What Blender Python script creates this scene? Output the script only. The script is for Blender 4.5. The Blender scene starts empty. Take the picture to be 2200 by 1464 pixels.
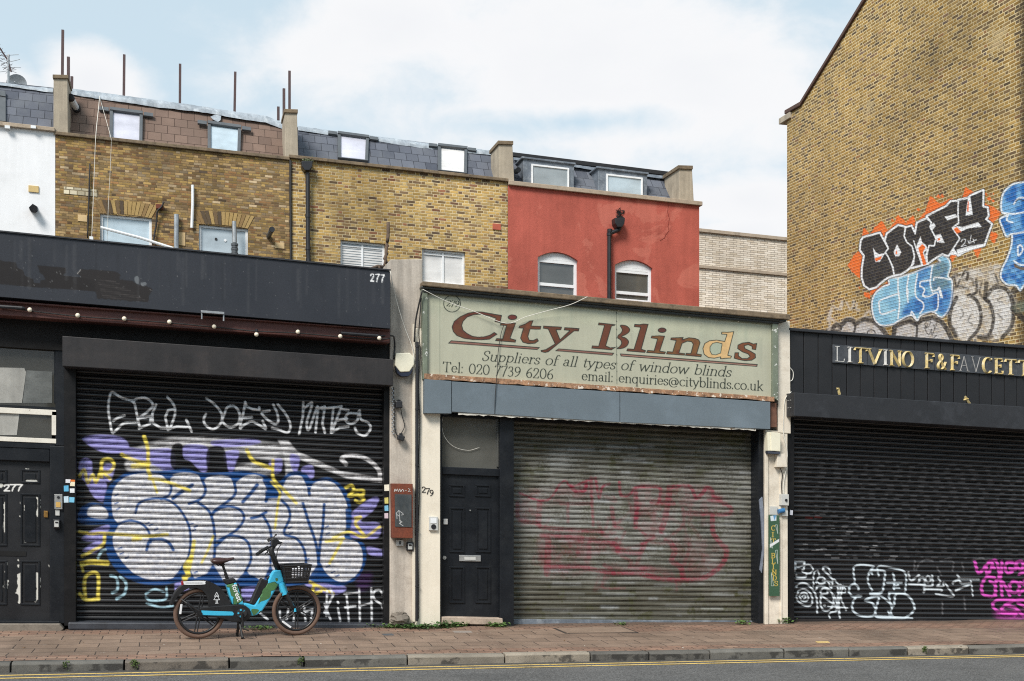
EXPO = 0.5
import bpy, bmesh, math, random
import numpy as np
from mathutils import Vector, Matrix
random.seed(7); np.random.seed(7)
SC = bpy.context.scene; COL = SC.collection
# ---------------------------------------------------------------- camera geometry (photo is 2200 x 1464)
F = 2523.0; CX = 1100.0; YH = 1060.0; TH = math.atan(0.276)
CT, ST = math.cos(TH), math.sin(TH); CY, CZ = -16.0, 1.856
SLX, SLY = -0.0348, 0.0206          # the street falls to the right; courses follow it
def ray(px, py):
    a = (px-CX)/F; b = (YH-py)/F
    return (a*CT+ST, CT-a*ST, b)
def P(px, py, Y=0.0):               # point of a wall plane y = Y
    d = ray(px, py); t = (Y-CY)/d[1]
    return Vector((d[0]*t, Y, CZ+d[2]*t))
def PX(px, py, X):                  # point of a side wall plane x = X
    d = ray(px, py); t = X/d[0]
    return Vector((X, CY+d[1]*t, CZ+d[2]*t))
def proj(V):
    V = np.asarray(V, dtype=np.float64)
    xr = V[:,0]*CT-(V[:,1]-CY)*ST; yr = V[:,0]*ST+(V[:,1]-CY)*CT
    return CX+F*xr/yr, YH-F*(V[:,2]-CZ)/yr
def XW(px, py, Y):
    p = P(px, py, Y); return p.x, p.z-SLX*p.x
def fit(pts, Y):
    q = [P(x, y, Y) for x, y in pts]
    return np.polyfit([p.x for p in q], [p.z for p in q], 1)
KY = -2.4
kf = fit([(0,1354),(435,1351),(1010,1345),(1640,1338),(2200,1335)], 0)
kk = fit([(0,1420),(435,1416),(1010,1403),(1600,1394),(2200,1384)], KY)
def zf(x): return kf[0]*x+kf[1]
def zk(x): return kk[0]*x+kk[1]
def zg(x, y):                       # pavement height
    t = min(max(-y/-KY, -0.3), 1.0); return zf(x)+(zk(x)-zf(x))*t
def zr(x, y): return zk(x)-0.105+0.012*max(0, (KY-0.14)-y) - 0.0008*max(0, (KY-0.14)-y)**2
def GP(px, py, fz=None):            # ray to pavement / road
    fz = fz or zg
    d = ray(px, py); t = 12.0
    for _ in range(60):
        x, y = d[0]*t, CY+d[1]*t
        t += (CZ+d[2]*t-fz(x, y))/(-d[2])*0.8
    return Vector((d[0]*t, CY+d[1]*t, CZ+d[2]*t))
# ---------------------------------------------------------------- objects
WLOC = {}
def tag(o, label=None, cat=None, group=None, kind=None):
    if label: o['label'] = label
    if cat: o['category'] = cat
    if group: o['group'] = group
    if kind: o['kind'] = kind
    return o
def thing(name, loc, label, cat, group=None):
    o = bpy.data.objects.new(name, None); COL.objects.link(o)
    o.location = Vector(loc); o.empty_display_size = 0.1; WLOC[o.name] = Vector(loc)
    return tag(o, label, cat, group)
class MB:
    def __init__(s): s.v = []; s.f = []
    def add(s, vs, fs):
        b = len(s.v); s.v += [tuple(v) for v in vs]; s.f += [tuple(i+b for i in f) for f in fs]
    def prism(s, pts, d):           # polygon extruded by vector
        d = Vector(d); n = len(pts); pts = [Vector(p) for p in pts]
        s.add(pts+[p+d for p in pts], [tuple(range(n)), tuple(range(2*n-1, n-1, -1))]+[(i, n+i, n+(i+1) % n, (i+1) % n) for i in range(n)])
    def box(s, x0, x1, y0, y1, z0, z1):
        s.prism([(x0,y0,z0),(x1,y0,z0),(x1,y0,z1),(x0,y0,z1)], (0, y1-y0, 0))
    def fp(s, pts, Yf, Yb):         # outline in photo pixels on plane Yf, extruded back to Yb
        s.prism([P(x, y, Yf) for x, y in pts], (0, Yb-Yf, 0))
    def fr(s, xl, yt, xr, yb, Yf, Yb):   # facade rectangle: left edge given, right follows the street's fall
        X0, W1 = XW(xl, yt, Yf); X1, _ = XW(xr, yt, Yf); _, W0 = XW(xl, yb, Yf)
        s.xw(X0, X1, W0, W1, Yf, Yb)
    def xw(s, X0, X1, W0, W1, Yf, Yb):
        g = lambda x, w: (x, Yf, w+SLX*x)
        s.prism([g(X0,W1), g(X1,W1), g(X1,W0), g(X0,W0)], (0, Yb-Yf, 0))
    def tube(s, pts, r, n=8, caps=True):
        pts = [Vector(p) for p in pts]; m = len(pts); r = r if isinstance(r, (list, tuple)) else [r]*m
        ring = []; pu = None
        for i in range(m):
            t = (pts[min(i+1, m-1)]-pts[max(i-1, 0)]).normalized()
            if pu is None:
                u = t.cross(Vector((0,0,1)) if abs(t.z) < .9 else Vector((1,0,0))).normalized()
            else:
                u = (pu-t*pu.dot(t)).normalized()
            pu = u; w = t.cross(u)
            ring += [pts[i]+(u*math.cos(2*math.pi*k/n)+w*math.sin(2*math.pi*k/n))*r[i] for k in range(n)]
        fs = [(i*n+k, i*n+(k+1) % n, (i+1)*n+(k+1) % n, (i+1)*n+k) for i in range(m-1) for k in range(n)]
        if caps: fs += [tuple(range(n-1, -1, -1)), tuple((m-1)*n+k for k in range(n))]
        s.add(ring, fs)
    def ball(s, c, r, n=10, sx=1, sy=1, sz=1):
        vs = []; fs = []
        for i in range(n+1):
            for k in range(n):
                th = math.pi*i/n; ph = 2*math.pi*k/n
                vs.append((c[0]+r*sx*math.sin(th)*math.cos(ph), c[1]+r*sy*math.sin(th)*math.sin(ph), c[2]+r*sz*math.cos(th)))
        for i in range(n):
            for k in range(n): fs.append((i*n+k, i*n+(k+1) % n, (i+1)*n+(k+1) % n, (i+1)*n+k))
        s.add(vs, fs)
    def cyl(s, c, ax, r, L, n=16):
        ax = Vector(ax).normalized(); c = Vector(c); s.tube([c-ax*L/2, c+ax*L/2], r, n)
    def grid(s, A, nu, nv):         # A: array (nv, nu, 3)
        idx = lambda i, k: i*nu+k
        s.add(A.reshape(-1, 3).tolist(), [(idx(i,k), idx(i,k+1), idx(i+1,k+1), idx(i+1,k)) for i in range(nv-1) for k in range(nu-1)])
    def build(s, name, mat, parent=None, label=None, cat=None, group=None, kind=None, smooth=False, bevel=0, seg=2, recalc=True, paint=None, origin=None):
        me = bpy.data.meshes.new(name)
        V = np.array(s.v, dtype=np.float64)
        off = WLOC[parent.name] if parent else (Vector(origin) if origin is not None else Vector((V[:,0].mean(), V[:,1].mean(), V[:,2].min())))
        me.from_pydata((V-np.array(off)).tolist(), [], s.f); me.update()
        if recalc:
            bm = bmesh.new(); bm.from_mesh(me); bmesh.ops.recalc_face_normals(bm, faces=bm.faces); bm.to_mesh(me); bm.free()
        uvw(me, V)
        if paint is not None:
            at = me.color_attributes.new('paint', 'FLOAT_COLOR', 'POINT'); at.data.foreach_set('color', paint.astype(np.float32).ravel())
        if smooth: me.polygons.foreach_set('use_smooth', [True]*len(me.polygons))
        o = bpy.data.objects.new(name, me); COL.objects.link(o)
        if parent: o.parent = parent; WLOC[o.name] = WLOC[parent.name]
        else: o.location = off; WLOC[o.name] = Vector(off)
        me.materials.append(mat)
        if bevel:
            m = o.modifiers.new('bevel', 'BEVEL'); m.width = bevel; m.segments = seg; m.limit_method = 'ANGLE'; m.angle_limit = 0.6
        return tag(o, label, cat, group, kind)
def uvw(me, V):
    n = len(me.loops)
    li = np.empty(n, dtype=np.int64); me.loops.foreach_get('vertex_index', li)
    pn = np.empty(len(me.polygons)*3); me.polygons.foreach_get('normal', pn); pn = np.abs(pn.reshape(-1, 3))
    lt = np.empty(len(me.polygons), dtype=np.int64); me.polygons.foreach_get('loop_total', lt)
    ax = np.repeat(np.argmax(pn*np.array([1, 1.0, 1.2]), axis=1), lt)
    p = V[li]
    u = np.where(ax == 0, p[:,1], p[:,0])
    v = np.where(ax == 1, p[:,2]-SLX*p[:,0], np.where(ax == 0, p[:,2]-SLY*p[:,1], p[:,1]))
    uv = me.uv_layers.new(name='uv'); uv.data.foreach_set('uv', np.stack([u, v], 1).astype(np.float32).ravel())
def flat_panel(corn, nu, nv):       # bilinear grid over tl,tr,br,bl
    tl, tr, br, bl = [np.array(c) for c in corn]
    s = np.linspace(0, 1, nu)[None,:,None]; t = np.linspace(0, 1, nv)[:,None,None]
    return (tl*(1-s)+tr*s)*(1-t)+(bl*(1-s)+br*s)*t
# ---------------------------------------------------------------- materials
def lin(c):
    c = c/255.0
    return c/12.92 if c <= 0.04045 else ((c+0.055)/1.055)**2.4
def C(r, g, b): return (lin(r), lin(g), lin(b), 1.0)
class NB:
    def __init__(s, name):
        s.m = bpy.data.materials.new(name); s.m.use_nodes = True; s.nt = s.m.node_tree; s.nt.nodes.clear()
        s.o = s.n('ShaderNodeOutputMaterial'); s.b = s.n('ShaderNodeBsdfPrincipled'); s.nt.links.new(s.b.outputs[0], s.o.inputs[0])
        s._oc = None; s._uv = None
    def n(s, t, **k):
        x = s.nt.nodes.new(t)
        for a, v in k.items(): setattr(x, a, v)
        return x
    def put(s, sock, v):
        if v is None: return
        if isinstance(v, bpy.types.NodeSocket): s.nt.links.new(v, sock)
        else: sock.default_value = v
    def set(s, **k):
        for a, v in k.items(): s.put(s.b.inputs[a.replace('_', ' ')], v)
        return s
    def oc(s):
        if s._oc is None: s._oc = s.n('ShaderNodeTexCoord').outputs['Object']
        return s._oc
    def geo(s): return s.n('ShaderNodeNewGeometry').outputs['Position']
    def uv(s):
        if s._uv is None: s._uv = s.n('ShaderNodeUVMap', uv_map='uv').outputs[0]
        return s._uv
    def math(s, op, a, b=None, c=None, clamp=False):
        x = s.n('ShaderNodeMath', operation=op, use_clamp=clamp)
        s.put(x.inputs[0], a); s.put(x.inputs[1], b); s.put(x.inputs[2], c); return x.outputs[0]
    def mix(s, f, a, b, blend='MIX'):
        x = s.n('ShaderNodeMix', data_type='RGBA', blend_type=blend)
        s.put(x.inputs[0], f); s.put(x.inputs[6], a); s.put(x.inputs[7], b); return x.outputs[2]
    def scale(s, vec, v):
        x = s.n('ShaderNodeVectorMath', operation='MULTIPLY'); s.put(x.inputs[0], vec); x.inputs[1].default_value = v; return x.outputs[0]
    def noise(s, sc, det=4, ro=0.6, vec=None, out=0, dist=0):
        x = s.n('ShaderNodeTexNoise'); s.put(x.inputs['Vector'], vec if vec is not None else s.oc())
        x.inputs['Scale'].default_value = sc; x.inputs['Detail'].default_value = det; x.inputs['Roughness'].default_value = ro; x.inputs['Distortion'].default_value = dist
        return x.outputs[out]
    def step(s, f, a, b):            # smooth step a..b
        x = s.n('ShaderNodeMapRange', interpolation_type='SMOOTHSTEP'); s.put(x.inputs[0], f)
        x.inputs[1].default_value = a; x.inputs[2].default_value = b; return x.outputs[0]
    def rng(s, f, a, b, c, d):
        x = s.n('ShaderNodeMapRange'); s.put(x.inputs[0], f)
        for i, v in enumerate((a, b, c, d)): x.inputs[1+i].default_value = v
        return x.outputs[0]
    def ramp(s, f, stops, interp='LINEAR'):
        x = s.n('ShaderNodeValToRGB'); s.put(x.inputs[0], f); e = x.color_ramp; e.interpolation = interp
        while len(e.elements) < len(stops): e.elements.new(0.5)
        for el, (p, c) in zip(e.elements, stops): el.position = p; el.color = c
        return x.outputs[0]
    def sep(s, v):
        x = s.n('ShaderNodeSeparateXYZ'); s.put(x.inputs[0], v); return x.outputs
    def comb(s, a, b, c=0.0):
        x = s.n('ShaderNodeCombineXYZ'); s.put(x.inputs[0], a); s.put(x.inputs[1], b); s.put(x.inputs[2], c); return x.outputs[0]
    def white(s, v, col=False):
        x = s.n('ShaderNodeTexWhiteNoise', noise_dimensions='2D'); s.put(x.inputs['Vector'], v); return x.outputs['Color' if col else 'Value']
    def mul(s, col, f):              # colour times scalar
        return s.mix(1.0, col, s.comb(f, f, f), 'MULTIPLY')
    def bump(s, h, st=0.3, d=0.01):
        x = s.n('ShaderNodeBump'); s.put(x.inputs['Height'], h); x.inputs['Strength'].default_value = st; x.inputs['Distance'].default_value = d
        s.nt.links.new(x.outputs[0], s.b.inputs['Normal']); return x
    def paint(s, col, extra=None):
        a = s.n('ShaderNodeVertexColor', layer_name='paint')
        f = a.outputs['Alpha'] if extra is None else s.math('MULTIPLY', a.outputs['Alpha'], extra)
        return s.mix(f, col, a.outputs['Color'])
MATS = {}
def wm(name, rgb, rough=0.6, var=0.18, vs=1.6, fine=0.10, fs=45, bump=0.12, streak=0.0, chip=None, chipamt=0.62, metal=0.0, coat=0.0, spec=None, dirt=None, dirtamt=0.6):
    if name in MATS: return MATS[name]
    b = NB(name); c = C(*rgb)
    n1 = b.noise(vs, 5, 0.6); n2 = b.noise(fs, 4, 0.7)
    f = b.math('ADD', b.rng(n1, 0.25, 0.75, 1-var, 1+var), b.rng(n2, 0.25, 0.75, -fine, fine))
    if streak:
        n3 = b.noise(1.0, 5, 0.7, vec=b.scale(b.oc(), (9, 9, 0.5)))
        f = b.math('MULTIPLY', f, b.rng(n3, 0.35, 0.75, 1.0+streak*.3, 1-streak))
    col = b.mul(c, f)
    if dirt:
        col = b.mix(b.math('MULTIPLY', b.step(b.noise(vs*1.7, 6, 0.7), 0.45, 0.75), dirtamt), col, C(*dirt))
    if chip:
        m = b.step(b.noise(14, 5, 0.65), chipamt, chipamt+0.03)
        col = b.mix(m, col, C(*chip))
    b.set(Base_Color=col, Roughness=b.rng(n1, 0.3, 0.7, max(rough-0.1, 0.05), min(rough+0.1, 1.0)), Metallic=metal, Coat_Weight=coat)
    if spec is not None: b.set(Specular_IOR_Level=spec)
    if bump: b.bump(b.math('ADD', n2, b.math('MULTIPLY', n1, 0.6)), bump, 0.006)
    MATS[name] = b.m; return b.m
def brick(name, stops, mortar, h=0.075, st=0.225, hd=0.112, joint=0.011, mort_rough=0.3, dark=0.25, dscale=0.35, stain=(60,52,42), stainamt=0.35, flemish=True, paint=False, var=0.3, jit=1.0, extra=None):
    b = NB(name); u, v, _ = b.sep(b.uv())
    wob = b.math('MULTIPLY', b.math('SUBTRACT', b.noise(2.5, 3, 0.5, vec=b.uv()), 0.5), 0.012*jit)
    wob2 = b.math('MULTIPLY', b.math('SUBTRACT', b.noise(19, 3, 0.5, vec=b.uv()), 0.5), 0.010*jit)
    v = b.math('ADD', v, wob); u = b.math('ADD', u, wob2)
    vr = b.math('DIVIDE', v, h); row = b.math('FLOOR', vr)
    vf = b.math('MULTIPLY', b.math('FRACT', vr), h)
    p = st+hd if flemish else st
    sh = b.math('ADD', b.math('MULTIPLY', b.math('MODULO', row, 2.0), p*0.5), b.math('MULTIPLY', b.white(b.comb(row, 3.7)), 0.03*jit))
    u2 = b.math('ADD', b.math('ADD', u, sh), 100*p)
    ur = b.math('DIVIDE', u2, p); cell = b.math('FLOOR', ur); t = b.math('MULTIPLY', b.math('FRACT', ur), p)
    d = b.math('MINIMUM', t, b.math('SUBTRACT', p, t))
    idn = cell
    if flemish:
        d = b.math('MINIMUM', d, b.math('ABSOLUTE', b.math('SUBTRACT', t, st)))
        idn = b.math('ADD', b.math('MULTIPLY', cell, 2.0), b.math('LESS_THAN', t, st))
    d = b.math('MINIMUM', d, b.math('MINIMUM', vf, b.math('SUBTRACT', h, vf)))
    dn = b.math('ADD', d, b.math('MULTIPLY', b.math('SUBTRACT', b.noise(60, 3, 0.6, vec=b.uv()), 0.5), 0.006*jit))
    br = b.step(dn, joint*0.35, joint*0.75)
    rv = b.white(b.comb(idn, row), True); r1, r2, r3 = b.sep(rv)
    col = b.ramp(r1, stops)
    n1 = b.noise(90, 3, 0.7, vec=b.uv()); n0 = b.noise(dscale, 6, 0.65, vec=b.uv())
    col = b.mul(col, b.math('MULTIPLY', b.rng(r2, 0, 1, 1-var, 1+var), b.rng(n1, 0.25, 0.75, 0.72, 1.25)))
    mc = b.mul(C(*mortar), b.rng(b.noise(6, 4, 0.7, vec=b.uv()), 0.3, 0.7, 0.65, 1.15))
    patch = b.step(b.noise(0.8, 5, 0.7, vec=b.uv()), 0.42, 0.62)
    mc = b.mix(b.math('MULTIPLY', patch, mort_rough), mc, b.mul(col, 0.55))
    col = b.mix(br, mc, col)
    col = b.mix(b.math('MULTIPLY', b.step(n0, 0.45, 0.72), stainamt), col, C(*stain))
    col = b.mul(col, b.rng(n0, 0.3, 0.7, 1+dark*.4, 1-dark))
    if extra: col = extra(b, col, br)
    if paint:
        w = b.rng(b.noise(40, 4, 0.7, vec=b.uv()), 0.25, 0.6, 0.90, 1.0)
        w = b.math('MULTIPLY', w, b.rng(br, 0, 1, 0.93, 1.0)); col = b.paint(col, w)
    b.set(Base_Color=col, Roughness=0.9, Specular_IOR_Level=0.25)
    b.bump(b.math('ADD', br, b.math('MULTIPLY', n1, 0.4)), 0.7, 0.012)
    MATS[name] = b.m; return b.m
def painted(name, rgb, rough=0.5, var=0.15, vs=2.0, fine=0.06, bump=0.08, streak=0.0, spec=0.5, metal=0.0, extra=None, wear=0.0):
    b = NB(name); n1 = b.noise(vs, 6, 0.65); n2 = b.noise(50, 4, 0.7)
    f = b.math('ADD', b.rng(n1, 0.25, 0.75, 1-var, 1+var), b.rng(n2, 0.25, 0.75, -fine, fine))
    col = b.mul(C(*rgb), f)
    if extra: col = extra(b, col)
    col = b.paint(col, b.rng(n2, 0.28, 0.5, 1-wear, 1.0) if wear else None)
    if streak:
        n3 = b.noise(1.0, 5, 0.7, vec=b.scale(b.oc(), (7, 7, 0.4)))
        col = b.mul(col, b.rng(n3, 0.35, 0.75, 1.0+streak*.3, 1-streak))
    b.set(Base_Color=col, Roughness=b.rng(n1, 0.3, 0.7, rough-0.1, rough+0.1), Specular_IOR_Level=spec, Metallic=metal)
    if bump: b.bump(n2, bump, 0.005)
    return b.m
# ---------------------------------------------------------------- spray and brush painting on real surfaces (stored per vertex)
def smooth_pts(p, k=6, closed=False):
    p = np.asarray(p, float)
    if len(p) < 3: return p
    q = np.vstack([p[-1], p, p[0], p[1]]) if closed else np.vstack([2*p[0]-p[1], p, 2*p[-1]-p[-2]])
    out = []
    for i in range(1, len(q)-2):
        for t in np.arange(k)/k:
            a, b, c, d = q[i-1], q[i], q[i+1], q[i+2]
            out.append(0.5*((2*b)+(-a+c)*t+(2*a-5*b+4*c-d)*t*t+(-a+3*b-3*c+d)*t**3))
    if not closed: out.append(p[-1])
    return np.array(out)
def ss(x): x = np.clip(x, 0, 1); return x*x*(3-2*x)
class Canvas:
    def __init__(s, V):
        s.x, s.y = proj(V); n = len(s.x); s.c = np.zeros((n, 3)); s.a = np.zeros(n); s.tf(0, 0, 1)
    def tf(s, ox, oy, k): s.o = (ox, oy, k); return s
    def T(s, pts): p = np.asarray(pts, float); return np.stack([s.o[0]+p[:,0]/s.o[2], s.o[1]+p[:,1]/s.o[2]], 1)
    def noise(s, idx, sc, seed=0):
        x = s.x[idx]/sc; y = s.y[idx]/sc; i = np.floor(x).astype(int); j = np.floor(y).astype(int); fx = ss(x-i); fy = ss(y-j)
        def h(a, b):
            k = (a*374761393+b*668265263+seed*974634777) & 0xffffffff; k = ((k ^ (k >> 13))*1274126177) & 0xffffffff
            return ((k ^ (k >> 16)) & 0xffff)/65535.0
        return (h(i,j)*(1-fx)+h(i+1,j)*fx)*(1-fy)+(h(i,j+1)*(1-fx)+h(i+1,j+1)*fx)*fy
    def over(s, idx, cov, col):
        col = np.array([lin(v) for v in col]) if np.ndim(col) == 1 else col
        a0 = s.a[idx]; oa = cov+a0*(1-cov); m = np.maximum(oa, 1e-6)[:,None]
        s.c[idx] = (col*cov[:,None]+s.c[idx]*(a0*(1-cov))[:,None])/m; s.a[idx] = oa
    def near(s, p, r):
        lo = p.min(0)-r; hi = p.max(0)+r
        return np.nonzero((s.x > lo[0]) & (s.x < hi[0]) & (s.y > lo[1]) & (s.y < hi[1]))[0]
    def dist(s, idx, p, hw):
        X = s.x[idx]; Y = s.y[idx]; best = np.full(len(idx), 1e9)
        for k in range(len(p)-1):
            a = p[k]; b = p[k+1]; d = b-a; L = d@d
            t = np.clip(((X-a[0])*d[0]+(Y-a[1])*d[1])/max(L, 1e-9), 0, 1)
            e = np.hypot(X-a[0]-t*d[0], Y-a[1]-t*d[1])-(hw[k] if np.ndim(hw) else hw)
            best = np.minimum(best, e)
        return best
    def stroke(s, pts, w, col, soft=0.9, alpha=1.0, smooth=True, nib=None, grain=0.0, seed=1, raw=False):
        p = np.asarray(pts, float) if raw else s.T(pts)
        if smooth and len(p) > 2: p = smooth_pts(p)
        hw = w/2
        if nib:
            d = np.diff(p, axis=0); ang = np.abs(d[:,1])/np.maximum(np.hypot(d[:,0], d[:,1]), 1e-9); hw = (nib+(w-nib)*ang)/2
        idx = s.near(p, w/2+soft*2+1)
        if not len(idx): return
        cov = alpha*ss(0.5-s.dist(idx, p, hw)/(2*soft))
        if grain: cov = cov*(1-grain*ss((s.noise(idx, 2.3, seed)*0.6+s.noise(idx, 9, seed+1)*0.4-0.35)*3))
        s.over(idx, cov, col)
    def poly(s, pts, col, soft=0.9, alpha=1.0, smooth=False, grow=0.0, grain=0.0, gs=9, seed=2, raw=False, rough=0.0, shade=None):
        p = np.asarray(pts, float) if raw else s.T(pts)
        if smooth: p = smooth_pts(p, 5, True)
        idx = s.near(p, soft*2+grow+1+rough*3)
        if not len(idx): return
        X = s.x[idx]; Y = s.y[idx]; ins = np.zeros(len(idx), bool); q = np.vstack([p, p[:1]])
        for k in range(len(p)):
            (x0, y0), (x1, y1) = q[k], q[k+1]
            if y0 == y1: continue
            ins ^= ((y0 > Y) != (y1 > Y)) & (X < (x1-x0)*(Y-y0)/(y1-y0)+x0)
        d = s.dist(idx, q, 0.0); d = np.where(ins, -d, d)-grow
        if rough: d = d+rough*(s.noise(idx, 3.5, seed)+s.noise(idx, 11, seed+5)-1.0)*2
        cov = alpha*ss(0.5-d/(2*soft))
        if grain: cov = cov*(1-grain*ss((s.noise(idx, 2.3, seed)*0.4+s.noise(idx, gs, seed+1)*0.6-0.35)*3))
        if shade is not None:
            c0 = np.array([lin(v) for v in col]); c1 = np.array([lin(v) for v in shade]); t = ss(s.noise(idx, gs, seed+9)*1.6-0.3)[:,None]
            s.over(idx, cov, c0*(1-t)+c1*t)
        else: s.over(idx, cov, col)
    def out(s): return np.concatenate([s.c, s.a[:,None]], 1)
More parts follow.
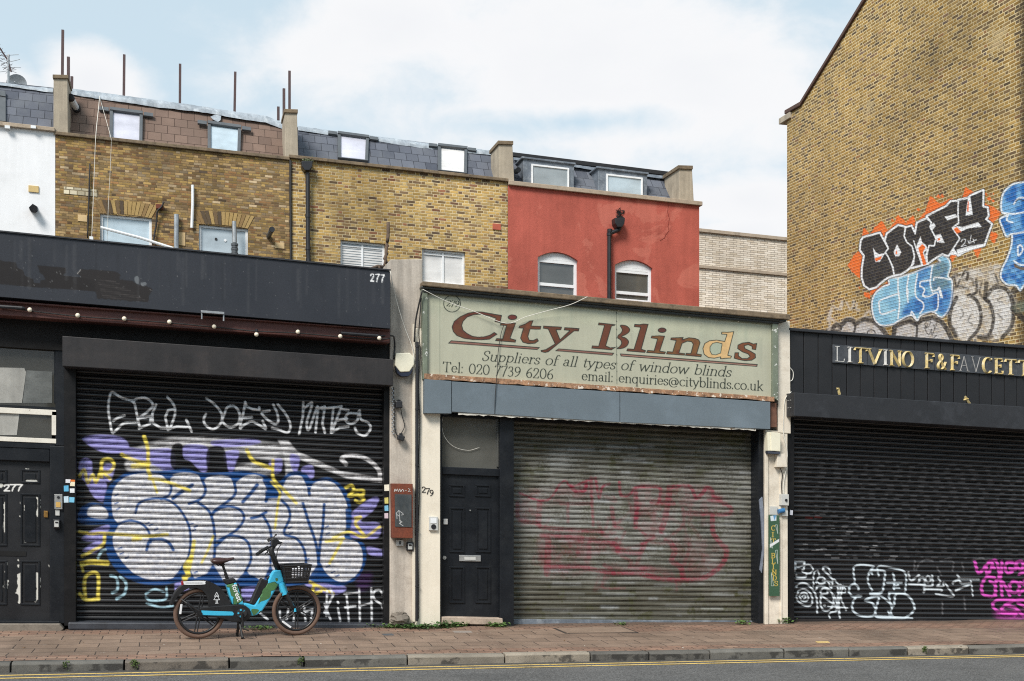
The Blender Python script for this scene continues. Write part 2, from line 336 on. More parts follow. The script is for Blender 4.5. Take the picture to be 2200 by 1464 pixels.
# ---------------------------------------------------------------- a small stroke alphabet with serifs
def Ar(cx, cy, rx, ry, a0, a1, n=14):
    return [(cx+rx*math.cos(math.radians(a0+(a1-a0)*i/n)), cy+ry*math.sin(math.radians(a0+(a1-a0)*i/n))) for i in range(n+1)]
def sf(x, y, w=0.11): return [(x-w, y), (x+w, y)]
XH = 0.64
GL = {
 'l': (.30, [[(.15,0),(.15,1.04)], sf(.15,0), [(.05,1.0),(.15,1.04)]]),
 'i': (.30, [[(.15,0),(.15,XH)], sf(.15,0), [(.05,.6),(.15,XH)], [(.15,.90),(.15,.93)]]),
 'o': (.62, [Ar(.31,.32,.25,.33,0,360,22)]),
 'e': (.58, [[(.08,.36),(.5,.36)]+Ar(.3,.33,.22,.31,6,320,20)]),
 'c': (.56, [Ar(.31,.32,.25,.33,45,318,18)]),
 'n': (.66, [[(.15,0),(.15,XH)], sf(.15,0), [(.05,.6),(.15,XH)], [(.15,.42)]+Ar(.33,.42,.19,.21,150,0,8)+[(.52,0)], sf(.52,0)]),
 'm': (.98, [[(.15,0),(.15,XH)], sf(.15,0), [(.05,.6),(.15,XH)], [(.15,.42)]+Ar(.32,.42,.17,.21,150,0,8)+[(.49,0)], sf(.49,0), [(.49,.42)]+Ar(.66,.42,.17,.21,150,0,8)+[(.83,0)], sf(.83,0)]),
 'u': (.66, [[(.13,XH),(.13,.2)]+Ar(.31,.2,.18,.21,180,330,8)+[(.5,.2)], [(.5,XH),(.5,0),(.6,0)], [(.04,.62),(.13,XH)], [(.4,.62),(.5,XH)]]),
 'r': (.46, [[(.15,0),(.15,XH)], sf(.15,0), [(.05,.6),(.15,XH)], [(.15,.4),(.24,.58),(.36,.62),(.42,.55)]]),
 's': (.46, [[(.39,.5),(.33,.62),(.2,.64),(.09,.53),(.13,.4),(.33,.27),(.4,.14),(.3,.01),(.14,.0),(.05,.14)]]),
 'p': (.64, [[(.15,-.3),(.15,XH)], sf(.15,-.3), [(.05,.6),(.15,XH)], Ar(.34,.32,.22,.32,150,-150,18)]),
 'b': (.64, [[(.13,0.03),(.13,1.04)], [(.03,1.0),(.13,1.04)], Ar(.34,.32,.23,.33,150,-150,18)]),
 'd': (.64, [[(.5,0),(.5,1.04)], [(.4,1.0),(.5,1.04)], [(.5,0),(.6,.02)], Ar(.29,.32,.22,.33,30,330,18)]),
 'q': (.64, [[(.5,-.3),(.5,XH)], sf(.5,-.3), Ar(.29,.32,.22,.33,30,330,18)]),
 'f': (.38, [[(.42,.97),(.33,1.04),(.22,1.0),(.17,.84),(.17,0)], sf(.17,0), [(.04,XH),(.36,XH)]]),
 't': (.38, [[(.17,.84),(.17,.12),(.24,.01),(.36,.06)], [(.04,XH),(.36,XH)]]),
 'y': (.60, [[(.08,XH),(.3,.02)], [(.54,XH),(.3,.02),(.2,-.22),(.08,-.28)], sf(.08,XH,.09), sf(.54,XH,.08)]),
 'w': (.90, [[(.08,XH),(.26,0),(.45,.6),(.63,0),(.82,XH)], sf(.08,XH,.09), sf(.82,XH,.08)]),
 'a': (.56, [[(.1,.5),(.16,.62),(.3,.64),(.4,.54),(.4,.08),(.5,.02)], Ar(.25,.17,.17,.17,60,320,12)+[(.4,.14)], [(.4,.36),(.25,.34)]]),
 'k': (.62, [[(.13,0),(.13,1.04)], sf(.13,0), [(.03,1.0),(.13,1.04)], [(.48,XH),(.14,.27)], [(.25,.38),(.52,0),(.6,0)], sf(.48,XH,.09)]),
 ':': (.30, [[(.12,.02),(.12,.08)], [(.12,.54),(.12,.60)]]), '.': (.26, [[(.12,.02),(.12,.08)]]),
 '@': (1.02, [Ar(.5,.32,.2,.24,0,360,16), [(.7,.56),(.68,.2),(.78,.1),(.9,.3)]+Ar(.5,.32,.42,.5,10,310,24)]),
 'S': (.62, [[(.5,.78),(.48,.93),(.33,1.01),(.15,.93),(.11,.75),(.2,.6),(.42,.46),(.52,.3),(.47,.1),(.3,-.01),(.13,.06),(.08,.24)]]),
 'T': (.80, [[(.4,0),(.4,1)], sf(.4,0,.14), [(.06,.84),(.08,1),(.72,1),(.74,.84)]]),
 'C': (.80, [Ar(.44,.5,.34,.51,50,312,22), [(.66,.88),(.67,1.0)]]),
 'I': (.40, [[(.2,0),(.2,1)], sf(.2,0,.14), sf(.2,1,.14)]),
 'Y': (.78, [[(.08,1),(.39,.48),(.7,1)], [(.39,.48),(.39,0)], sf(.39,0,.14), sf(.1,1,.1), sf(.68,1,.1)]),
 'B': (.70, [[(.16,0),(.16,1)], [(.05,1),(.4,1)]+Ar(.38,.76,.18,.24,90,-90,8)+[(.16,.52)], [(.16,.52),(.4,.52)]+Ar(.4,.26,.21,.26,90,-90,8)+[(.05,0)]]),
 'L': (.68, [[(.2,0),(.2,1)], sf(.2,1,.14), [(.06,0),(.6,0),(.63,.2)]]),
 'N': (.86, [[(.18,0),(.18,1)], [(.14,1),(.7,0)], [(.7,0),(.7,1)], sf(.18,0,.13), sf(.7,1,.13), [(.04,1),(.18,1)]]),
 'D': (.82, [[(.18,0),(.18,1)], [(.05,1),(.36,1)]+Ar(.36,.5,.36,.5,90,-90,14)+[(.05,0)]]),
 'V': (.84, [[(.08,1),(.42,0)], [(.76,1),(.42,0)], sf(.09,1,.12), sf(.75,1,.1)]),
 'O': (.92, [Ar(.46,.5,.38,.51,0,360,24)]),
 'F': (.66, [[(.18,0),(.18,1)], sf(.18,0,.14), [(.05,1),(.58,1),(.6,.8)], [(.18,.52),(.46,.52)], [(.46,.42),(.46,.62)]]),
 'E': (.70, [[(.18,0),(.18,1)], [(.05,0),(.6,0),(.63,.2)], [(.05,1),(.57,1),(.58,.82)], [(.18,.52),(.46,.52)], [(.46,.42),(.46,.62)]]),
 'A': (.84, [[(.1,0),(.42,1)], [(.42,1),(.74,0)], [(.22,.36),(.62,.36)], sf(.1,0,.11), sf(.74,0,.12)]),
 '&': (.90, [[(.82,.5),(.6,.12),(.36,-.01),(.14,.08),(.1,.28),(.26,.48),(.48,.68),(.5,.88),(.38,1),(.26,.92),(.26,.76),(.4,.5),(.62,.2),(.84,.0)]]),
 '0': (.66, [Ar(.33,.5,.26,.5,0,360,24)]),
 '2': (.62, [[(.1,.74),(.16,.94),(.32,1),(.48,.9),(.5,.7),(.36,.42),(.08,.02)], [(.08,.02),(.5,.02),(.56,.16)]]),
 '3': (.60, [[(.1,.82),(.2,.97),(.38,.97),(.46,.8),(.4,.6),(.24,.54)], [(.24,.54),(.42,.48),(.5,.3),(.42,.06),(.24,-.02),(.08,.08)]]),
 '6': (.64, [[(.52,1),(.3,.84),(.14,.56),(.1,.3),(.18,.08),(.33,0),(.5,.1),(.54,.32),(.44,.52),(.28,.52),(.13,.38)]]),
 '7': (.60, [[(.06,.86),(.1,.97),(.54,.97),(.36,.5),(.22,-.05)]]),
 '9': (.64, [[(.12,0),(.34,.16),(.5,.44),(.54,.7),(.46,.92),(.31,1),(.14,.9),(.1,.68),(.2,.48),(.36,.48),(.51,.62)]]),
 ' ': (.42, []),
}
def lay(text, p0, p1, h, slant=0.0, track=0.0):
    tot = sum(GL[c][0]+track for c in text); p0 = np.array(p0, float); p1 = np.array(p1, float)
    ex = (p1-p0)/tot; up = np.array([slant*h, -h])
    x = 0.0; res = []
    for ch in text:
        w, st = GL[ch]
        res.append((ch, [np.array([p0+ex*(x+q[0])+up*q[1] for q in k]) for k in st])); x += w+track
    return res
def write(cv, text, p0, p1, h, thick, thin, col, slant=0.0, soft=0.5, alpha=1.0, grain=0.0, track=0.0):
    for ch, st in lay(text, p0, p1, h, slant, track):
        for k in st: cv.stroke(k, thick, col, soft=soft, alpha=alpha, smooth=len(k) > 6, nib=thin, raw=True, grain=grain)
# ---------------------------------------------------------------- shutter, wall and window makers
SLAT = [(0.0, .014), (.03, .000), (.12, -.010), (.28, -.018), (.44, -.020), (.60, -.016), (.70, -.006), (.76, .010), (.80, .015), (.86, -.006), (.90, -.008), (.935, .002), (.96, .014)]
def shutter(name, X0, X1, W0, W1, Y, pitch, parent, mat, paintfn, step=0.011, label=None, amp=1.0):
    n = int((W1-W0)/pitch); w = []; dy = []
    for i in range(n):
        for f, d in SLAT: w.append(W1-(i+f)*pitch); dy.append(d*amp if d < 0 else d)
    w.append(W1-n*pitch); dy.append(0.01); w.append(W0); dy.append(-0.002)
    nu = int((X1-X0)/step)+1; xs = np.linspace(X0, X1, nu); w = np.array(w); dy = np.array(dy)
    A = np.zeros((len(w), nu, 3)); A[:,:,0] = xs[None,:]
    rng = np.random.RandomState(int(X0*100) % 1000)
    sag = np.repeat(rng.normal(0, .0016, n+1), len(SLAT))[:len(w)]
    A[:,:,1] = (Y+dy+sag)[:,None]+0.0035*np.sin(xs*1.3+W0)[None,:]
    A[:,:,2] = w[:,None]+SLX*xs[None,:]
    m = MB(); m.grid(A, nu, len(w)); B = A.copy(); B[:,:,1] = Y
    cv = Canvas(B.reshape(-1, 3)); paintfn(cv)
    cv.a *= np.repeat(np.where(dy > .006, .25, 1.0), nu)
    return m.build(name, mat, parent, recalc=False, smooth=True, paint=cv.out(), label=label)
def board(name, px4, Y, depth, step, mat, parent, paintfn=None, Yb=None, **kw):
    c = [P(x, y, Y) for x, y in px4]
    nu = max(2, int((c[1]-c[0]).length/step)+1); nv = max(2, int((c[3]-c[0]).length/step)+1)
    A = flat_panel(c, nu, nv); m = MB(); m.grid(A, nu, nv); cv = Canvas(A.reshape(-1, 3)); n0 = len(m.v)
    if paintfn: paintfn(cv)
    d = Vector((0, depth, 0)); t = [c[0]+d, c[1]+d, c[2]+d, c[3]+d]
    m.add([*c, *t], [(0,1,5,4), (1,2,6,5), (2,3,7,6), (3,0,4,7), (4,5,6,7)])
    pa = np.vstack([cv.out(), np.zeros((len(m.v)-n0, 4))])
    return m.build(name, mat, parent, recalc=False, paint=pa, **kw)
def wall(m, Y, X0, X1, W0, W1, holes, reveal=0.12):
    xs = sorted({X0, X1, *[h[0] for h in holes], *[h[1] for h in holes]}); ws = sorted({W0, W1, *[h[2] for h in holes], *[h[3] for h in holes]})
    g = lambda x, w, y=Y: (x, y, w+SLX*x)
    for a, b in zip(xs, xs[1:]):
        for c, d in zip(ws, ws[1:]):
            if any(h[0] <= a and b <= h[1] and h[2] <= c and d <= h[3] for h in holes): continue
            m.add([g(a,c), g(b,c), g(b,d), g(a,d)], [(0,1,2,3)])
    for h in holes:
        a, b, c, d = h; r = Y+reveal
        m.add([g(a,c), g(b,c), g(b,d), g(a,d), g(a,c,r), g(b,c,r), g(b,d,r), g(a,d,r)], [(0,4,5,1), (1,5,6,2), (2,6,7,3), (3,7,4,0)])
def frame(m, X0, X1, W0, W1, t, Yf, Yb, bars=()):
    m.xw(X0, X0+t, W0, W1, Yf, Yb); m.xw(X1-t, X1, W0, W1, Yf, Yb)
    m.xw(X0+t, X1-t, W1-t, W1, Yf+.002, Yb); m.xw(X0+t, X1-t, W0, W0+t, Yf+.002, Yb)
    for k, v, tt in bars:
        if k == 'v': m.xw(v-tt/2, v+tt/2, W0+t, W1-t, Yf+.004, Yb)
        else: m.xw(X0+t, X1-t, v-tt/2, v+tt/2, Yf+.006, Yb)
# ---------------------------------------------------------------- materials
M = {}
LST = [(0.0, C(150,118,62)), (0.18, C(176,144,84)), (0.36, C(160,124,70)), (0.5, C(188,160,104)), (0.66, C(132,100,62)), (0.8, C(112,84,58)), (0.9, C(84,68,54)), (0.96, C(140,78,52)), (1.0, C(70,60,54))]
def tint(b, col, br):
    st = b.noise(1.0, 5, .7, vec=b.scale(b.uv(), (1.6, .25, 1)))
    return b.mix(1.0, b.mul(col, b.rng(st, .35, .72, 1.06, .82)), (.96, .92, .86, 1), 'MULTIPLY')
M['brick_a'] = brick('weathered_brick', [(0.0, C(160,134,86)), (0.2, C(178,150,96)), (0.4, C(142,118,82)), (0.55, C(172,148,110)), (0.7, C(134,112,84)), (0.82, C(156,118,80)), (0.9, C(108,92,76)), (0.96, C(196,176,146)), (1.0, C(92,80,70))], (152,134,106), h=.058, st=.19, hd=.095, joint=.009, mort_rough=0.8, jit=2.2, stain=(96,80,56), stainamt=.4, var=.38, extra=tint)
M['brick_b'] = brick('stock_brick', [(0.0, C(186,154,92)), (0.2, C(200,170,108)), (0.42, C(182,150,92)), (0.6, C(206,180,124)), (0.74, C(160,132,92)), (0.85, C(128,106,82)), (0.92, C(100,86,74)), (0.96, C(168,116,88)), (1.0, C(84,74,66))], (228,212,176), h=.072, st=.215, hd=.105, joint=.014, mort_rough=0.15, stain=(120,98,62), stainamt=.25, var=.24, extra=tint)
def gable_extra(b, col, br):
    u, v, _ = b.sep(b.uv()); nz = b.noise(1.4, 6, .7, vec=b.uv()); nf = b.noise(7, 5, .7, vec=b.uv())
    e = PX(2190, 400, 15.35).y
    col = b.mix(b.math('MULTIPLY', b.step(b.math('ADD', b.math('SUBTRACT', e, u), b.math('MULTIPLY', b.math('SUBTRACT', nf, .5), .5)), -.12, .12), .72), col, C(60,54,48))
    for px, py, r in ((1866,236,.16),(2142,84,.26)):
        q = PX(px, py, 15.35); qu, qv = q.y, q.z-SLY*q.y
        d = b.math('SQRT', b.math('ADD', b.math('POWER', b.math('SUBTRACT', u, qu), 2.0), b.math('POWER', b.math('SUBTRACT', v, qv), 2.0)))
        col = b.mix(b.math('MULTIPLY', b.step(b.math('ADD', d, b.math('MULTIPLY', b.math('SUBTRACT', nf, .5), 1.5)), r*1.0, r*.86), .65), col, b.mul(C(214,194,154), b.rng(nf, .3, .7, .75, 1.1)))
    col = b.mix(b.math('MULTIPLY', b.step(nz, .55, .72), .45), col, C(196,164,110))
    st = b.noise(1.0, 5, .7, vec=b.scale(b.uv(), (2.2, .22, 1)))
    soot = b.step(b.math('ADD', b.noise(.22, 5, .65, vec=b.uv()), b.math('MULTIPLY', b.math('SUBTRACT', nf, .5), .25)), .44, .66)
    col = b.mix(b.math('MULTIPLY', soot, .22), col, b.mul(col, .55))
    return b.mix(1.0, b.mul(col, b.rng(st, .35, .72, 1.04, .84)), (.92, .87, .77, 1), 'MULTIPLY')
M['brick_g'] = brick('gable_brick', [(0.0, C(158,128,72)), (0.2, C(178,146,86)), (0.4, C(162,130,74)), (0.56, C(192,162,104)), (0.7, C(142,118,82)), (0.83, C(120,101,78)), (0.92, C(98,86,74)), (0.95, C(158,116,76)), (1.0, C(116,104,104))], (240,222,182), h=.073, st=.215, hd=.105, joint=.020, mort_rough=0.12, stain=(92,80,60), stainamt=.28, dark=.2, dscale=.28, paint=True, var=.2, extra=gable_extra)
M['brick_w'] = brick('cream_brick', [(0.0, C(236,222,204)), (0.4, C(244,232,216)), (0.7, C(228,214,194)), (0.9, C(212,196,174)), (1.0, C(248,240,226))], (150,138,126), h=.072, st=.268, joint=.012, mort_rough=0.1, flemish=False, stain=(200,182,160), stainamt=.3, var=.06, jit=.3, dscale=.5)
M['arch'] = brick('arch_brick', [(0.0, C(186,154,92)), (0.3, C(200,172,112)), (0.6, C(160,128,78)), (0.85, C(124,98,66)), (1.0, C(84,68,54))], (206,186,146), h=.5, st=.085, joint=.012, mort_rough=0.1, flemish=False, var=.2, jit=.6)
M['slate'] = brick('grey_slate', [(0.0, C(88,92,102)), (0.5, C(104,108,118)), (0.8, C(92,96,106)), (1.0, C(78,82,92))], (40,42,50), h=.235, st=.31, joint=.009, mort_rough=.2, flemish=False, stain=(150,154,160), stainamt=.3, var=.05, dscale=1.4, jit=.4)
M['slate_b'] = brick('brown_slate', [(0.0, C(116,96,86)), (0.5, C(124,104,93)), (0.8, C(119,100,90)), (1.0, C(110,92,83))], (62,48,42), h=.235, st=.31, joint=.009, mort_rough=.2, flemish=False, stain=(146,126,112), stainamt=.35, var=.06, dscale=1.6, jit=.5)
M['lead'] = wm('lead', (150,158,166), .55, .3, 3, .15, 30, .2, streak=.35, dirt=(206,212,216), dirtamt=.6)
M['lead_d'] = wm('lead_dark', (104,112,122), .5, .3, 4, .18, 26, .25, dirt=(164,170,176), dirtamt=.55)
M['stone'] = wm('party_wall_render', (172,160,142), .9, .2, 2.2, .12, 40, .2, streak=.25, dirt=(120,108,92), dirtamt=.4)
M['coping'] = wm('old_coping', (122,106,86), .95, .35, 4, .25, 30, .4, dirt=(62,54,44), dirtamt=.7)
M['coping_n'] = wm('coping_pale', (168,152,134), .9, .2, 4, .15, 30, .2, dirt=(110,98,84), dirtamt=.45)
M['white_wall'] = wm('white_render', (236,236,238), .85, .05, 1.2, .03, 30, .1, streak=.05, dirt=(206,206,206), dirtamt=.35)
M['red_wall'] = wm('red_render', (174,90,80), .9, .2, 1.0, .22, 50, .6, streak=.16, dirt=(194,112,98), dirtamt=.7)
def red_mat():
    b = NB('red_render'); p = b.oc(); n1 = b.noise(1.0, 6, .65); n2 = b.noise(50, 4, .7); n3 = b.noise(1.0, 5, .7, vec=b.scale(p, (5, 5, .35)))
    col = b.mul(C(178,93,80), b.math('ADD', b.rng(n1, .3, .7, .84, 1.14), b.rng(n2, .25, .75, -.16, .16)))
    col = b.mix(b.math('MULTIPLY', b.step(b.noise(.75, 5, .6, dist=.6), .54, .57), .45), col, C(200,120,104))
    col = b.mix(b.math('MULTIPLY', b.step(b.noise(1.3, 6, .7, dist=.4), .60, .63), .4), col, C(164,88,76))
    col = b.mul(col, b.rng(n3, .38, .72, 1.04, .86))
    x = b.n('ShaderNodeTexVoronoi', feature='DISTANCE_TO_EDGE'); w_ = b.n('ShaderNodeVectorMath', operation='ADD'); b.put(w_.inputs[0], p); b.put(w_.inputs[1], b.scale(b.noise(2.2, 5, .7, out=1), (.5, .5, .5))); b.put(x.inputs['Vector'], w_.outputs[0]); x.inputs['Scale'].default_value = .55
    cr = b.math('MULTIPLY', b.step(x.outputs['Distance'], .010, .004), b.step(b.noise(.6, 3, .5), .52, .62)); col = b.mix(b.math('MULTIPLY', cr, .15), col, C(98,46,40))
    b.set(Base_Color=col, Roughness=.9, Specular_IOR_Level=.25); b.bump(b.math('ADD', n2, b.math('MULTIPLY', n1, 1.5)), .6, .012); return b.m
M['red_wall'] = red_mat()
M['white_fr'] = wm('white_frame', (232,234,236), .4, .05, 3, .03, 40, .03, dirt=(196,198,200), dirtamt=.3)
M['grey_fr'] = wm('grey_frame', (84,88,92), .45, .15, 4, .08, 40, .05)
M['wood_w'] = wm('old_white_wood', (222,216,204), .7, .1, 6, .08, 40, .2, chip=(120,96,70), chipamt=.63)
M['black_pl'] = wm('black_plastic', (34,34,38), .45, .2, 6, .1, 60, .05)
M['black_pa'] = wm('black_paint', (19,19,21), .5, .22, 2.5, .14, 40, .12, spec=.25, dirt=(50,47,46), dirtamt=.35, chip=(120,116,110), chipamt=.76)
M['navy_pa'] = wm('blue_black_paint', (23,26,31), .42, .22, 2.5, .14, 40, .12, spec=.3, dirt=(52,54,56), dirtamt=.3, chip=(150,148,144), chipamt=.75)
M['soffit'] = wm('soot_black', (22,20,20), .85, .3, 3, .2, 40, .2)
M['box_br'] = wm('shutter_box_brown', (38,35,36), .5, .18, 2.0, .14, 60, .1, streak=.3, dirt=(72,62,58), dirtamt=.35)
M['box_bk'] = wm('shutter_box_grey', (39,40,44), .55, .12, 1.5, .10, 60, .1, dirt=(74,76,82), dirtamt=.4)
M['beam'] = wm('rust_brown_beam', (96,58,52), .6, .25, 2.5, .2, 45, .15, dirt=(50,34,32), dirtamt=.5, chip=(170,150,140), chipamt=.72)
M['concrete'] = wm('pilaster_concrete', (186,176,164), .9, .18, 2.2, .14, 45, .25, streak=.42, dirt=(134,122,110), dirtamt=.5)
M['cream'] = wm('cream_paint', (232,222,204), .6, .05, 2.0, .04, 40, .12, streak=.06, dirt=(204,192,172), dirtamt=.4)
M['cream_w'] = wm('cream_worn', (222,212,196), .7, .08, 2.4, .08, 40, .2, dirt=(170,156,138), dirtamt=.5, chip=(120,100,84), chipamt=.7)
M['blue_bd'] = wm('blue_grey_board', (101,112,120), .6, .10, 1.2, .13, 70, .1, dirt=(130,144,156), dirtamt=.3)
M['fr_green'] = wm('sign_frame_green', (112,120,104), .6, .2, 6, .12, 40, .2, chip=(206,206,200), chipamt=.60)
M['cornice'] = wm('black_cornice', (52,54,52), .5, .3, 5, .15, 40, .2, chip=(190,190,184), chipamt=.72)
M['rotten'] = wm('rotten_wood', (160,122,94), .9, .5, 9, .4, 40, .6, dirt=(74,54,42), dirtamt=.95, chip=(222,208,192), chipamt=.57)
M['clad'] = wm('black_cladding', (30,30,33), .55, .12, 2.0, .1, 70, .08)
M['rust'] = wm('rusty_steel', (112,58,40), .85, .3, 5, .25, 40, .3, dirt=(84,40,28), dirtamt=.6)
M['post'] = wm('rusty_post', (84,66,66), .8, .3, 5, .2, 40, .2)
M['metal'] = wm('galvanised', (168,170,172), .4, .15, 6, .08, 50, .05, metal=.6)
M['steel'] = wm('brushed_steel', (190,190,188), .35, .1, 6, .06, 50, .05, metal=.7)
M['brass'] = wm('old_brass', (168,128,72), .4, .2, 8, .1, 50, .05, metal=.8)
M['cable_b'] = wm('black_cable', (36,34,34), .6, .2, 6, .1, 60, 0)
M['cable_w'] = wm('white_cable', (224,220,210), .6, .1, 6, .1, 60, 0)
M['plastic_c'] = wm('cream_plastic', (232,226,204), .5, .05, 4, .04, 40, .05, dirt=(200,190,164), dirtamt=.4)
M['plastic_g'] = wm('grey_plastic', (196,196,192), .5, .08, 6, .05, 40, .05, dirt=(150,148,142), dirtamt=.4)
M['bulb'] = wm('white_bulb', (240,228,206), .25, .03, 4, .03, 40, 0)
M['wood'] = wm('threshold_wood', (178,160,144), .8, .2, 5, .2, 30, .3, dirt=(120,104,92), dirtamt=.5)
M['conc_d'] = wm('step_concrete', (122,114,104), .95, .25, 4, .2, 30, .4, dirt=(80,74,66), dirtamt=.6)
M['interior'] = wm('dark_interior', (16,16,17), .9, .2, 2, .1, 30, 0)
M['gold'] = wm('worn_gilt', (198,176,118), .55, .25, 9, .25, 45, .2, metal=.0, dirt=(226,218,196), dirtamt=.8)
M['whiteletter'] = wm('bare_letter', (206,204,200), .5, .12, 9, .1, 45, .1, dirt=(150,146,140), dirtamt=.5)
M['plate'] = wm('slate_plate', (62,65,70), .55, .25, 5, .2, 40, .15, dirt=(112,114,116), dirtamt=.35)
M['roof_t'] = wm('clay_verge', (88,66,58), .85, .25, 8, .2, 30, .3)
M['felt'] = wm('roof_felt', (70,70,74), .95, .2, 2, .2, 30, .2)
def glass(name, rgb, rough=.06, spec=.6, var=.3, vs=1.6):
    b = NB(name); n = b.math('ADD', b.math('MULTIPLY', b.noise(vs, 4, .6), .55), b.math('MULTIPLY', b.noise(1.0, 4, .6, vec=b.scale(b.oc(), (.5, .5, 3.2))), .45))
    b.set(Base_Color=b.mul(C(*rgb), b.rng(n, .3, .7, 1-var, 1+var)), Roughness=rough, Specular_IOR_Level=spec, Coat_Weight=.5, Coat_Roughness=.03)
    b.bump(b.noise(1.4, 2, .5), .02, .01); return b.m
M['pane_pale'] = glass('frosted_pane', (176,188,196), .2); M['pane_blue'] = glass('pale_blue_pane', (182,198,208), .12)  # blue pane: the pale base colour stands in for the reflected sky
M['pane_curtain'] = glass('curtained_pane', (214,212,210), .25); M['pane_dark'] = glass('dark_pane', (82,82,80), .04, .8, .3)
M['pane_grey'] = glass('dusty_pane', (92,92,88), .18, .6, .3); M['pane_lilac'] = glass('lilac_pane', (190,190,202), .15)
M['pane_mirror'] = glass('dark_reflecting_pane', (60,58,52), .03, 1.0, .3); M['pane_mid'] = glass('grey_pane', (150,158,162), .1)
# ---------------------------------------------------------------- setting
def pavement_mat():
    b = NB('pavers'); u, v, _ = b.sep(b.uv())      # u along the street, v = distance from the kerb back edge
    def rows(h, st, off):
        w = b.math('MULTIPLY', b.math('SUBTRACT', b.noise(3, 3, .5, vec=b.uv()), .5), .03)
        vv = b.math('ADD', b.math('ADD', v, w), off); uu = b.math('ADD', u, b.math('MULTIPLY', b.math('SUBTRACT', b.noise(2.2, 3, .5, vec=b.uv()), .5), .05))
        vr = b.math('DIVIDE', vv, h); row = b.math('FLOOR', vr); vf = b.math('MULTIPLY', b.math('FRACT', vr), h)
        u2 = b.math('ADD', uu, b.math('ADD', b.math('MULTIPLY', b.math('MODULO', row, 2.0), st*.5), 50.0)); ur = b.math('DIVIDE', u2, st)
        t = b.math('MULTIPLY', b.math('FRACT', ur), st)
        d = b.math('MINIMUM', b.math('MINIMUM', t, b.math('SUBTRACT', st, t)), b.math('MINIMUM', vf, b.math('SUBTRACT', h, vf)))
        return d, b.white(b.comb(b.math('FLOOR', ur), row), True)
    d1, w1 = rows(.30, .46, 0.02); d2, w2 = rows(.105, .21, 0.0)
    edge = b.noise(1.1, 2, .5, vec=b.uv())
    m1 = b.math('LESS_THAN', v, .34); m2 = b.math('GREATER_THAN', b.math('ADD', v, b.math('MULTIPLY', edge, .5)), 2.18)
    m3 = b.math('MULTIPLY', b.math('GREATER_THAN', u, 5.2), b.math('GREATER_THAN', b.math('ADD', v, b.math('MULTIPLY', edge, .6)), 1.95))
    ms = b.math('MAXIMUM', m1, b.math('MAXIMUM', m2, m3))
    n1 = b.noise(2.0, 6, .7, vec=b.uv()); n2 = b.noise(70, 4, .7, vec=b.uv()); n3 = b.noise(.55, 4, .6, vec=b.uv())
    r1, _, _ = b.sep(w1); r2, r2b, _ = b.sep(w2)
    slab = b.ramp(r1, [(0, C(126,106,91)), (.4, C(138,117,101)), (.7, C(130,109,94)), (1, C(146,124,107))])
    red = b.ramp(r2, [(0, C(138,108,91)), (.4, C(148,117,99)), (.75, C(126,100,85)), (1, C(154,126,107))])
    col = b.mix(ms, slab, red)
    d = b.math('ADD', b.math('MULTIPLY', d1, b.math('SUBTRACT', 1.0, ms)), b.math('MULTIPLY', d2, ms))
    d = b.math('ADD', d, b.math('MULTIPLY', b.math('SUBTRACT', b.noise(35, 3, .6, vec=b.uv()), .5), .008))
    j = b.step(d, .003, .009)
    col = b.mul(col, b.math('MULTIPLY', b.rng(n1, .3, .7, .72, 1.2), b.rng(n2, .25, .75, .82, 1.18)))
    col = b.mix(b.math('MULTIPLY', b.step(n3, .5, .68), .45), col, C(86,74,64))
    col = b.mix(b.math('MULTIPLY', b.step(b.noise(9, 4, .6, vec=b.uv()), .66, .72), .5), col, C(178,168,156))
    col = b.mix(j, C(60,50,44), col)
    gr = b.step(b.math('ADD', v, b.math('MULTIPLY', b.math('SUBTRACT', n1, .5), .5)), 2.12, 2.42); col = b.mix(b.math('MULTIPLY', gr, .6), col, C(70,62,54))
    x_ = b.n('ShaderNodeTexVoronoi'); b.put(x_.inputs['Vector'], b.uv()); x_.inputs['Scale'].default_value = 3.2; gum = b.step(x_.outputs['Distance'], .075, .05); col = b.mix(b.math('MULTIPLY', gum, .55), col, C(76,70,66))
    b.set(Base_Color=col, Roughness=b.rng(n3, .35, .7, .85, .5)); b.bump(b.math('ADD', j, b.math('MULTIPLY', n2, .5)), .5, .008)
    return b.m
def asphalt_mat():
    b = NB('asphalt'); n1 = b.noise(1.2, 6, .65); n2 = b.noise(110, 3, .8); n3 = b.noise(38, 2, .7)
    x = b.n('ShaderNodeTexVoronoi'); b.put(x.inputs['Vector'], b.oc()); x.inputs['Scale'].default_value = 75
    sp = b.sep(x.outputs['Color'])[0]
    col = b.mul(C(96,95,94), b.math('MULTIPLY', b.rng(n1, .3, .7, .85, 1.15), b.math('MULTIPLY', b.rng(n2, .3, .7, .6, 1.4), b.rng(sp, 0, 1, .6, 1.5))))
    col = b.mix(b.math('MULTIPLY', b.step(b.noise(1.0, 4, .6, vec=b.scale(b.oc(), (.3, 1.6, 1))), .5, .7), .35), col, C(108,106,104))
    yy = b.sep(b.oc())[1]; g_ = b.step(b.math('ADD', yy, b.math('MULTIPLY', b.math('SUBTRACT', n1, .5), .25)), KY-.42, KY-.18); col = b.mix(b.math('MULTIPLY', g_, .55), col, C(62,58,52))
    col = b.mix(b.math('MULTIPLY', b.step(b.noise(.7, 5, .6), .58, .61), .3), col, C(72,72,72))
    b.set(Base_Color=col, Roughness=.85, Specular_IOR_Level=.25); b.bump(b.math('ADD', n2, b.math('MULTIPLY', sp, .8)), .7, .008); return b.m
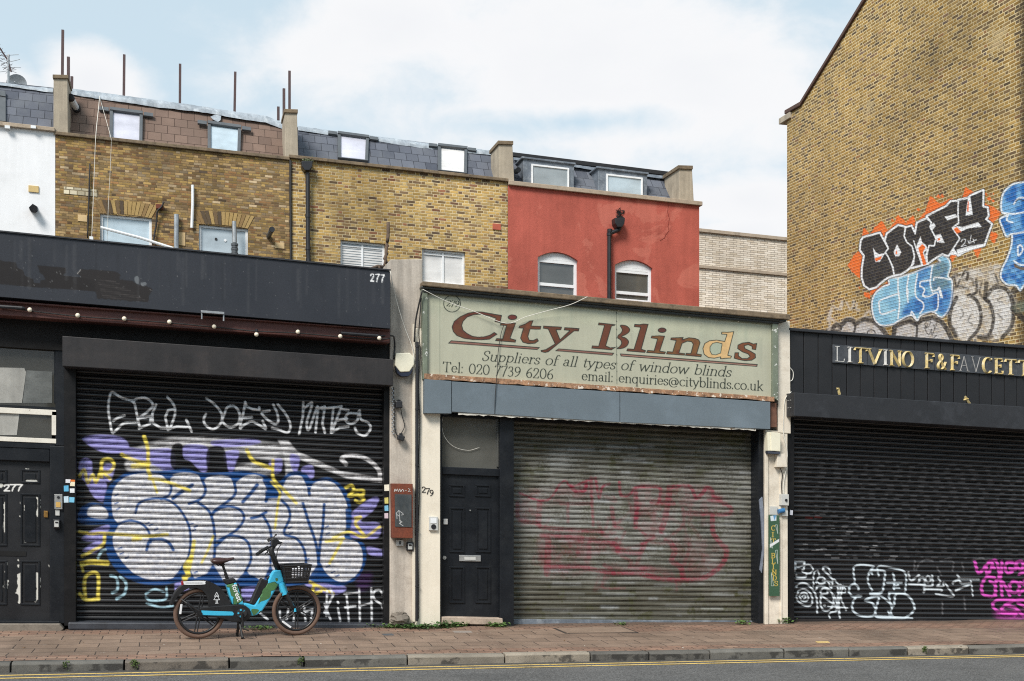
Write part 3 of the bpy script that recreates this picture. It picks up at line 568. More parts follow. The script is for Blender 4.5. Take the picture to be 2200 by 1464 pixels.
def kerb_mat():
    b = NB('granite_kerb'); n1 = b.noise(3, 5, .65); n2 = b.noise(90, 3, .8); r = b.n('ShaderNodeNewGeometry').outputs['Random Per Island']
    col = b.mul(b.ramp(r, [(0, C(98,96,91)), (.35, C(112,108,101)), (.6, C(90,87,82)), (.8, C(146,136,122)), (1, C(106,98,90))]), b.math('MULTIPLY', b.rng(n1, .3, .7, .7, 1.2), b.rng(n2, .25, .75, .75, 1.25)))
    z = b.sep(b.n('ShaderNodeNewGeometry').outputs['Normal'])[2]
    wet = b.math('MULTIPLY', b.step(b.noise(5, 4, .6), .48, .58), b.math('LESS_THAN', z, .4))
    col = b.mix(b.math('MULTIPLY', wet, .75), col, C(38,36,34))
    b.set(Base_Color=col, Roughness=.8); b.bump(b.math('ADD', n2, n1), .5, .01); return b.m
m = MB()
for a in [(-150,150)]:
    for y0, y1 in [(-90, 120)]:
        m.add([(-150,y0,-1.2+.02*150), (150,y0,-1.2-.02*150), (150,y1,-1.2-.02*150), (-150,y1,-1.2+.02*150)], [(0,1,2,3)])
m.build('ground', wm('earth', (96,88,76), .95, .2, .3, .1, 8, 0), kind='structure', origin=(0,0,0))
# pavement
xs = np.linspace(-9, 19, 220); ys = np.linspace(0.45, KY, 40)
A = np.zeros((len(ys), len(xs), 3)); A[:,:,0] = xs; A[:,:,1] = ys[:,None]
for i, y in enumerate(ys):
    for k, x in enumerate(xs): A[i,k,2] = zg(x, y)+0.004*math.sin(x*2.1+y*3)+0.003*math.sin(x*5.3-y*4.1)
m = MB(); m.grid(A[::-1], len(xs), len(ys)); V = np.array(m.v)
o = m.build('pavement', pavement_mat(), kind='structure', origin=(0,0,0), recalc=False)
li = np.empty(len(o.data.loops), dtype=np.int64); o.data.loops.foreach_get('vertex_index', li)
o.data.uv_layers['uv'].data.foreach_set('uv', np.stack([V[li,0], V[li,1]-KY], 1).astype(np.float32).ravel())
# road
xs = np.linspace(-14, 26, 60); ys = np.linspace(KY-.1, -15.5, 40); A = np.zeros((len(ys), len(xs), 3)); A[:,:,0] = xs; A[:,:,1] = ys[:,None]
for i, y in enumerate(ys):
    for k, x in enumerate(xs): A[i,k,2] = zr(x, y)
m = MB(); m.grid(A[::-1], len(xs), len(ys)); m.build('road', asphalt_mat(), kind='structure', origin=(0,0,0), recalc=False, smooth=True)
# far pavement under the photographer
m = MB(); m.add([(-14,-15.4,zr(-14,-15.5)+.1), (26,-15.4,zr(26,-15.5)+.1), (26,-22,zr(26,-15.5)+.15), (-14,-22,zr(-14,-15.5)+.15)], [(0,1,2,3)])
m.build('far_pavement', M['conc_d'], kind='structure', origin=(0,0,0))
# kerb stones, one strip
m = MB(); x = -8.5; KB = KY-0.14
while x < 18:
    L = random.uniform(.75, 1.25); g = .018; j = lambda s=.006: random.uniform(-s, s)
    a, c = x+g, x+L
    t0, t1 = zk(a)+.002+j(), zk(c)+.002+j(); b0 = -.16; f = .02+random.uniform(0, .012)
    m.add([(a,KY,t0+b0),(c,KY,t1+b0),(c,KY,t1),(a,KY,t0),(a,KB+f,t0-.002),(c,KB+f,t1-.002),(c,KB+j(),t1-f),(a,KB+j(),t0-f),(a,KB,t0+b0),(c,KB,t1+b0)],
          [(0,1,2,3),(3,2,5,4),(4,5,6,7),(7,6,9,8),(0,3,4,7,8),(1,9,6,5,2),(0,8,9,1)])
    x += L
m.build('kerb', kerb_mat(), kind='structure', origin=(0,0,0), bevel=.006)
# double yellow lines: thin worn sheets on the road
def line_mat():
    b = NB('yellow_line'); n = b.noise(22, 5, .7); n2 = b.noise(90, 3, .8)
    col = b.mul(C(222,188,108), b.rng(b.noise(3, 4, .6), .3, .7, .8, 1.12))
    col = b.mix(b.step(b.math('ADD', b.math('MULTIPLY', n, .7), b.math('MULTIPLY', n2, .4)), .60, .66), col, C(110,100,80))
    b.set(Base_Color=col, Roughness=.7); return b.m
lm = line_mat()
for py0, py1 in ((1452.3, 1408.0), (1458.6, 1411.5)):
    p, q = GP(0, py0, zr), GP(2200, py1, zr); m = MB()
    dx = (q-p); n = 40; vs = []
    for i in range(n+1):
        t = -.25+1.5*i/n; x, y = p.x+dx.x*t, p.y+dx.y*t; w = .03
        vs += [(x, y-w, zr(x, y-w)+.004), (x, y+w, zr(x, y+w)+.004)]
    m.add(vs, [(2*i, 2*i+2, 2*i+3, 2*i+1) for i in range(n)])
    m.build('road_marking', lm, kind='structure', origin=(0,0,0))
# ---------------------------------------------------------------- the terrace behind, set back 13 m
HY = 13.0
def window(root, X0, X1, W0, W1, Yw, t, fm, pm, bars=(), name='window', depth=.06):
    m = MB(); frame(m, X0, X1, W0, W1, t, Yw, Yw+depth, bars); w = m.build(name, fm, root, bevel=.004)
    m = MB(); m.xw(X0+t*.6, X1-t*.6, W0+t*.6, W1-t*.6, Yw+depth*.6, Yw+depth*.6+.012); m.build('pane', pm, w)
    return w
def plane_hit(px, py, p0, n):
    d = Vector(ray(px, py)); c = Vector((0, CY, CZ)); t = (p0-c).dot(n)/d.dot(n); return c+d*t
def mansard(root, bl, br, tr, tl, mat, Yb=13.42, Yt=14.25, name='mansard_roof'):
    p = [P(*bl, Yb), P(*br, Yb), P(*tr, Yt), P(*tl, Yt)]
    n = (p[1]-p[0]).cross(p[3]-p[0]).normalized()
    if n.y > 0: n = -n
    m = MB(); m.prism(p, -n*.2)
    m.prism([p[3]+Vector((0,.01,-.05)), p[2]+Vector((0,.01,-.05)), p[2]+Vector((0,5.5,-.05)), p[3]+Vector((0,5.5,-.05))], (0,0,-.2))
    r = m.build(name, mat, root)
    return r, p[0], n
def rooflight(root, outer, t, p0, n, fm, pm, hood=True):
    # outer tl,tr,br,bl in pixels, lying in the slope
    q = [plane_hit(x, y, p0, n)+n*.07 for x, y in outer]; ex = (q[1]-q[0]).normalized(); ey = (q[3]-q[0]).normalized()
    tl, tr, br, bl = q; m = MB()
    for a in ((tl, tl+ex*t, bl+ex*t, bl), (tr-ex*t, tr, br, br-ex*t)): m.prism([v+n*.002 for v in a], -n*.16)
    m.prism([tl+n*.03, tr+n*.03, tr+ey*t*1.3+n*.03, tl+ey*t*1.3+n*.03], -n*.2); m.prism([bl, br, br-ey*t*.4, bl-ey*t*.4], -n*.16)
    if hood:
        for s, c in ((-1, tl), (1, tr)): m.prism([c+ex*s*.02, c+ex*s*.24, c+ex*s*.24+ey*.12, c+ex*s*.02+ey*.12], -n*.06)
    w = m.build('rooflight', fm, root, bevel=.006)
    m = MB(); m.prism([v-n*.05 for v in (tl+ex*t*.8+ey*t, tr-ex*t*.8+ey*t, br-ex*t*.8-ey*t*.3, bl+ex*t*.8-ey*t*.3)], -n*.02); m.build('pane', pm, w)
def flash(root, pts, drop, mat, Y=14.2, name='lead_flashing'):
    m = MB(); n = 46; pp = []
    xs = np.linspace(pts[0][0], pts[-1][0], n); ys = np.interp(xs, [p[0] for p in pts], [p[1] for p in pts])
    rnd = np.cumsum(np.random.RandomState(int(pts[0][0])+900).normal(0, .5, n)); rnd -= np.linspace(rnd[0], rnd[-1], n)
    top = [P(x, y+random.uniform(-.6,.6), Y+.02) for x, y in zip(xs, ys)]; mid = [P(x, y+drop*.55+rnd[i]*.5, Y-.08+random.uniform(-.02,.02)) for i, (x, y) in enumerate(zip(xs, ys))]
    low = [P(x, y+drop+rnd[i], Y-.10+random.uniform(-.01,.015)) for i, (x, y) in enumerate(zip(xs, ys))]
    back = [p+Vector((0,.5,.01)) for p in top]
    for i in range(n-1):
        m.add([top[i],top[i+1],mid[i+1],mid[i],low[i+1],low[i],back[i],back[i+1]], [(0,3,2,1),(3,5,4,2),(6,0,1,7)])
    m.build(name, mat, root, smooth=True)
def party(root, xl, xr, yt, yb, mat, name='party_wall', depth=.85, cap=8, tilt=0):
    m = MB(); m.fp([(xl,yt+cap),(xr-1,yt+cap+.6),(xr+tilt,yb),(xl+tilt*.3,yb)], 12.97, 12.97+depth); w = m.build(name, mat, root, bevel=.01)
    m = MB(); m.fp([(xl-2,yt),(xr+1,yt+1),(xr+1,yt+cap+1),(xl-2,yt+cap)], 12.93, 13.0+depth); m.build('coping_stone', M['coping'], w, bevel=.01)
def house_body(m, X0, X1, Wt, Yf=13.3): m.xw(X0+.02, X1-.02, -3, Wt-.35, Yf, 21)
def hole(tl, tr, hgt):
    X0, W1 = XW(*tl, HY); X1, _ = XW(*tr, HY); return (X0, X1, W1-hgt, W1)
def arch_bricks(root, h, px=.30, hgt=.30):
    # flat gauged arch: a fan of bricks over the opening
    X0, X1, W0, W1 = h; m = MB(); n = 15; y = HY-.012
    for i in range(n):
        a = X0+(X1-X0)*i/n; b = X0+(X1-X0)*(i+.86)/n; s = lambda x: ((x-X0)/(X1-X0)-.5)*.16*2; r = lambda x: .05*(1-(2*(x-X0)/(X1-X0)-1)**2)
        m.prism([(a, y, W1+r(a)*.6+SLX*a), (b, y, W1+r(b)*.6+SLX*b), (b+s(b), y, W1+hgt+r(b)+SLX*b), (a+s(a), y, W1+hgt+r(a)+SLX*a)], (0, .03, 0))
    return m.build('brick_arch', M['arch_r'], root)
b = NB('arch_voussoirs'); r = b.n('ShaderNodeNewGeometry').outputs['Random Per Island']
b.set(Base_Color=b.mul(b.ramp(r, [(0, C(160,130,78)), (.3, C(178,150,98)), (.55, C(138,110,72)), (.8, C(108,88,64)), (1, C(80,68,56))]), b.rng(b.noise(40, 4, .7), .25, .75, .7, 1.2)), Roughness=.9); M['arch_r'] = b.m
# --- white house
hx0, hw = XW(-420, 262, HY); hx1, _ = XW(118.5, 290, HY); _, hwt = XW(0, 272, HY)
H0 = thing('terraced_house', (hx0, HY, 0), 'white rendered house with a grey slate mansard at the left edge', 'house')
m = MB(); wall(m, HY, hx0, hx1, -3, hwt, []); m.xw(hx0, hx1, -3, hwt-.2, 13.3, 21); m.build('wall', M['white_wall'], H0)
m = MB(); m.xw(hx0, hx1, hwt, hwt+.09, 12.9, 13.4); m.build('coping_stone', M['coping_n'], H0, bevel=.01)
r_, p0, n_ = mansard(H0, (-420,225), (116,282), (116,189), (-420,132), M['slate'])
flash(H0, [(-420,131),(-70,168),(0,177),(60,185),(114,190)], 9, M['lead'])
rooflight(H0, [(-40,195),(13,204),(13,266),(-40,260)], .14, p0, n_, M['grey_fr'], M['pane_blue'], hood=False)
m = MB(); m.fr(61, 398, 83, 412, 12.97, 13.02); f = m.build('vent_plate', wm('yellowed_plastic', (206,178,120), .6, .1, 6), H0, bevel=.004)
for px in (10, 66): m = MB(); m.fr(px, 269, px+11, 275, 12.86, 12.96); m.build('roof_vent', M['white_fr'], H0)
# --- weathered brick house with brown mansard
X0, Wt = XW(119, 291, HY); X1, _ = XW(622.5, 347, HY)
H1 = thing('terraced_house', (X0, HY, 0), 'weathered brown brick house under the brown slate mansard with two rooflights', 'house')
ha, hb = hole((215,459),(326,471), 1.25), hole((427,482),(533,492), 1.25)
m = MB(); wall(m, HY, X0, X1, -3, Wt, [ha, hb]); house_body(m, X0, X1, Wt); m.build('wall', M['brick_a'], H1)
m = MB(); m.xw(X0, X1, Wt, Wt+.08, 12.93, 13.4); m.build('coping_stone', M['coping'], H1, bevel=.012)
window(H1, *ha, HY+.06, .06, M['white_fr'], M['pane_blue'])
w_ = window(H1, *hb, HY+.06, .06, M['white_fr'], M['pane_pale'])
for px, py in ((464,514),(484,517)): m = MB(); m.cyl(P(px, py, HY+.09), (0,1,0), .032, .02, 12); m.build('vent_hole', M['black_pl'] if px < 470 else M['white_fr'], w_)
for h in (ha, hb): arch_bricks(H1, h)
r_, p0, n_ = mansard(H1, (144,294), (613,350), (613,266), (144,190), M['slate_b'])
flash(H1, [(144,189),(267,206),(387,222),(505,240),(570,249),(612,266)], 13, M['lead'])
rooflight(H1, [(236,236),(307,245),(306,310),(235,302)], .075, p0, n_, M['grey_fr'], M['pane_lilac'])
rooflight(H1, [(446,265),(518,275),(516,337),(446,329)], .075, p0, n_, M['grey_fr'], M['pane_blue'])
party(H1, 115, 146, 160, 290, M['stone']); party(H1, 612, 639, 234, 338, M['stone'], tilt=2)
m = MB()
for q in [[(452,252),(463,247),(475,250),(474,259),(468,263),(458,258)]]: m.prism([plane_hit(x, y, p0, n_)+n_*.012 for x, y in q], -n_*.01)
m.build('lead_patch', M['lead'], H1)
for xl, yt, xr, yb in ((167,461,187,475), (384,499,398,527), (591,521,611,533)):
    m = MB(); nn = int((xr-xl)/3); m.fr(xl, yt, xr, yb, 12.985, 13.01); a_ = m.build('air_brick', wm('terracotta_pale', (204,176,132), .9, .15, 8), H1)
m = MB(); m.fr(137, 401, 209, 416, 12.985, 13.01); m.build('repair_bricks', brick('pale_repair', [(0, C(196,184,156)), (1, C(214,204,180))], (150,136,110), h=.2, st=.17, joint=.02, flemish=False), H1)
# --- yellow brick house with grey mansard
X0, Wt = XW(623, 342, HY); X1, _ = XW(1090, 394, HY); hX2 = X1
H2 = thing('terraced_house', (X0, HY, 0), 'yellow stock brick house with a grey mansard and two curtained windows', 'house')
ha, hb = hole((731,516),(827,525), 1.2), hole((906,534),(999,544), .86)
m = MB(); wall(m, HY-.03, X0, X1, -3, Wt, [ha, hb], .15); house_body(m, X0, X1, Wt); m.build('wall', M['brick_b'], H2)
m = MB(); m.xw(X0-.03, X1, Wt, Wt+.08, 12.88, 13.4); m.build('coping_stone', M['coping'], H2, bevel=.012)
def ww(h, pm, blind_or_reflection):
    a, b_, c, d = h; t = .055
    w = window(H2, a, b_, c, d, HY+.05, t, M['white_fr'], pm, [('v', (a+b_)/2, .05), ('h', d-.12, .03)])
    m = MB(); m.xw(a+(b_-a)*.3, a+(b_-a)*.3+.32, d-.045, d-.02, HY+.045, HY+.06); m.build('trickle_vent', M['white_fr'], w)
    if blind_or_reflection:
        m = MB()
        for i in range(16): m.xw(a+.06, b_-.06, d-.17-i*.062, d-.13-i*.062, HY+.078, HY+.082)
        m.build('blind_or_reflection', M['pane_curtain'], w)
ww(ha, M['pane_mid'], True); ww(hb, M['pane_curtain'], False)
for h in (ha, hb): arch_bricks(H2, (h[0], h[1], h[2], h[3]))
r_, p0, n_ = mansard(H2, (641,346), (1073,396), (1073,327), (641,272), M['slate'])
flash(H2, [(640,271),(720,282),(800,292),(940,311),(1073,326)], 9, M['lead'])
rooflight(H2, [(725,288),(792,297),(790,350),(725,343)], .075, p0, n_, M['grey_fr'], M['pane_lilac'])
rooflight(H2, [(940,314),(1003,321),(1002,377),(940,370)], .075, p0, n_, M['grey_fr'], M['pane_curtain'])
party(H2, 1072, 1102, 302, 392, M['stone'], tilt=3)
m = MB(); m.fr(1059, 480, 1076, 493, 12.94, 12.99); m.build('replacement_brick', wm('red_brick', (176,92,72), .9, .15, 8), H2)
# --- red rendered house
X0 = hX2; X1, Wt = XW(1500.5, 446, HY); _, Wl = XW(1092, 398, HY); Wt = (Wt+Wl)/2
H3 = thing('terraced_house', (X0, HY, 0), 'red rendered house with two arched sash windows and lead dormers', 'house')
ha, hb = hole((1154,539),(1240,550), 1.25), hole((1319.5,556),(1400,566), 1.15)
m = MB(); wall(m, HY-.05, X0, X1, -3, Wt, [ha, hb], .2)
for h in (ha, hb):   # segmental arch spandrels
    a, b_, c, d = h; n = 14; rise = .17
    top = [(a+(b_-a)*i/n, d-rise*(2*i/n-1)**2) for i in range(n+1)]
    for i in range(n):
        (x0, w0), (x1, w1) = top[i], top[i+1]
        if max(d-w0, d-w1) < 1e-4: continue
        m.add([(x0,HY-.05,w0+SLX*x0),(x1,HY-.05,w1+SLX*x1),(x1,HY-.05,d+SLX*x1),(x0,HY-.05,d+SLX*x0),(x0,HY+.15,w0+SLX*x0),(x1,HY+.15,w1+SLX*x1)], [(0,1,2,3),(0,4,5,1)])
house_body(m, X0, X1, Wt, 13.35); m.build('wall', M['red_wall'], H3)
m = MB(); m.xw(X0, X1+.06, Wt, Wt+.11, 12.86, 13.4); m.build('coping_stone', M['coping_n'], H3, bevel=.012)
for h, up in ((ha, False), (hb, True)):
    a, b_, c, d = h; n = 14; rise = .17; m = MB(); t = .075; yf = HY+.04
    for i in range(n):   # curved head of the sash frame
        x0, x1 = a+(b_-a)*i/n, a+(b_-a)*(i+1)/n; f = lambda x: d-rise*(2*(x-a)/(b_-a)-1)**2+.02
        base = d-rise-.03
        m.prism([(x0,yf,f(x0)+SLX*x0),(x1,yf,f(x1)+SLX*x1),(x1,yf,base+SLX*x1),(x0,yf,base+SLX*x0)], (0,.07,0))
    wpx = lambda py: XW(1240 if not up else 1360, py, yf)[1]
    frame(m, a, b_, c, d-rise-.03, t, yf, yf+.08, [('h', wpx(617), .08)] if not up else [('h', wpx(585), .08), ('h', wpx(631), .08), ('h', wpx(646), .06)])
    w = m.build('window', M['white_fr'], H3, bevel=.004)
    m = MB(); m.xw(a+.05, b_-.05, c+.05, d-rise-.06, yf+.05, yf+.062); m.build('pane', M['pane_dark'], w)
r_, p0, n_ = mansard(H3, (1102,396), (1462,440), (1462,384), (1102,341), M['slate'])
m = MB(); p_, q_ = P(1102,327,14.1), P(1463,372,14.1); p2, q2 = P(1102,336,14.1), P(1463,381,14.1); m.prism([p_, q_, q2, p2], (0,.5,0)); m.build('fascia', M['clad'], H3, bevel=.01)
flash(H3, [(1103,336),(1280,358),(1462,381)], 8, M['lead_d'], Y=14.14)
for o4, g4, pm in (([(1124,339),(1234,353),(1233,407),(1124,399)], [(1141,353),(1222,363),(1222,407),(1141,400)], M['pane_mid']), ([(1285,360),(1391,374),(1390,428),(1285,418)], [(1302,374),(1380,384),(1380,425),(1302,418)], M['pane_blue'])):
    m = MB(); m.fp(o4, 13.45, 14.9); d_ = m.build('dormer', M['lead_d'], H3, bevel=.015)
    X0_, W1_ = XW(*g4[0], 13.44); X1_, _ = XW(*g4[1], 13.44); W0_ = XW(*g4[3], 13.44)[1]-.1
    m = MB(); frame(m, X0_, X1_, W0_, W1_, .045, 13.40, 13.46); m.build('window_frame', M['white_fr'], d_, bevel=.004)
    m = MB(); m.xw(X0_+.04, X1_-.04, W0_+.04, W1_-.04, 13.43, 13.437); m.build('pane', pm, d_)
    m = MB(); m.fp([(o4[0][0]-3,o4[0][1]-3),(o4[1][0]+3,o4[1][1]-3),(o4[1][0]+3,o4[1][1]+1),(o4[0][0]-3,o4[0][1]+1)], 13.40, 14.9); m.build('dormer_roof', M['lead_d'], d_, bevel=.01)
party(H3, 1459, 1488, 355, 438, M['stone'], tilt=3, depth=1.0)
m = MB(); m.cyl(P(1111,367,13.5), (0,1,.1), .07, .25, 12); m.build('flue', M['black_pl'], H3, smooth=False)
# hairline crack in the render
m = MB(); pts = [P(x, y, HY-.052) for x, y in ((1436,440),(1434,455),(1438,470),(1435,486),(1437,496),(1430,505),(1427,512),(1418,517))]; m.tube(pts, .008, 5); m.build('crack', wm('crack_dark', (130,54,44), .9), H3)
# --- cream brick block further back
BY = 22.0; X0, W1 = XW(1494, 497, BY); X1, _ = XW(1720, 524, BY); W2 = XW(1502, 571, BY)[1]
B4 = thing('brick_building', (X0, BY, 0), 'pale cream brick block with two string courses behind the red house', 'building')
m = MB(); wall(m, BY, X0, X1+6, -3, W1, []); m.xw(X0, X1+6, -3, W1-.1, BY+.3, BY+8); m.build('wall', M['brick_w'], B4)
m = MB(); m.xw(X0-.1, X1+6, W1-.02, W1+.10, BY-.08, BY+.5); m.xw(X0-.1, X1+6, W2-.09, W2+.02, BY-.07, BY+.01); m.build('string_course', M['coping_n'], B4, bevel=.01)
# --- gable house at the right
GX = 15.35
c0 = PX(1691, 247, GX); yr = c0.y; ka = PX(1722, 228, GX); kb = PX(1862, 0, GX)
sl = (kb.z-ka.z)/(kb.y-ka.y); yap = yr-5.6; zap = ka.z+sl*(yap-ka.y); yfr = yr-11.0
GH = thing('gable_house', (GX, yr, 0), 'tall brown brick gable end with painted lettering above the black shop', 'house')
# painted field: fine grid in the wall, big faces round it
ya, yb_ = PX(1742, 600, GX).y, PX(2216, 600, GX).y; WG = lambda p: p.z-SLY*p.y
wa = WG(PX(2216, 790, GX)); wb = max(WG(PX(2196, 385, GX)), WG(PX(2100, 385, GX)))
wz = lambda y, w: (GX, y, w+SLY*y)
nu = int((ya-yb_)/.016)+1; nv = int((wb-wa)/.016)+1
A = np.zeros((nv, nu, 3)); yy = np.linspace(ya, yb_, nu); wv = np.linspace(wb, wa, nv)
A[:,:,0] = GX; A[:,:,1] = yy[None,:]; A[:,:,2] = wv[:,None]+SLY*yy[None,:]
m = MB(); m.grid(A, nu, nv); cvg = Canvas(A.reshape(-1, 3)); n0 = len(m.v); lo = -1.0
m.add([(GX,yr,lo), wz(ya, lo), wz(ya, wb), wz(yr, wb)], [(0,1,2,3)])
m.add([wz(ya,lo), wz(yb_,lo), wz(yb_,wa), wz(ya,wa)], [(0,1,2,3)])
m.add([wz(yb_,lo), wz(yfr,lo), wz(yfr,wb), wz(yb_,wb)], [(0,1,2,3)])
m.add([wz(yr,wb), wz(yfr,wb), (GX,yfr,ka.z), (GX,yap,zap), (GX,ka.y,ka.z), (GX,yr,c0.z)], [(0,1,2,3,4,5)])
R = 9.0; G = lambda y, z: (GX+R, y, z)
m.add([(GX,yr,lo), (GX,yr,c0.z), G(yr,c0.z), G(yr,lo)], [(0,1,2,3)]); m.add([(GX,yfr,lo), (GX,yfr,ka.z), G(yfr,ka.z), G(yfr,lo)], [(3,2,1,0)])
def paint_gable(c):
    c.tf(1760, 380, 4.066); W_ = (236,238,240); K = (44,44,48); OR = (238,112,48)
    # old white and grey throw-ups
    c.poly([(1150,900),(1240,820),(1370,800),(1560,770),(1600,900),(1700,1010),(1720,1200),(1690,1340),(1600,1410),(1400,1425),(1290,1440),(1190,1410),(1140,1300),(1130,1050)], (206,200,192), 6, .92, True, grain=.6, gs=10, rough=3)
    c.poly([(1150,1150),(1200,1060),(1300,1040),(1390,1110),(1412,1230),(1385,1340),(1300,1430),(1210,1400),(1155,1300)], (222,220,218), 1.5, .8, True, grain=.5, gs=7)
    c.poly([(1480,1020),(1560,970),(1650,1010),(1690,1130),(1680,1280),(1600,1400),(1520,1400),(1510,1200)], (222,220,218), 1.5, .8, True, grain=.5, gs=7)
    for q, w in (([(1310,1035),(1380,1090),(1413,1210),(1390,1330),(1310,1425)],5), ([(1440,1060),(1495,1120),(1522,1250),(1480,1385),(1390,1400)],5), ([(1470,1040),(1500,990),(1570,965),(1650,1000),(1692,1120),(1685,1290),(1600,1405)],6), ([(1200,1055),(1150,1160),(1140,1280),(1190,1390)],6), ([(1372,900),(1372,1010),(1300,1040)],4), ([(1460,930),(1452,1060),(1480,1090)],6), ([(1250,870),(1270,830),(1300,840),(1290,900)],4), ([(1180,880),(1200,960),(1230,900)],3), ([(1700,1000),(1740,970),(1800,960),(1850,1000)],9), ([(1690,1150),(1740,1200),(1830,1290)],8)):
        c.stroke(q, w*1.5, (46,44,46), 1.2, .95, grain=.2)
    for q, w in (([(1160,1140),(1130,1080),(1150,1000),(1220,960),(1300,980)],6), ([(1200,1390),(1170,1330)],9), ([(1410,1400),(1450,1425),(1500,1395)],10), ([(1420,930),(1400,1000),(1420,1050)],5), ([(1540,860),(1560,930),(1520,960)],5), ([(1600,1050),(1560,1080),(1600,1100)],3), ([(1240,1150),(1260,1200),(1230,1240)],3), ([(1330,1200),(1300,1260),(1340,1290)],3), ([(1560,1200),(1600,1240)],3), ([(1250,900),(1330,890),(1350,950)],5), ([(1150,900),(1180,860),(1230,850)],6)):
        c.stroke(q, w, (58,55,56), 1.6, .8, grain=.35)
    c.poly([(1690,990),(1760,960),(1900,980),(1900,1130),(1720,1180)], (60,56,52), 5, .6, True, grain=.5)
    c.poly([(1700,1120),(1900,1060),(1900,1160),(1730,1190)], (120,132,116), 4, .6, True, grain=.5)
    rg = np.random.RandomState(4)
    for i in range(150):
        x, y = rg.uniform(1140, 1720), rg.uniform(800, 1420); L_ = rg.uniform(8, 34); c.stroke([(x,y),(x+L_,y-L_*.22)], rg.uniform(1.0, 2.6), [(70,66,64),(236,234,230),(120,104,84)][i % 3], .9, rg.uniform(.35, .8), False, grain=.4, seed=i)
    # grey bumps on the left
    for top, base in (([(75,1350),(110,1330),(150,1290),(185,1310),(200,1290),(240,1250),(290,1255),(318,1285),(350,1265),(400,1245),(470,1260),(530,1310),(590,1385)], 1400), ([(650,1395),(660,1310),(730,1280),(790,1258),(845,1290),(900,1250),(990,1230),(1070,1270),(1120,1340),(1160,1425)], 1450)):
        c.poly(top+[(top[-1][0],base),(top[0][0],base)], (196,194,194), 2, .95, False, grain=.35, gs=8)
        c.stroke([(x, y-18) for x, y in top], 4, (220,218,216), 3, .8, False, grain=.4)
        c.stroke(top, 10, (46,44,46), 1.4, .97, False, grain=.2)
    for q, w in (([(190,1310),(185,1340),(110,1345)],4), ([(300,1270),(315,1310),(305,1360)],5), ([(845,1290),(855,1320),(850,1400)],5), ([(420,1370),(430,1345),(470,1340),(490,1365)],2.6), ([(1230-300,1300),(920,1330),(950,1290),(930,1340),(960,1380),(980,1330),(985,1390),(1005,1330),(1000,1290)],1.6), ([(1005,1300),(1030,1280),(1010,1330)],1.6), ([(940,1270),(920,1290),(945,1320),(975,1270),(950,1260)],1.6), ([(1025,1385),(1000,1410)],2)):
        c.stroke(q, w, (52,50,52), .8, .9)
    for q, w in (([(75,1250),(110,1170),(85,1215),(130,1260),(90,1240),(95,1310),(85,1340)],5), ([(100,1170),(120,1130),(150,1150),(190,1160),(200,1090),(180,1140)],4), ([(240,1100),(270,1160),(300,1110),(300,1080)],4), ([(330,1110),(325,1160),(350,1165)],4), ([(395,1210),(440,1170),(450,1200)],4)):
        c.stroke(q, w, (214,208,200), 2.4, .7, grain=.3)
    # orange splash
    for q in ([(370,520),(390,445),(420,470),(440,500),(540,390),(560,400),(600,470),(690,345),(740,370),(760,400),(820,330),(850,400),(930,300),(970,165),(1060,240),(1120,200),(1160,190),(1150,260),(940,420),(600,560),(420,560)], [(345,650),(300,690),(245,780),(300,840),(370,900),(400,700)], [(1250,190),(1275,90),(1360,140),(1430,150),(1330,200)], [(1440,230),(1520,260),(1590,310),(1570,360),(1520,400),(1470,400)], [(1340,630),(1425,615),(1385,715)], [(1130,690),(1180,630),(1200,680),(1165,745)], [(390,1010),(440,1010),(440,1060),(410,1050)], [(440,1000),(560,950),(600,905),(600,940),(520,1010),(450,1030)], [(1500,480),(1560,500),(1530,580),(1490,540)]):
        c.poly(q, OR, 1.0, .95, grain=.12, rough=.9)
    for x, y, r in ((390,465,14),(490,450,12),(540,420,22),(690,365,26),(770,390,15),(865,285,18),(1040,175,22),(1075,170,16),(1460,155,18),(1485,190,20),(1520,210,16),(1520,150,9),(1540,510,26),(1515,560,14),(350,970,12),(405,1030,20),(435,1045,12),(640,380,14)):
        c.poly([(x-r,y),(x,y-r),(x+r,y+4),(x,y+r)], OR, 1, .9, rough=.8)
    # blue lettering, lower
    B1 = [(610,890),(690,880),(790,850),(850,830),(980,775),(1010,770),(1060,745),(1030,710),(1080,690),(1130,720),(1147,790),(1125,870),(1158,905),(1160,1000),(1140,1130),(1090,1215),(1050,1222),(990,1180),(890,1210),(855,1255),(800,1210),(700,1255),(640,1290),(540,1297),(480,1235),(460,1110),(490,1020),(560,960),(610,940)]
    c.poly(B1, (40,52,66), 1.2, .85, True, grow=3.5); c.poly(B1, W_, .8, .95, True, grow=1.6)
    c.poly(B1, (126,180,210), 1, 1, True, grow=-1.6, shade=(150,200,222), gs=14)
    c.poly([(780,1090),(850,1040),(980,1020),(1150,980),(1140,1130),(1090,1200),(1000,1170),(900,1190),(800,1200),(720,1220),(740,1140)], (26,92,166), 6, .92, True, shade=(72,140,200), gs=10)
    c.poly([(860,840),(980,790),(975,900),(940,1040),(860,1050)], (44,112,180), 5, .85, True, shade=(110,170,210), gs=9)
    c.poly([(1000,780),(1070,740),(1130,780),(1110,880),(1150,950),(1000,1000),(985,880)], (84,110,116), 4, .75, True, shade=(54,88,130), gs=8)
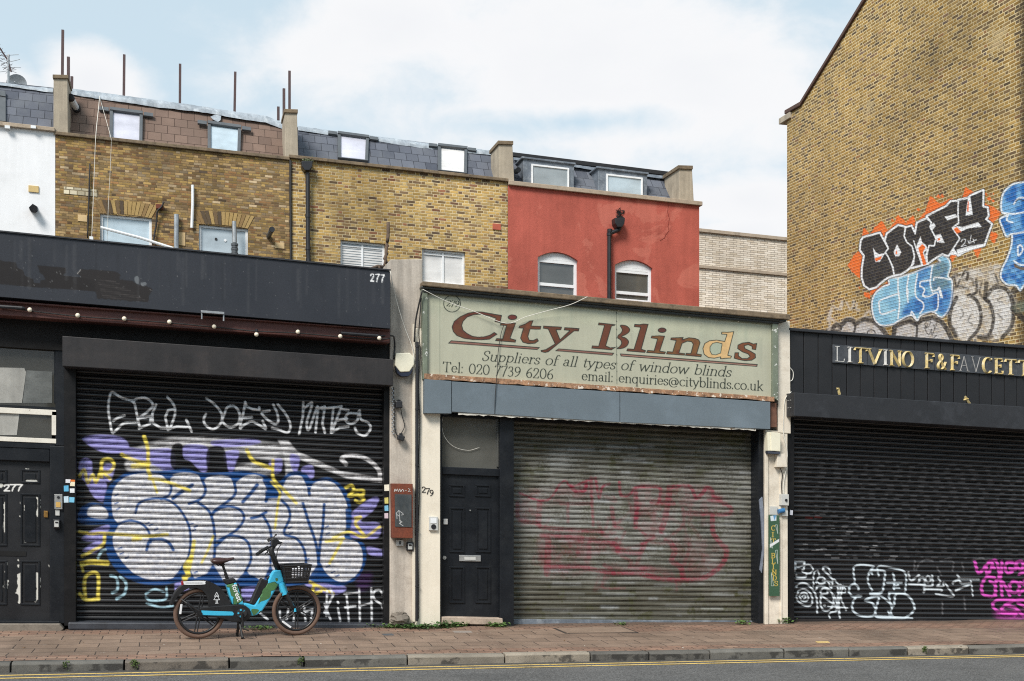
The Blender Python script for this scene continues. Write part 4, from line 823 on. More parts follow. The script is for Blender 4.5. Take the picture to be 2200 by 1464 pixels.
    for q in ([(688,890),(690,1000),(702,1100),(688,1240)], [(782,855),(765,990),(776,1095)], [(858,850),(838,980),(850,1055),(905,1100),(910,1150),(880,1195)], [(988,780),(975,870),(970,940),(990,1010)], [(880,960),(885,920),(940,908),(965,905)], [(880,955),(920,985),(905,1040),(960,1045),(1030,1015),(1040,1090),(1030,1160),(990,1185)], [(1000,905),(1010,880),(1080,885),(1145,900)], [(990,1000),(1030,990),(1050,970),(1075,1055)], [(700,1020),(620,1045),(530,1085),(525,1130),(545,1200),(665,1163)], [(800,1210),(810,1180),(850,1250)]):
        c.stroke(q, 3.0, W_, .8, .95)
    for q in ([(1040,985),(1055,970),(1078,1050),(1060,1060)], [(905,1030),(940,1045),(925,1060)], [(770,960),(782,1000),(776,1080),(765,1010)]): c.poly(q, W_, 1)
    # dark letters with white edge
    L = [[(385,530),(528,492),(603,628),(575,665),(600,695),(640,790),(655,862),(600,880),(545,920),(500,962),(440,982),(395,950),(373,880),(375,800),(393,690),(357,640),(365,560)],
         [(592,498),(690,424),(752,440),(742,520),(765,572),(812,610),(832,680),(825,760),(765,820),(715,850),(655,862),(645,790),(600,695),(578,662),(605,625),(575,560)],
         [(755,445),(805,430),(838,500),(855,402),(938,365),(980,400),(968,440),(1020,540),(1005,605),(960,600),(940,690),(945,760),(905,770),(830,790),(800,795),(832,700),(812,610),(765,572),(742,520)],
         [(940,345),(1110,258),(1150,215),(1216,214),(1212,330),(1218,405),(1163,447),(1228,540),(1128,692),(1075,675),(1030,700),(945,760),(930,690),(960,600),(1005,605),(1020,540),(968,440),(980,400)],
         [(1216,205),(1300,188),(1325,165),(1433,118),(1430,262),(1470,270),(1478,340),(1455,372),(1508,415),(1475,500),(1440,602),(1310,630),(1215,687),(1170,630),(1228,540),(1163,447),(1218,405),(1212,300)]]
    for q in L: c.poly(q, (30,30,34), .9, 1, grow=4.2)
    for q in L: c.poly(q, W_, .6, 1, grow=2.7)
    for q in L: c.poly(q, K, .6, 1, grow=-.4, shade=(58,58,62), gs=5)
    for q in L: c.stroke(q+q[:1], 2.6, W_, .6, 1, False)
    for q in ([(470,620),(480,690),(490,745),(530,742),(575,668),(525,678),(495,660)], [(680,590),(650,660),(665,697),(700,692),(717,660)], [(885,520),(898,572),(935,600),(945,640),(915,660),(940,768),(890,770),(870,690),(848,610)], [(1095,350),(1190,328),(1208,350),(1120,382)], [(1012,512),(1060,500),(1095,578),(1030,572)], [(1300,187),(1320,180),(1342,332),(1278,342)], [(1200,500),(1165,450),(1205,432),(1250,440),(1390,398),(1420,438),(1300,450)], [(985,470),(970,430),(1000,402),(1018,430)], [(1200,640),(1215,686),(1440,605),(1440,585),(1300,610)], [(1140,680),(1165,640),(1215,690)]): c.poly(q, W_, .6)
    for q in ([(485,715),(548,692),(538,722),(495,742)], [(674,638),(666,680),(684,674)], [(865,625),(900,588),(930,618),(905,660),(938,765),(908,772),(885,690)], [(1298,215),(1308,215),(1304,305),(1290,305)], [(1172,457),(1205,440),(1228,468),(1245,478),(1203,500)], [(1040,540),(1052,532),(1058,552),(1032,560)]): c.poly(q, OR, .5)
    c.stroke([(826,560),(850,640),(885,735)], 2.2, W_, .6)
    for q in ([(1240,570),(1255,548),(1278,550),(1270,580),(1238,612),(1265,600),(1285,602)], [(1300,560),(1312,585),(1328,512)], [(1318,580),(1375,548)], [(1345,545),(1355,580)]): c.stroke(q, 1.3, W_, .5)
    # blue piece at the right edge
    B2 = [(1900,20),(1789,48),(1690,68),(1612,140),(1590,240),(1600,312),(1645,330),(1580,372),(1600,440),(1637,522),(1682,502),(1680,600),(1640,720),(1600,800),(1588,880),(1640,940),(1720,950),(1755,992),(1800,940),(1900,960)]
    c.poly(B2, (48,56,64), 1.4, .8, True, grow=4); c.poly(B2, (232,238,242), .9, .95, True, grow=2); c.poly(B2, (34,104,176), 1, 1, True, grow=-1.6, shade=(110,168,214), gs=11)
    for q in ([(1600,315),(1700,325),(1800,312),(1880,330)], [(1700,240),(1740,190),(1800,185),(1880,200)], [(1682,502),(1760,490),(1830,470)], [(1735,610),(1760,598),(1778,640),(1740,690),(1735,610)], [(1700,735),(1760,770),(1860,770)], [(1650,330),(1640,380),(1690,400)]): c.stroke(q, 3.4, (238,242,244), .9, .95)
    c.poly([(1700,755),(1760,788),(1880,795),(1880,830),(1760,815),(1705,790)], (110,90,62), .8, .9); c.stroke([(1715,220),(1745,200),(1790,210)], 2.4, (44,48,54), .8)
paint_gable(cvg)
pa = np.vstack([cvg.out(), np.zeros((len(m.v)-n0, 4))])
m.build('wall', M['brick_g'], GH, recalc=False, paint=pa)
m = MB()
for (y0, z0), (y1, z1) in (((ka.y, ka.z), (yap, zap)), ((yap, zap), (yfr-.2, ka.z-.1))):
    m.prism([(GX-.06,y0,z0), (GX-.06,y1,z1), (GX-.06,y1,z1+.11), (GX-.06,y0,z0+.11)], (R+.1, 0, 0))
m.prism([(GX-.06,yr+.05,c0.z+.02), (GX-.06,ka.y,ka.z+.0), (GX-.06,ka.y,ka.z+.11), (GX-.06,yr+.05,c0.z+.13)], (R,0,0))
m.build('roof', M['roof_t'], GH, bevel=.02)
m = MB(); m.box(GX-.06, GX+R, yr-.25, yr+.35, c0.z-.16, c0.z+.0); m.build('corbel', M['stone'], GH, bevel=.01)
# ---------------------------------------------------------------- shopfronts
def S8(c): return c.tf(140, 800, 2.711)
def spray(c, q, w, col, **k): c.stroke(q, w, col, soft=k.pop('soft', 1.5), **k)
def paint_left(c):
    S8(c); BL = (26,72,130); WH = (218,216,218); PU = (152,147,208); YE = (236,216,92); LB = (170,206,220)
    # white haze
    for q, a, s in (([(360,470),(600,390),(900,385),(1230,420),(1290,470),(1250,520),(980,470),(700,430),(420,520)], .75, 7), ([(360,520),(520,530),(560,575),(380,580)], .8, 4), ([(1010,540),(1090,525),(1200,560),(1190,590),(1000,580)], .8, 4), ([(600,390),(760,385),(1200,430),(1210,470),(760,430)], .5, 6)):
        c.poly(q, WH, s, a, True, grain=.35, gs=14)
    c.poly([(1240,395),(1300,400),(1350,460),(1600,575),(1850,618),(1850,645),(1640,618),(1380,515),(1325,480),(1330,600),(1285,600),(1275,480)], WH, 2.6, .92, False, grain=.3, gs=12)
    c.stroke([(1635,535),(1610,505),(1650,485),(1730,495),(1790,530),(1830,580),(1830,630)], 9, WH, 1.8, .95, grain=.3)
    # purple
    for q in ([(100,385),(200,365),(320,378),(370,420),(350,465),(250,472),(160,440)], [(340,440),(480,450),(620,450),(640,560),(570,570),(510,540),(430,520),(360,500)], [(680,450),(720,420),(830,440),(830,560),(795,580),(730,520),(690,500)], [(925,470),(1010,455),(1000,520),(970,590),(945,560)], [(860,400),(1100,390),(1120,420),(900,440)], [(1190,520),(1260,505),(1255,580),(1200,585)], [(1310,480),(1365,495),(1350,575),(1318,560)], [(1375,560),(1440,545),(1448,610),(1400,632)], [(80,540),(110,500),(155,520),(165,600),(240,640),(225,750),(170,730),(120,650),(90,600)], [(205,600),(230,540),(285,545),(280,600),(255,640)], [(95,975),(160,920),(285,880),(275,930),(200,980)], [(100,1040),(180,985),(225,990),(180,1050)], [(1650,850),(1700,790),(1790,730),(1828,740),(1790,810),(1720,870),(1830,880),(1825,960),(1740,970),(1650,950)], [(1760,1015),(1852,1040),(1850,1075),(1770,1062)], [(640,1230),(700,1215),(720,1260),(650,1280)], [(1030,1260),(1140,1250),(1130,1330),(1040,1320)], [(1400,1230),(1560,1230),(1640,1260),(1560,1300),(1440,1260)]):
        c.poly(q, PU, 2.2, .95, True, grain=.15)
    c.poly([(625,430),(680,420),(690,500),(740,560),(660,570),(615,540)], (22,22,26), 1.6, .95, True); c.poly([(830,450),(920,440),(945,560),(930,590),(835,580)], (22,22,26), 1.6, .9, True); c.poly([(1005,500),(1060,480),(1110,520),(1000,545)], (22,22,26), 2, .7, True)
    # big bubble letters
    SIL = [(272,740),(285,680),(330,625),(400,595),(480,590),(560,600),(605,640),(625,600),(690,585),(770,598),(800,640),(830,612),(900,600),(960,615),(985,660),(1000,640),(1050,605),(1120,600),(1170,640),(1190,720),(1250,728),(1275,650),(1310,607),(1380,610),(1420,690),(1445,650),(1500,630),(1570,650),(1620,720),(1645,800),(1640,900),(1632,965),(1700,990),(1730,1050),(1722,1140),(1660,1208),(1590,1218),(1520,1170),(1485,1110),(1470,1170),(1400,1212),(1300,1218),(1210,1212),(1150,1215),(1075,1180),(1000,1212),(900,1216),(840,1170),(740,1200),(690,1120),(640,1190),(560,1210),(480,1206),(400,1170),(330,1100),(285,1020),(280,950),(310,890),(280,840)]
    HALO = [(225,760),(240,690),(290,630),(380,580),(560,575),(700,560),(780,585),(880,585),(960,580),(1050,575),(1160,600),(1240,640),(1310,580),(1400,590),(1440,630),(1540,615),(1640,700),(1670,850),(1660,960),(1740,1000),(1750,1100),(1700,1200),(1600,1245),(1480,1225),(1300,1245),(1100,1245),(900,1245),(700,1220),(560,1240),(440,1230),(330,1180),(250,1080),(235,960),(255,890),(90,880),(85,800),(150,760),(220,770)]
    c.poly(HALO, BL, 2.2, .97, True); c.poly([(140,790),(190,775),(240,800),(245,850),(170,850),(130,830)], WH, 2, .9, True)
    c.poly(SIL, WH, 1.4, .97, True, grain=.26, gs=6)
    for q, w in (([(410,820),(430,765),(500,738),(590,742),(660,790),(715,880),(730,960),(722,1060),(690,1130),(640,1195)],5.5), ([(300,890),(370,865),(440,880),(485,925),(498,990)],5.5), ([(475,1035),(492,985),(545,972),(600,990),(630,1035)],7), ([(498,965),(540,945),(597,945)],6), ([(598,630),(618,670),(605,715),(560,740)],5.5), ([(628,735),(680,695),(740,658)],8), ([(795,620),(818,690),(785,740),(722,766)],6.5), ([(775,760),(825,795),(852,832)],6), ([(985,640),(990,710),(930,765),(880,800),(855,832)],6.5), ([(1118,657),(1085,700),(1035,755)],8), ([(850,830),(866,900),(872,1000),(866,1110)],6.5), ([(862,815),(940,782),(1015,800),(1042,850),(1005,912),(930,965),(880,1012)],6), ([(885,985),(950,955),(1020,960),(1068,1000),(1082,1090),(1050,1160)],6), ([(1160,630),(1185,690),(1170,750)],8), ([(1085,850),(1130,838),(1170,815)],7), ([(1150,830),(1192,910),(1202,1000),(1196,1110)],6), ([(1262,748),(1300,790),(1308,850),(1275,938),(1345,968),(1388,1025),(1402,1100),(1395,1180)],6), ([(1385,765),(1420,880),(1452,970),(1470,1050),(1477,1130)],6.5), ([(1508,770),(1500,900),(1485,1000),(1475,1110)],6.5), ([(1414,630),(1422,712)],7), ([(1640,800),(1642,900),(1632,965)],6)):
        c.stroke(q, w, BL, 1.3, .96)
    for q in ([(1165,690),(1255,685),(1250,730),(1185,738),(1165,755)], [(860,1115),(800,1215),(925,1218)], [(1055,1150),(990,1220),(1100,1222)], [(1195,1120),(1150,1218),(1240,1218)], [(1476,1110),(1400,1220),(1545,1222)], [(720,1130),(690,1215),(760,1215)], [(605,625),(585,600),(640,600)], [(800,640),(775,590),(830,590)], [(985,660),(960,600),(1010,610)], [(1420,690),(1380,612),(1450,640)]): c.poly(q, BL, 1.6, .97)
    for x, y in ((300,715),(300,762),(310,795),(480,880),(500,890),(530,915),(320,1025),(330,1055),(360,1080),(735,885),(760,900),(750,920),(1310,905),(1315,940),(1525,900),(1530,940),(1410,1090),(1420,1130),(1530,1130),(1560,1165),(1585,1185),(760,1165),(770,1200)):
        c.stroke([(x-9,y+4),(x+9,y-4)], 3.4, BL, 1, .9)
    # yellow, light blue
    for q, w in (([(85,605),(112,570),(132,642),(160,598),(180,640),(212,565)],7), ([(215,610),(215,520),(262,508),(285,540),(262,580),(225,585),(262,620)],7), ([(460,375),(482,450),(482,560),(495,600)],8), ([(330,480),(420,520),(490,530)],8), ([(395,548),(480,545)],10), ([(490,620),(560,628),(640,655),(725,690)],7), ([(510,628),(535,700)],5), ([(85,930),(150,942),(210,938),(330,945),(470,955),(595,945)],6.5), ([(420,960),(395,975),(440,970)],7), ([(230,950),(222,1000),(160,1040),(100,1070)],7), ([(105,1115),(150,1105),(245,1112)],11), ([(118,1315),(112,1230),(130,1180),(190,1178),(192,1315)],7.5), ([(85,1290),(120,1325),(195,1320)],7), ([(90,1110),(105,1160)],5), ([(752,985),(730,1110),(702,1205)],8), ([(735,1080),(700,1130),(720,1180)],10), ([(862,955),(830,1040),(795,1110)],5), ([(1058,455),(1100,520),(1200,560)],8), ([(1210,515),(1212,620),(1268,680),(1345,762)],7), ([(1200,640),(1250,700),(1240,760),(1222,910)],5), ([(1832,900),(1740,960),(1650,930),(1560,965)],6), ([(1690,850),(1720,845),(1690,880),(1740,950)],7), ([(1610,985),(1575,1050),(1540,1112)],6), ([(1520,985),(1620,970)],7), ([(1635,672),(1668,660),(1680,690),(1650,722),(1705,715)],6.5), ([(1695,690),(1735,690),(1735,712),(1710,720),(1740,738),(1715,758),(1690,748)],6), ([(1425,1222),(1490,1255),(1560,1290)],7), ([(1450,1240),(1440,1290),(1490,1275)],7), ([(690,1195),(700,1240)],8)):
        c.stroke(q, w, YE, 2.0, .92, grain=.2)
    for q, w in (([(265,1185),(300,1200),(305,1265),(275,1285)],6), ([(320,1190),(355,1230),(345,1290),(300,1320)],6), ([(470,1290),(520,1265),(575,1280)],5), ([(470,1310),(500,1330),(585,1320),(590,1255)],5), ([(475,1345),(560,1370),(625,1360)],5), ([(192,1080),(212,1045),(235,1035)],6)):
        c.stroke(q, w, LB, 1.4, .9, grain=.2)
    # top white tags
    for q in ([(398,168),(330,150),(276,118),(258,150),(252,220),(262,290),(276,352),(310,325),(345,298),(418,292)], [(280,285),(310,265),(346,252)], [(395,165),(408,195),(422,270),(436,325)], [(392,172),(420,155),(470,152),(510,185),(490,222),(432,266)], [(432,268),(500,258),(495,300),(430,328)], [(530,190),(508,240),(510,295),(555,325),(605,328)], [(595,145),(632,190),(640,240),(618,310),(598,335),(650,318),(718,316),(705,278),(736,345)], [(640,215),(600,222),(583,262),(598,330)], [(822,152),(872,190),(912,245),(905,300),(860,332),(815,305),(808,270),(820,245)], [(925,250),(945,205),(985,198),(1015,240),(1010,295),(970,320),(935,310),(915,280),(925,250)], [(1048,172),(1056,200),(1090,215),(1130,222),(1130,205)], [(1048,180),(1035,250),(1018,325),(1045,305),(1085,288),(1125,305),(1168,330),(1150,285)], [(1028,268),(1088,262)], [(1190,225),(1145,235),(1165,265),(1215,300),(1240,290),(1235,240),(1212,190)], [(1238,188),(1285,245),(1312,310),(1295,352),(1245,335),(1205,325)], [(1387,178),(1384,260),(1362,362)], [(1388,215),(1438,180),(1408,290),(1420,335),(1470,200),(1458,350)], [(1470,215),(1512,200),(1498,300),(1512,352)], [(1495,215),(1610,198)], [(1562,205),(1548,352)], [(1605,212),(1578,280),(1552,352),(1600,322),(1650,318)], [(1605,215),(1650,222)], [(1582,282),(1640,270)], [(1695,240),(1650,240),(1630,275),(1660,300),(1700,282),(1708,240),(1715,225),(1722,275),(1765,295),(1778,330),(1745,370),(1700,352),(1688,325)]):
        c.stroke(q, 5.2, (242,242,244), 1.0, .98, len(q) > 5, grain=.05)
    for q in ([(1545,1262),(1560,1300),(1530,1360),(1510,1400)], [(1525,1275),(1520,1420)], [(1510,1350),(1545,1440)], [(1588,1375),(1602,1450)], [(1587,1338),(1590,1344)], [(1638,1290),(1652,1450)], [(1625,1292),(1705,1285)], [(1630,1370),(1690,1362)], [(1712,1262),(1716,1450)], [(1782,1258),(1785,1450)], [(1712,1362),(1785,1345)], [(1852,1300),(1830,1268),(1798,1280),(1800,1320),(1845,1360),(1855,1420),(1850,1460)], [(1130,1400),(1180,1440)], [(1250,1390),(1250,1450),(1290,1440),(1300,1380)], [(1340,1380),(1330,1450)], [(1390,1360),(1400,1450)], [(1380,1400),(1440,1380),(1430,1450)]):
        c.stroke(q, 4.6, (228,230,234), 1.1, .95, len(q) > 4, grain=.12)
    c.stroke([(1340,672),(1480,665)], 1.6, (240,240,240), .6, .8, False); c.stroke([(1385,660),(1340,672),(1380,690)], 1.6, (240,240,240), .6, .8, False)
    c.poly([(1700,1190),(1780,1170),(1770,1250),(1710,1270)], (84,40,110), 8, .35, True)
def paint_mid(c):
    c.tf(1090, 940, 3.929); G = (150,150,146); R = (142,32,60)
    for q, a in (([(150,260),(500,120),(900,250),(1400,260),(1850,180),(2050,350),(2100,700),(2050,1050),(1700,1250),(900,1230),(200,1180),(80,700)], .40), ([(380,120),(520,110),(570,230),(330,250)], .7), ([(100,420),(800,330),(1700,420),(1900,650),(1800,900),(300,860)], .30), ([(80,560),(500,520),(900,640),(700,760),(100,700)], .3), ([(1700,300),(2000,250),(2100,420),(1800,460)], .4)):
        c.poly(q, G, 16, a, True, grain=.75, gs=30)
    rs = np.random.RandomState(5)
    for i in range(190):
        x, y = rs.uniform(60, 2080), rs.uniform(60, 1560); L = rs.uniform(30, 260)
        c.stroke([(x,y),(x+L,y+L*.02)], rs.uniform(3, 7), [(168,172,168),(92,90,78),(84,84,60),(176,180,184)][rs.randint(4)], 3.2, rs.uniform(.15, .45), False, grain=.4, seed=i)
    for q, a in (([(120,470),(520,400),(760,360),(760,500),(420,560),(120,740)], .22), ([(300,800),(900,860),(950,960),(700,1000),(700,1120),(330,1160)], .26), ([(1060,420),(1300,420),(1420,560),(1320,800),(1150,860)], .2), ([(1380,430),(1720,430),(1890,600),(1840,660),(1480,600)], .22), ([(1380,860),(1800,880),(1860,980),(1740,1140),(1480,1190)], .18), ([(860,1080),(1240,1090),(1480,1190),(1100,1170)], .24)):
        c.poly(q, R, 9, a, True, grain=.8, gs=12, seed=11)
    rp = np.random.RandomState(21)
    for i in range(34):
        x, y = rp.uniform(120, 1800), rp.uniform(400, 1180); c.stroke([(x,y),(x+rp.uniform(-60,60),y+rp.uniform(30,160)),(x+rp.uniform(-60,160),y+rp.uniform(-20,200))], rp.uniform(4, 9), R, 3, rp.uniform(.12, .35), grain=.6, seed=i)
    for q, w, a in (([(100,470),(250,530),(340,528),(400,465),(440,400),(490,368),(540,420),(620,388),(745,340)],5,.85), ([(705,340),(712,500),(725,740)],7,.6), ([(540,410),(580,460),(650,448),(665,398)],9,.8), ([(745,352),(775,515),(802,420),(862,395)],6,.8), ([(945,378),(960,488),(1035,480),(1070,430),(1140,415)],7,.8), ([(1140,415),(1285,428),(1280,545)],8,.75), ([(1080,440),(1090,600),(1080,760)],11,.6), ([(1120,560),(1080,700),(1160,820),(1240,840),(1130,900)],8,.5), ([(1360,420),(1480,412),(1550,425),(1590,512),(1640,480),(1680,428),(1722,440),(1742,505),(1800,520)],9,.75), ([(1370,430),(1340,640),(1300,790)],14,.55), ([(1220,545),(1400,560)],12,.5), ([(1700,530),(1800,545),(1888,600),(1850,650),(1640,645)],9,.6), ([(1730,660),(1735,800),(1800,895),(1850,955),(1820,1060),(1740,1135),(1640,1190),(1440,1203),(1300,1195),(1100,1150),(900,1150)],12,.65), ([(85,560),(95,690),(250,725),(330,765),(800,795)],10,.55), ([(270,560),(260,740)],14,.4), ([(510,560),(510,720)],7,.45), ([(880,590),(905,740),(960,770)],10,.45), ([(290,830),(600,850),(780,880),(900,900),(940,950)],11,.55), ([(345,870),(335,1150)],15,.55), ([(320,1100),(560,1090),(700,1110),(900,1150)],11,.55), ([(690,900),(690,1020)],11,.35), ([(820,1080),(870,1110)],10,.4), ([(1370,880),(1415,960),(1385,1040),(1460,1095),(1485,1180)],13,.6), ([(930,950),(1100,975),(1160,900)],13,.5), ([(1040,1090),(1230,1115)],14,.5), ([(1480,600),(1480,740),(1330,870)],8,.35), ([(450,560),(700,560)],8,.35), ([(1500,640),(1640,650)],12,.4)):
        c.stroke(q, w*.9, R, 2.0, a*.92, grain=.5, seed=3)
def paint_right(c):
    c.tf(1690, 1180, 4.314); W_ = (214,222,228); PK = (214,84,190)
    rs = np.random.RandomState(9)
    c.tf(0, 0, 1)
    L = lambda x, y0: 1390-(1390-y0)*(10250-x)/(10250-1706)
    for i in range(30):                               # punched slots: dark gaps along the slats
        y0 = 985+i*7.1
        x = 1730+rs.uniform(0, 20)
        while x < 2270:
            w = rs.uniform(10, 26); c.stroke([(x, L(x, y0)), (x+w, L(x+w, y0))], 3.6, (7,7,8), .6, .92, False); g_ = rs.uniform(6, 18); c.stroke([(x+w, L(x+w, y0)), (x+w+g_, L(x+w+g_, y0))], 3.4, (66,66,68), .7, .45, False); x += w+g_  # grey dashes between the slots are highlights painted on the slat lips
    for i in range(46):
        x, y0 = rs.uniform(1715, 1930), rs.uniform(1100, 1200); w = rs.uniform(4, 18)
        c.stroke([(x, L(x, y0)), (x+w, L(x+w, y0))], rs.uniform(1.4, 2.6), (150,150,152), .8, rs.uniform(.25, .7), False)
    for x in (1730, 1750): c.stroke([(x, 1112), (x+14, 1113)], 3, (140,40,36), 1, .6, False)
    c.tf(1690, 1180, 4.314)
    for q, w in (([(160,150),(90,165),(75,120),(160,118),(155,140)],4), ([(75,115),(72,200)],5), ([(150,195),(170,150),(215,150),(240,190),(210,225),(150,215),(140,190)],3.4), ([(85,240),(100,258),(170,258),(180,230)],4), ([(85,280),(230,285)],3), ([(245,345),(245,260),(255,215),(285,200),(300,250)],3.4), ([(330,190),(345,165),(380,172),(405,220)],4), ([(330,190),(390,245),(425,300),(330,290)],4), ([(270,310),(290,265),(340,265),(350,310),(300,320),(275,290)],3.4), ([(380,300),(410,360),(430,280),(470,320)],3.4), ([(85,350),(120,318),(180,322),(240,380),(270,440),(280,520),(278,590)],4), ([(90,430),(110,385),(160,372),(215,410),(235,470),(220,520),(170,525),(110,490),(85,450)],4), ([(115,440),(130,410),(170,405),(195,440),(185,480),(140,480),(118,450)],3.6), ([(140,440),(160,425),(172,445),(155,460)],3.4), ([(265,380),(285,345),(340,345),(400,385),(430,450),(425,520),(380,570),(330,560),(310,500),(315,420)],4), ([(310,400),(330,365),(375,372),(370,410),(320,430),(470,540),(480,600)],4), ([(345,520),(352,522)],5), ([(455,570),(470,440),(500,340),(470,350),(480,480),(490,680)],4), ([(520,340),(490,460),(460,540)],3.6), ([(530,350),(540,400),(470,400)],3), ([(430,340),(560,345)],2.6), ([(550,570),(500,450),(520,340)],3.4), ([(440,430),(470,560),(400,590),(395,640),(430,690)],3.6), ([(380,530),(560,545)],2.4)):
        c.stroke(q, w*.95, W_, 1.1, .9, grain=.12)
    for q, w in (([(630,320),(628,160),(800,160),(765,210),(750,300),(790,385)],4), ([(575,400),(580,350),(620,325),(660,350),(660,375)],4.5), ([(575,400),(610,440),(680,440)],4), ([(790,230),(780,200),(900,205),(905,270),(890,370),(870,405),(770,415)],4.5), ([(850,250),(850,160),(1000,180),(1080,205),(1105,260),(1095,390),(1080,410),(950,405)],4), ([(930,310),(1065,312)],4.5), ([(985,230),(995,280),(990,370)],4.5), ([(1045,360),(990,355),(1030,330)],3.4), ([(690,435),(640,440),(605,520),(620,580),(690,620),(800,615),(830,530),(845,440),(725,470),(790,500),(820,550)],4.5), ([(780,420),(860,430),(930,480),(970,530),(965,600),(1000,635)],4), ([(820,600),(840,630),(1000,640),(1100,635),(1180,560),(1160,480),(1110,425),(1040,410),(1005,430),(990,525),(960,500),(945,430),(950,410)],4.5), ([(940,580),(960,630)],4), ([(800,615),(1160,640)],3)):
        c.stroke(q, w, (206,218,226), 1.2, .92, grain=.1)
    for q, w in (([(1125,215),(1150,290),(1225,240)],4), ([(1220,310),(1235,270),(1275,280),(1270,400)],4.5), ([(1290,260),(1310,250),(1335,280),(1310,310),(1285,290),(1290,260)],3.6), ([(1345,245),(1350,330),(1300,345),(1240,330)],4), ([(1400,260),(1420,310),(1390,345),(1445,345),(1450,310)],3.6), ([(1280,370),(1420,375),(1430,390)],4), ([(1130,325),(1260,330)],4), ([(1470,320),(1500,370),(1540,440),(1380,415)],3.6), ([(1580,240),(1595,280),(1540,305),(1540,320)],4), ([(1590,280),(1620,320),(1700,320),(1560,385)],4), ([(1600,275),(1780,280)],4), ([(1700,290),(1712,350),(1720,435)],3)):
        c.stroke(q, w, W_, 1.4, .85, grain=.2)
    for q in ([(1180,190),(1185,110)], [(1200,190),(1230,130),(1290,100),(1350,110)], [(1420,110),(1480,105),(1540,120),(1535,200)], [(1390,170),(1430,240)], [(1640,200),(1620,130)], [(1720,110),(1800,85),(1850,110)], [(1440,490),(1440,600)], [(1640,440),(1650,560)]):
        c.stroke(q, 3, (150,150,154), 2, .4, grain=.4)
    for q in ([(1740,118),(1770,220),(1810,195),(1845,150)], [(1850,150),(1880,115),(1900,150),(1880,200),(1850,230),(1845,150)], [(1920,180),(1895,120),(1940,115),(1975,260),(1990,120)], [(2090,125),(2040,125),(2020,180),(2050,225),(2100,190),(2060,180)], [(2120,190),(2120,130),(2170,115),(2185,160),(2160,190),(2130,160)], [(2200,130),(2260,120),(2240,200)], [(1960,260),(1990,200)], [(2150,235),(2220,200),(2300,215)], [(1920,265),(1850,260),(1805,330),(1810,410),(1860,435),(1920,430),(1925,330),(1880,300)], [(1930,430),(1935,300),(1990,300),(2040,380),(2060,430)], [(1980,300),(1990,430)], [(2060,330),(2100,300),(2150,330),(2130,400),(2075,395),(2060,330)], [(2150,420),(2190,380),(2250,400),(2240,440)], [(2160,310),(2200,330),(2260,300)], [(2200,290),(2300,340)], [(2100,470),(1960,470),(1905,510),(1930,560),(1990,590),(2110,600)], [(2250,480),(2140,470),(2040,510),(1985,560),(2050,590),(2120,580),(2110,620)], [(2020,520),(2110,540),(2190,620)], [(2140,500),(2260,560)]):
        c.stroke(q, 6.4, PK, 1.5, .94, len(q) > 3, grain=.1)
    c.poly([(1940,580),(2300,590),(2300,680),(2000,660)], PK, 10, .4, True, grain=.4)
def ridge(m, strokes, thick, thin, Y0, hgt, flat=0.0):
    # raised letter strokes with a V profile; strokes in photo pixels on plane Y0
    for k in strokes:
        k = np.asarray(k, float); k = smooth_pts(k, 3) if len(k) > 6 else k
        d = np.gradient(k, axis=0); L = np.maximum(np.hypot(d[:,0], d[:,1]), 1e-6); t = d/L[:,None]; nrm = np.stack([-t[:,1], t[:,0]], 1)
        hw = (thin+(thick-thin)*np.abs(t[:,1]))/2; n = len(k); vs = []
        for i in range(n):
            a, b_ = k[i]+nrm[i]*hw[i], k[i]-nrm[i]*hw[i]; c_ = P(k[i,0], k[i,1], Y0); e = .0004*(i % 3)
            vs += [P(a[0], a[1], Y0), c_+Vector((0,-hgt*(.6+.4*hw[i]/max(thick/2, .1))-e,0)), P(b_[0], b_[1], Y0)]
        fs = []
        for i in range(n-1): fs += [(3*i,3*i+3,3*i+4,3*i+1), (3*i+1,3*i+4,3*i+5,3*i+2)]
        fs += [(0,1,2), (3*n-3,3*n-1,3*n-2)]; m.add(vs, fs)
def door_panel(m, xl, yt, xr, yb, Y, d=.014):
    X0, W1 = XW(xl, yt, Y); X1, _ = XW(xr, yt, Y); W0 = XW(xl, yb, Y)[1]; t = .022
    m.xw(X0, X1, W1-t, W1, Y-d, Y+.01); m.xw(X0, X1, W0, W0+t, Y-d, Y+.01); m.xw(X0, X0+t, W0+t, W1-t, Y-d+.002, Y+.01); m.xw(X1-t, X1, W0+t, W1-t, Y-d+.002, Y+.01)
    m.xw(X0+.05, X1-.05, W0+.05, W1-.05, Y-d*.7, Y+.01)
M['refl_a'] = wm('pale_reflection', (168,166,160), .3, .2, 3, .1, 40, .1, streak=.2); M['refl_b'] = wm('grey_reflection', (104,106,104), .3, .35, 5, .1, 40, .1)  # tones of the reflection in the left door's upper glass, put into colour
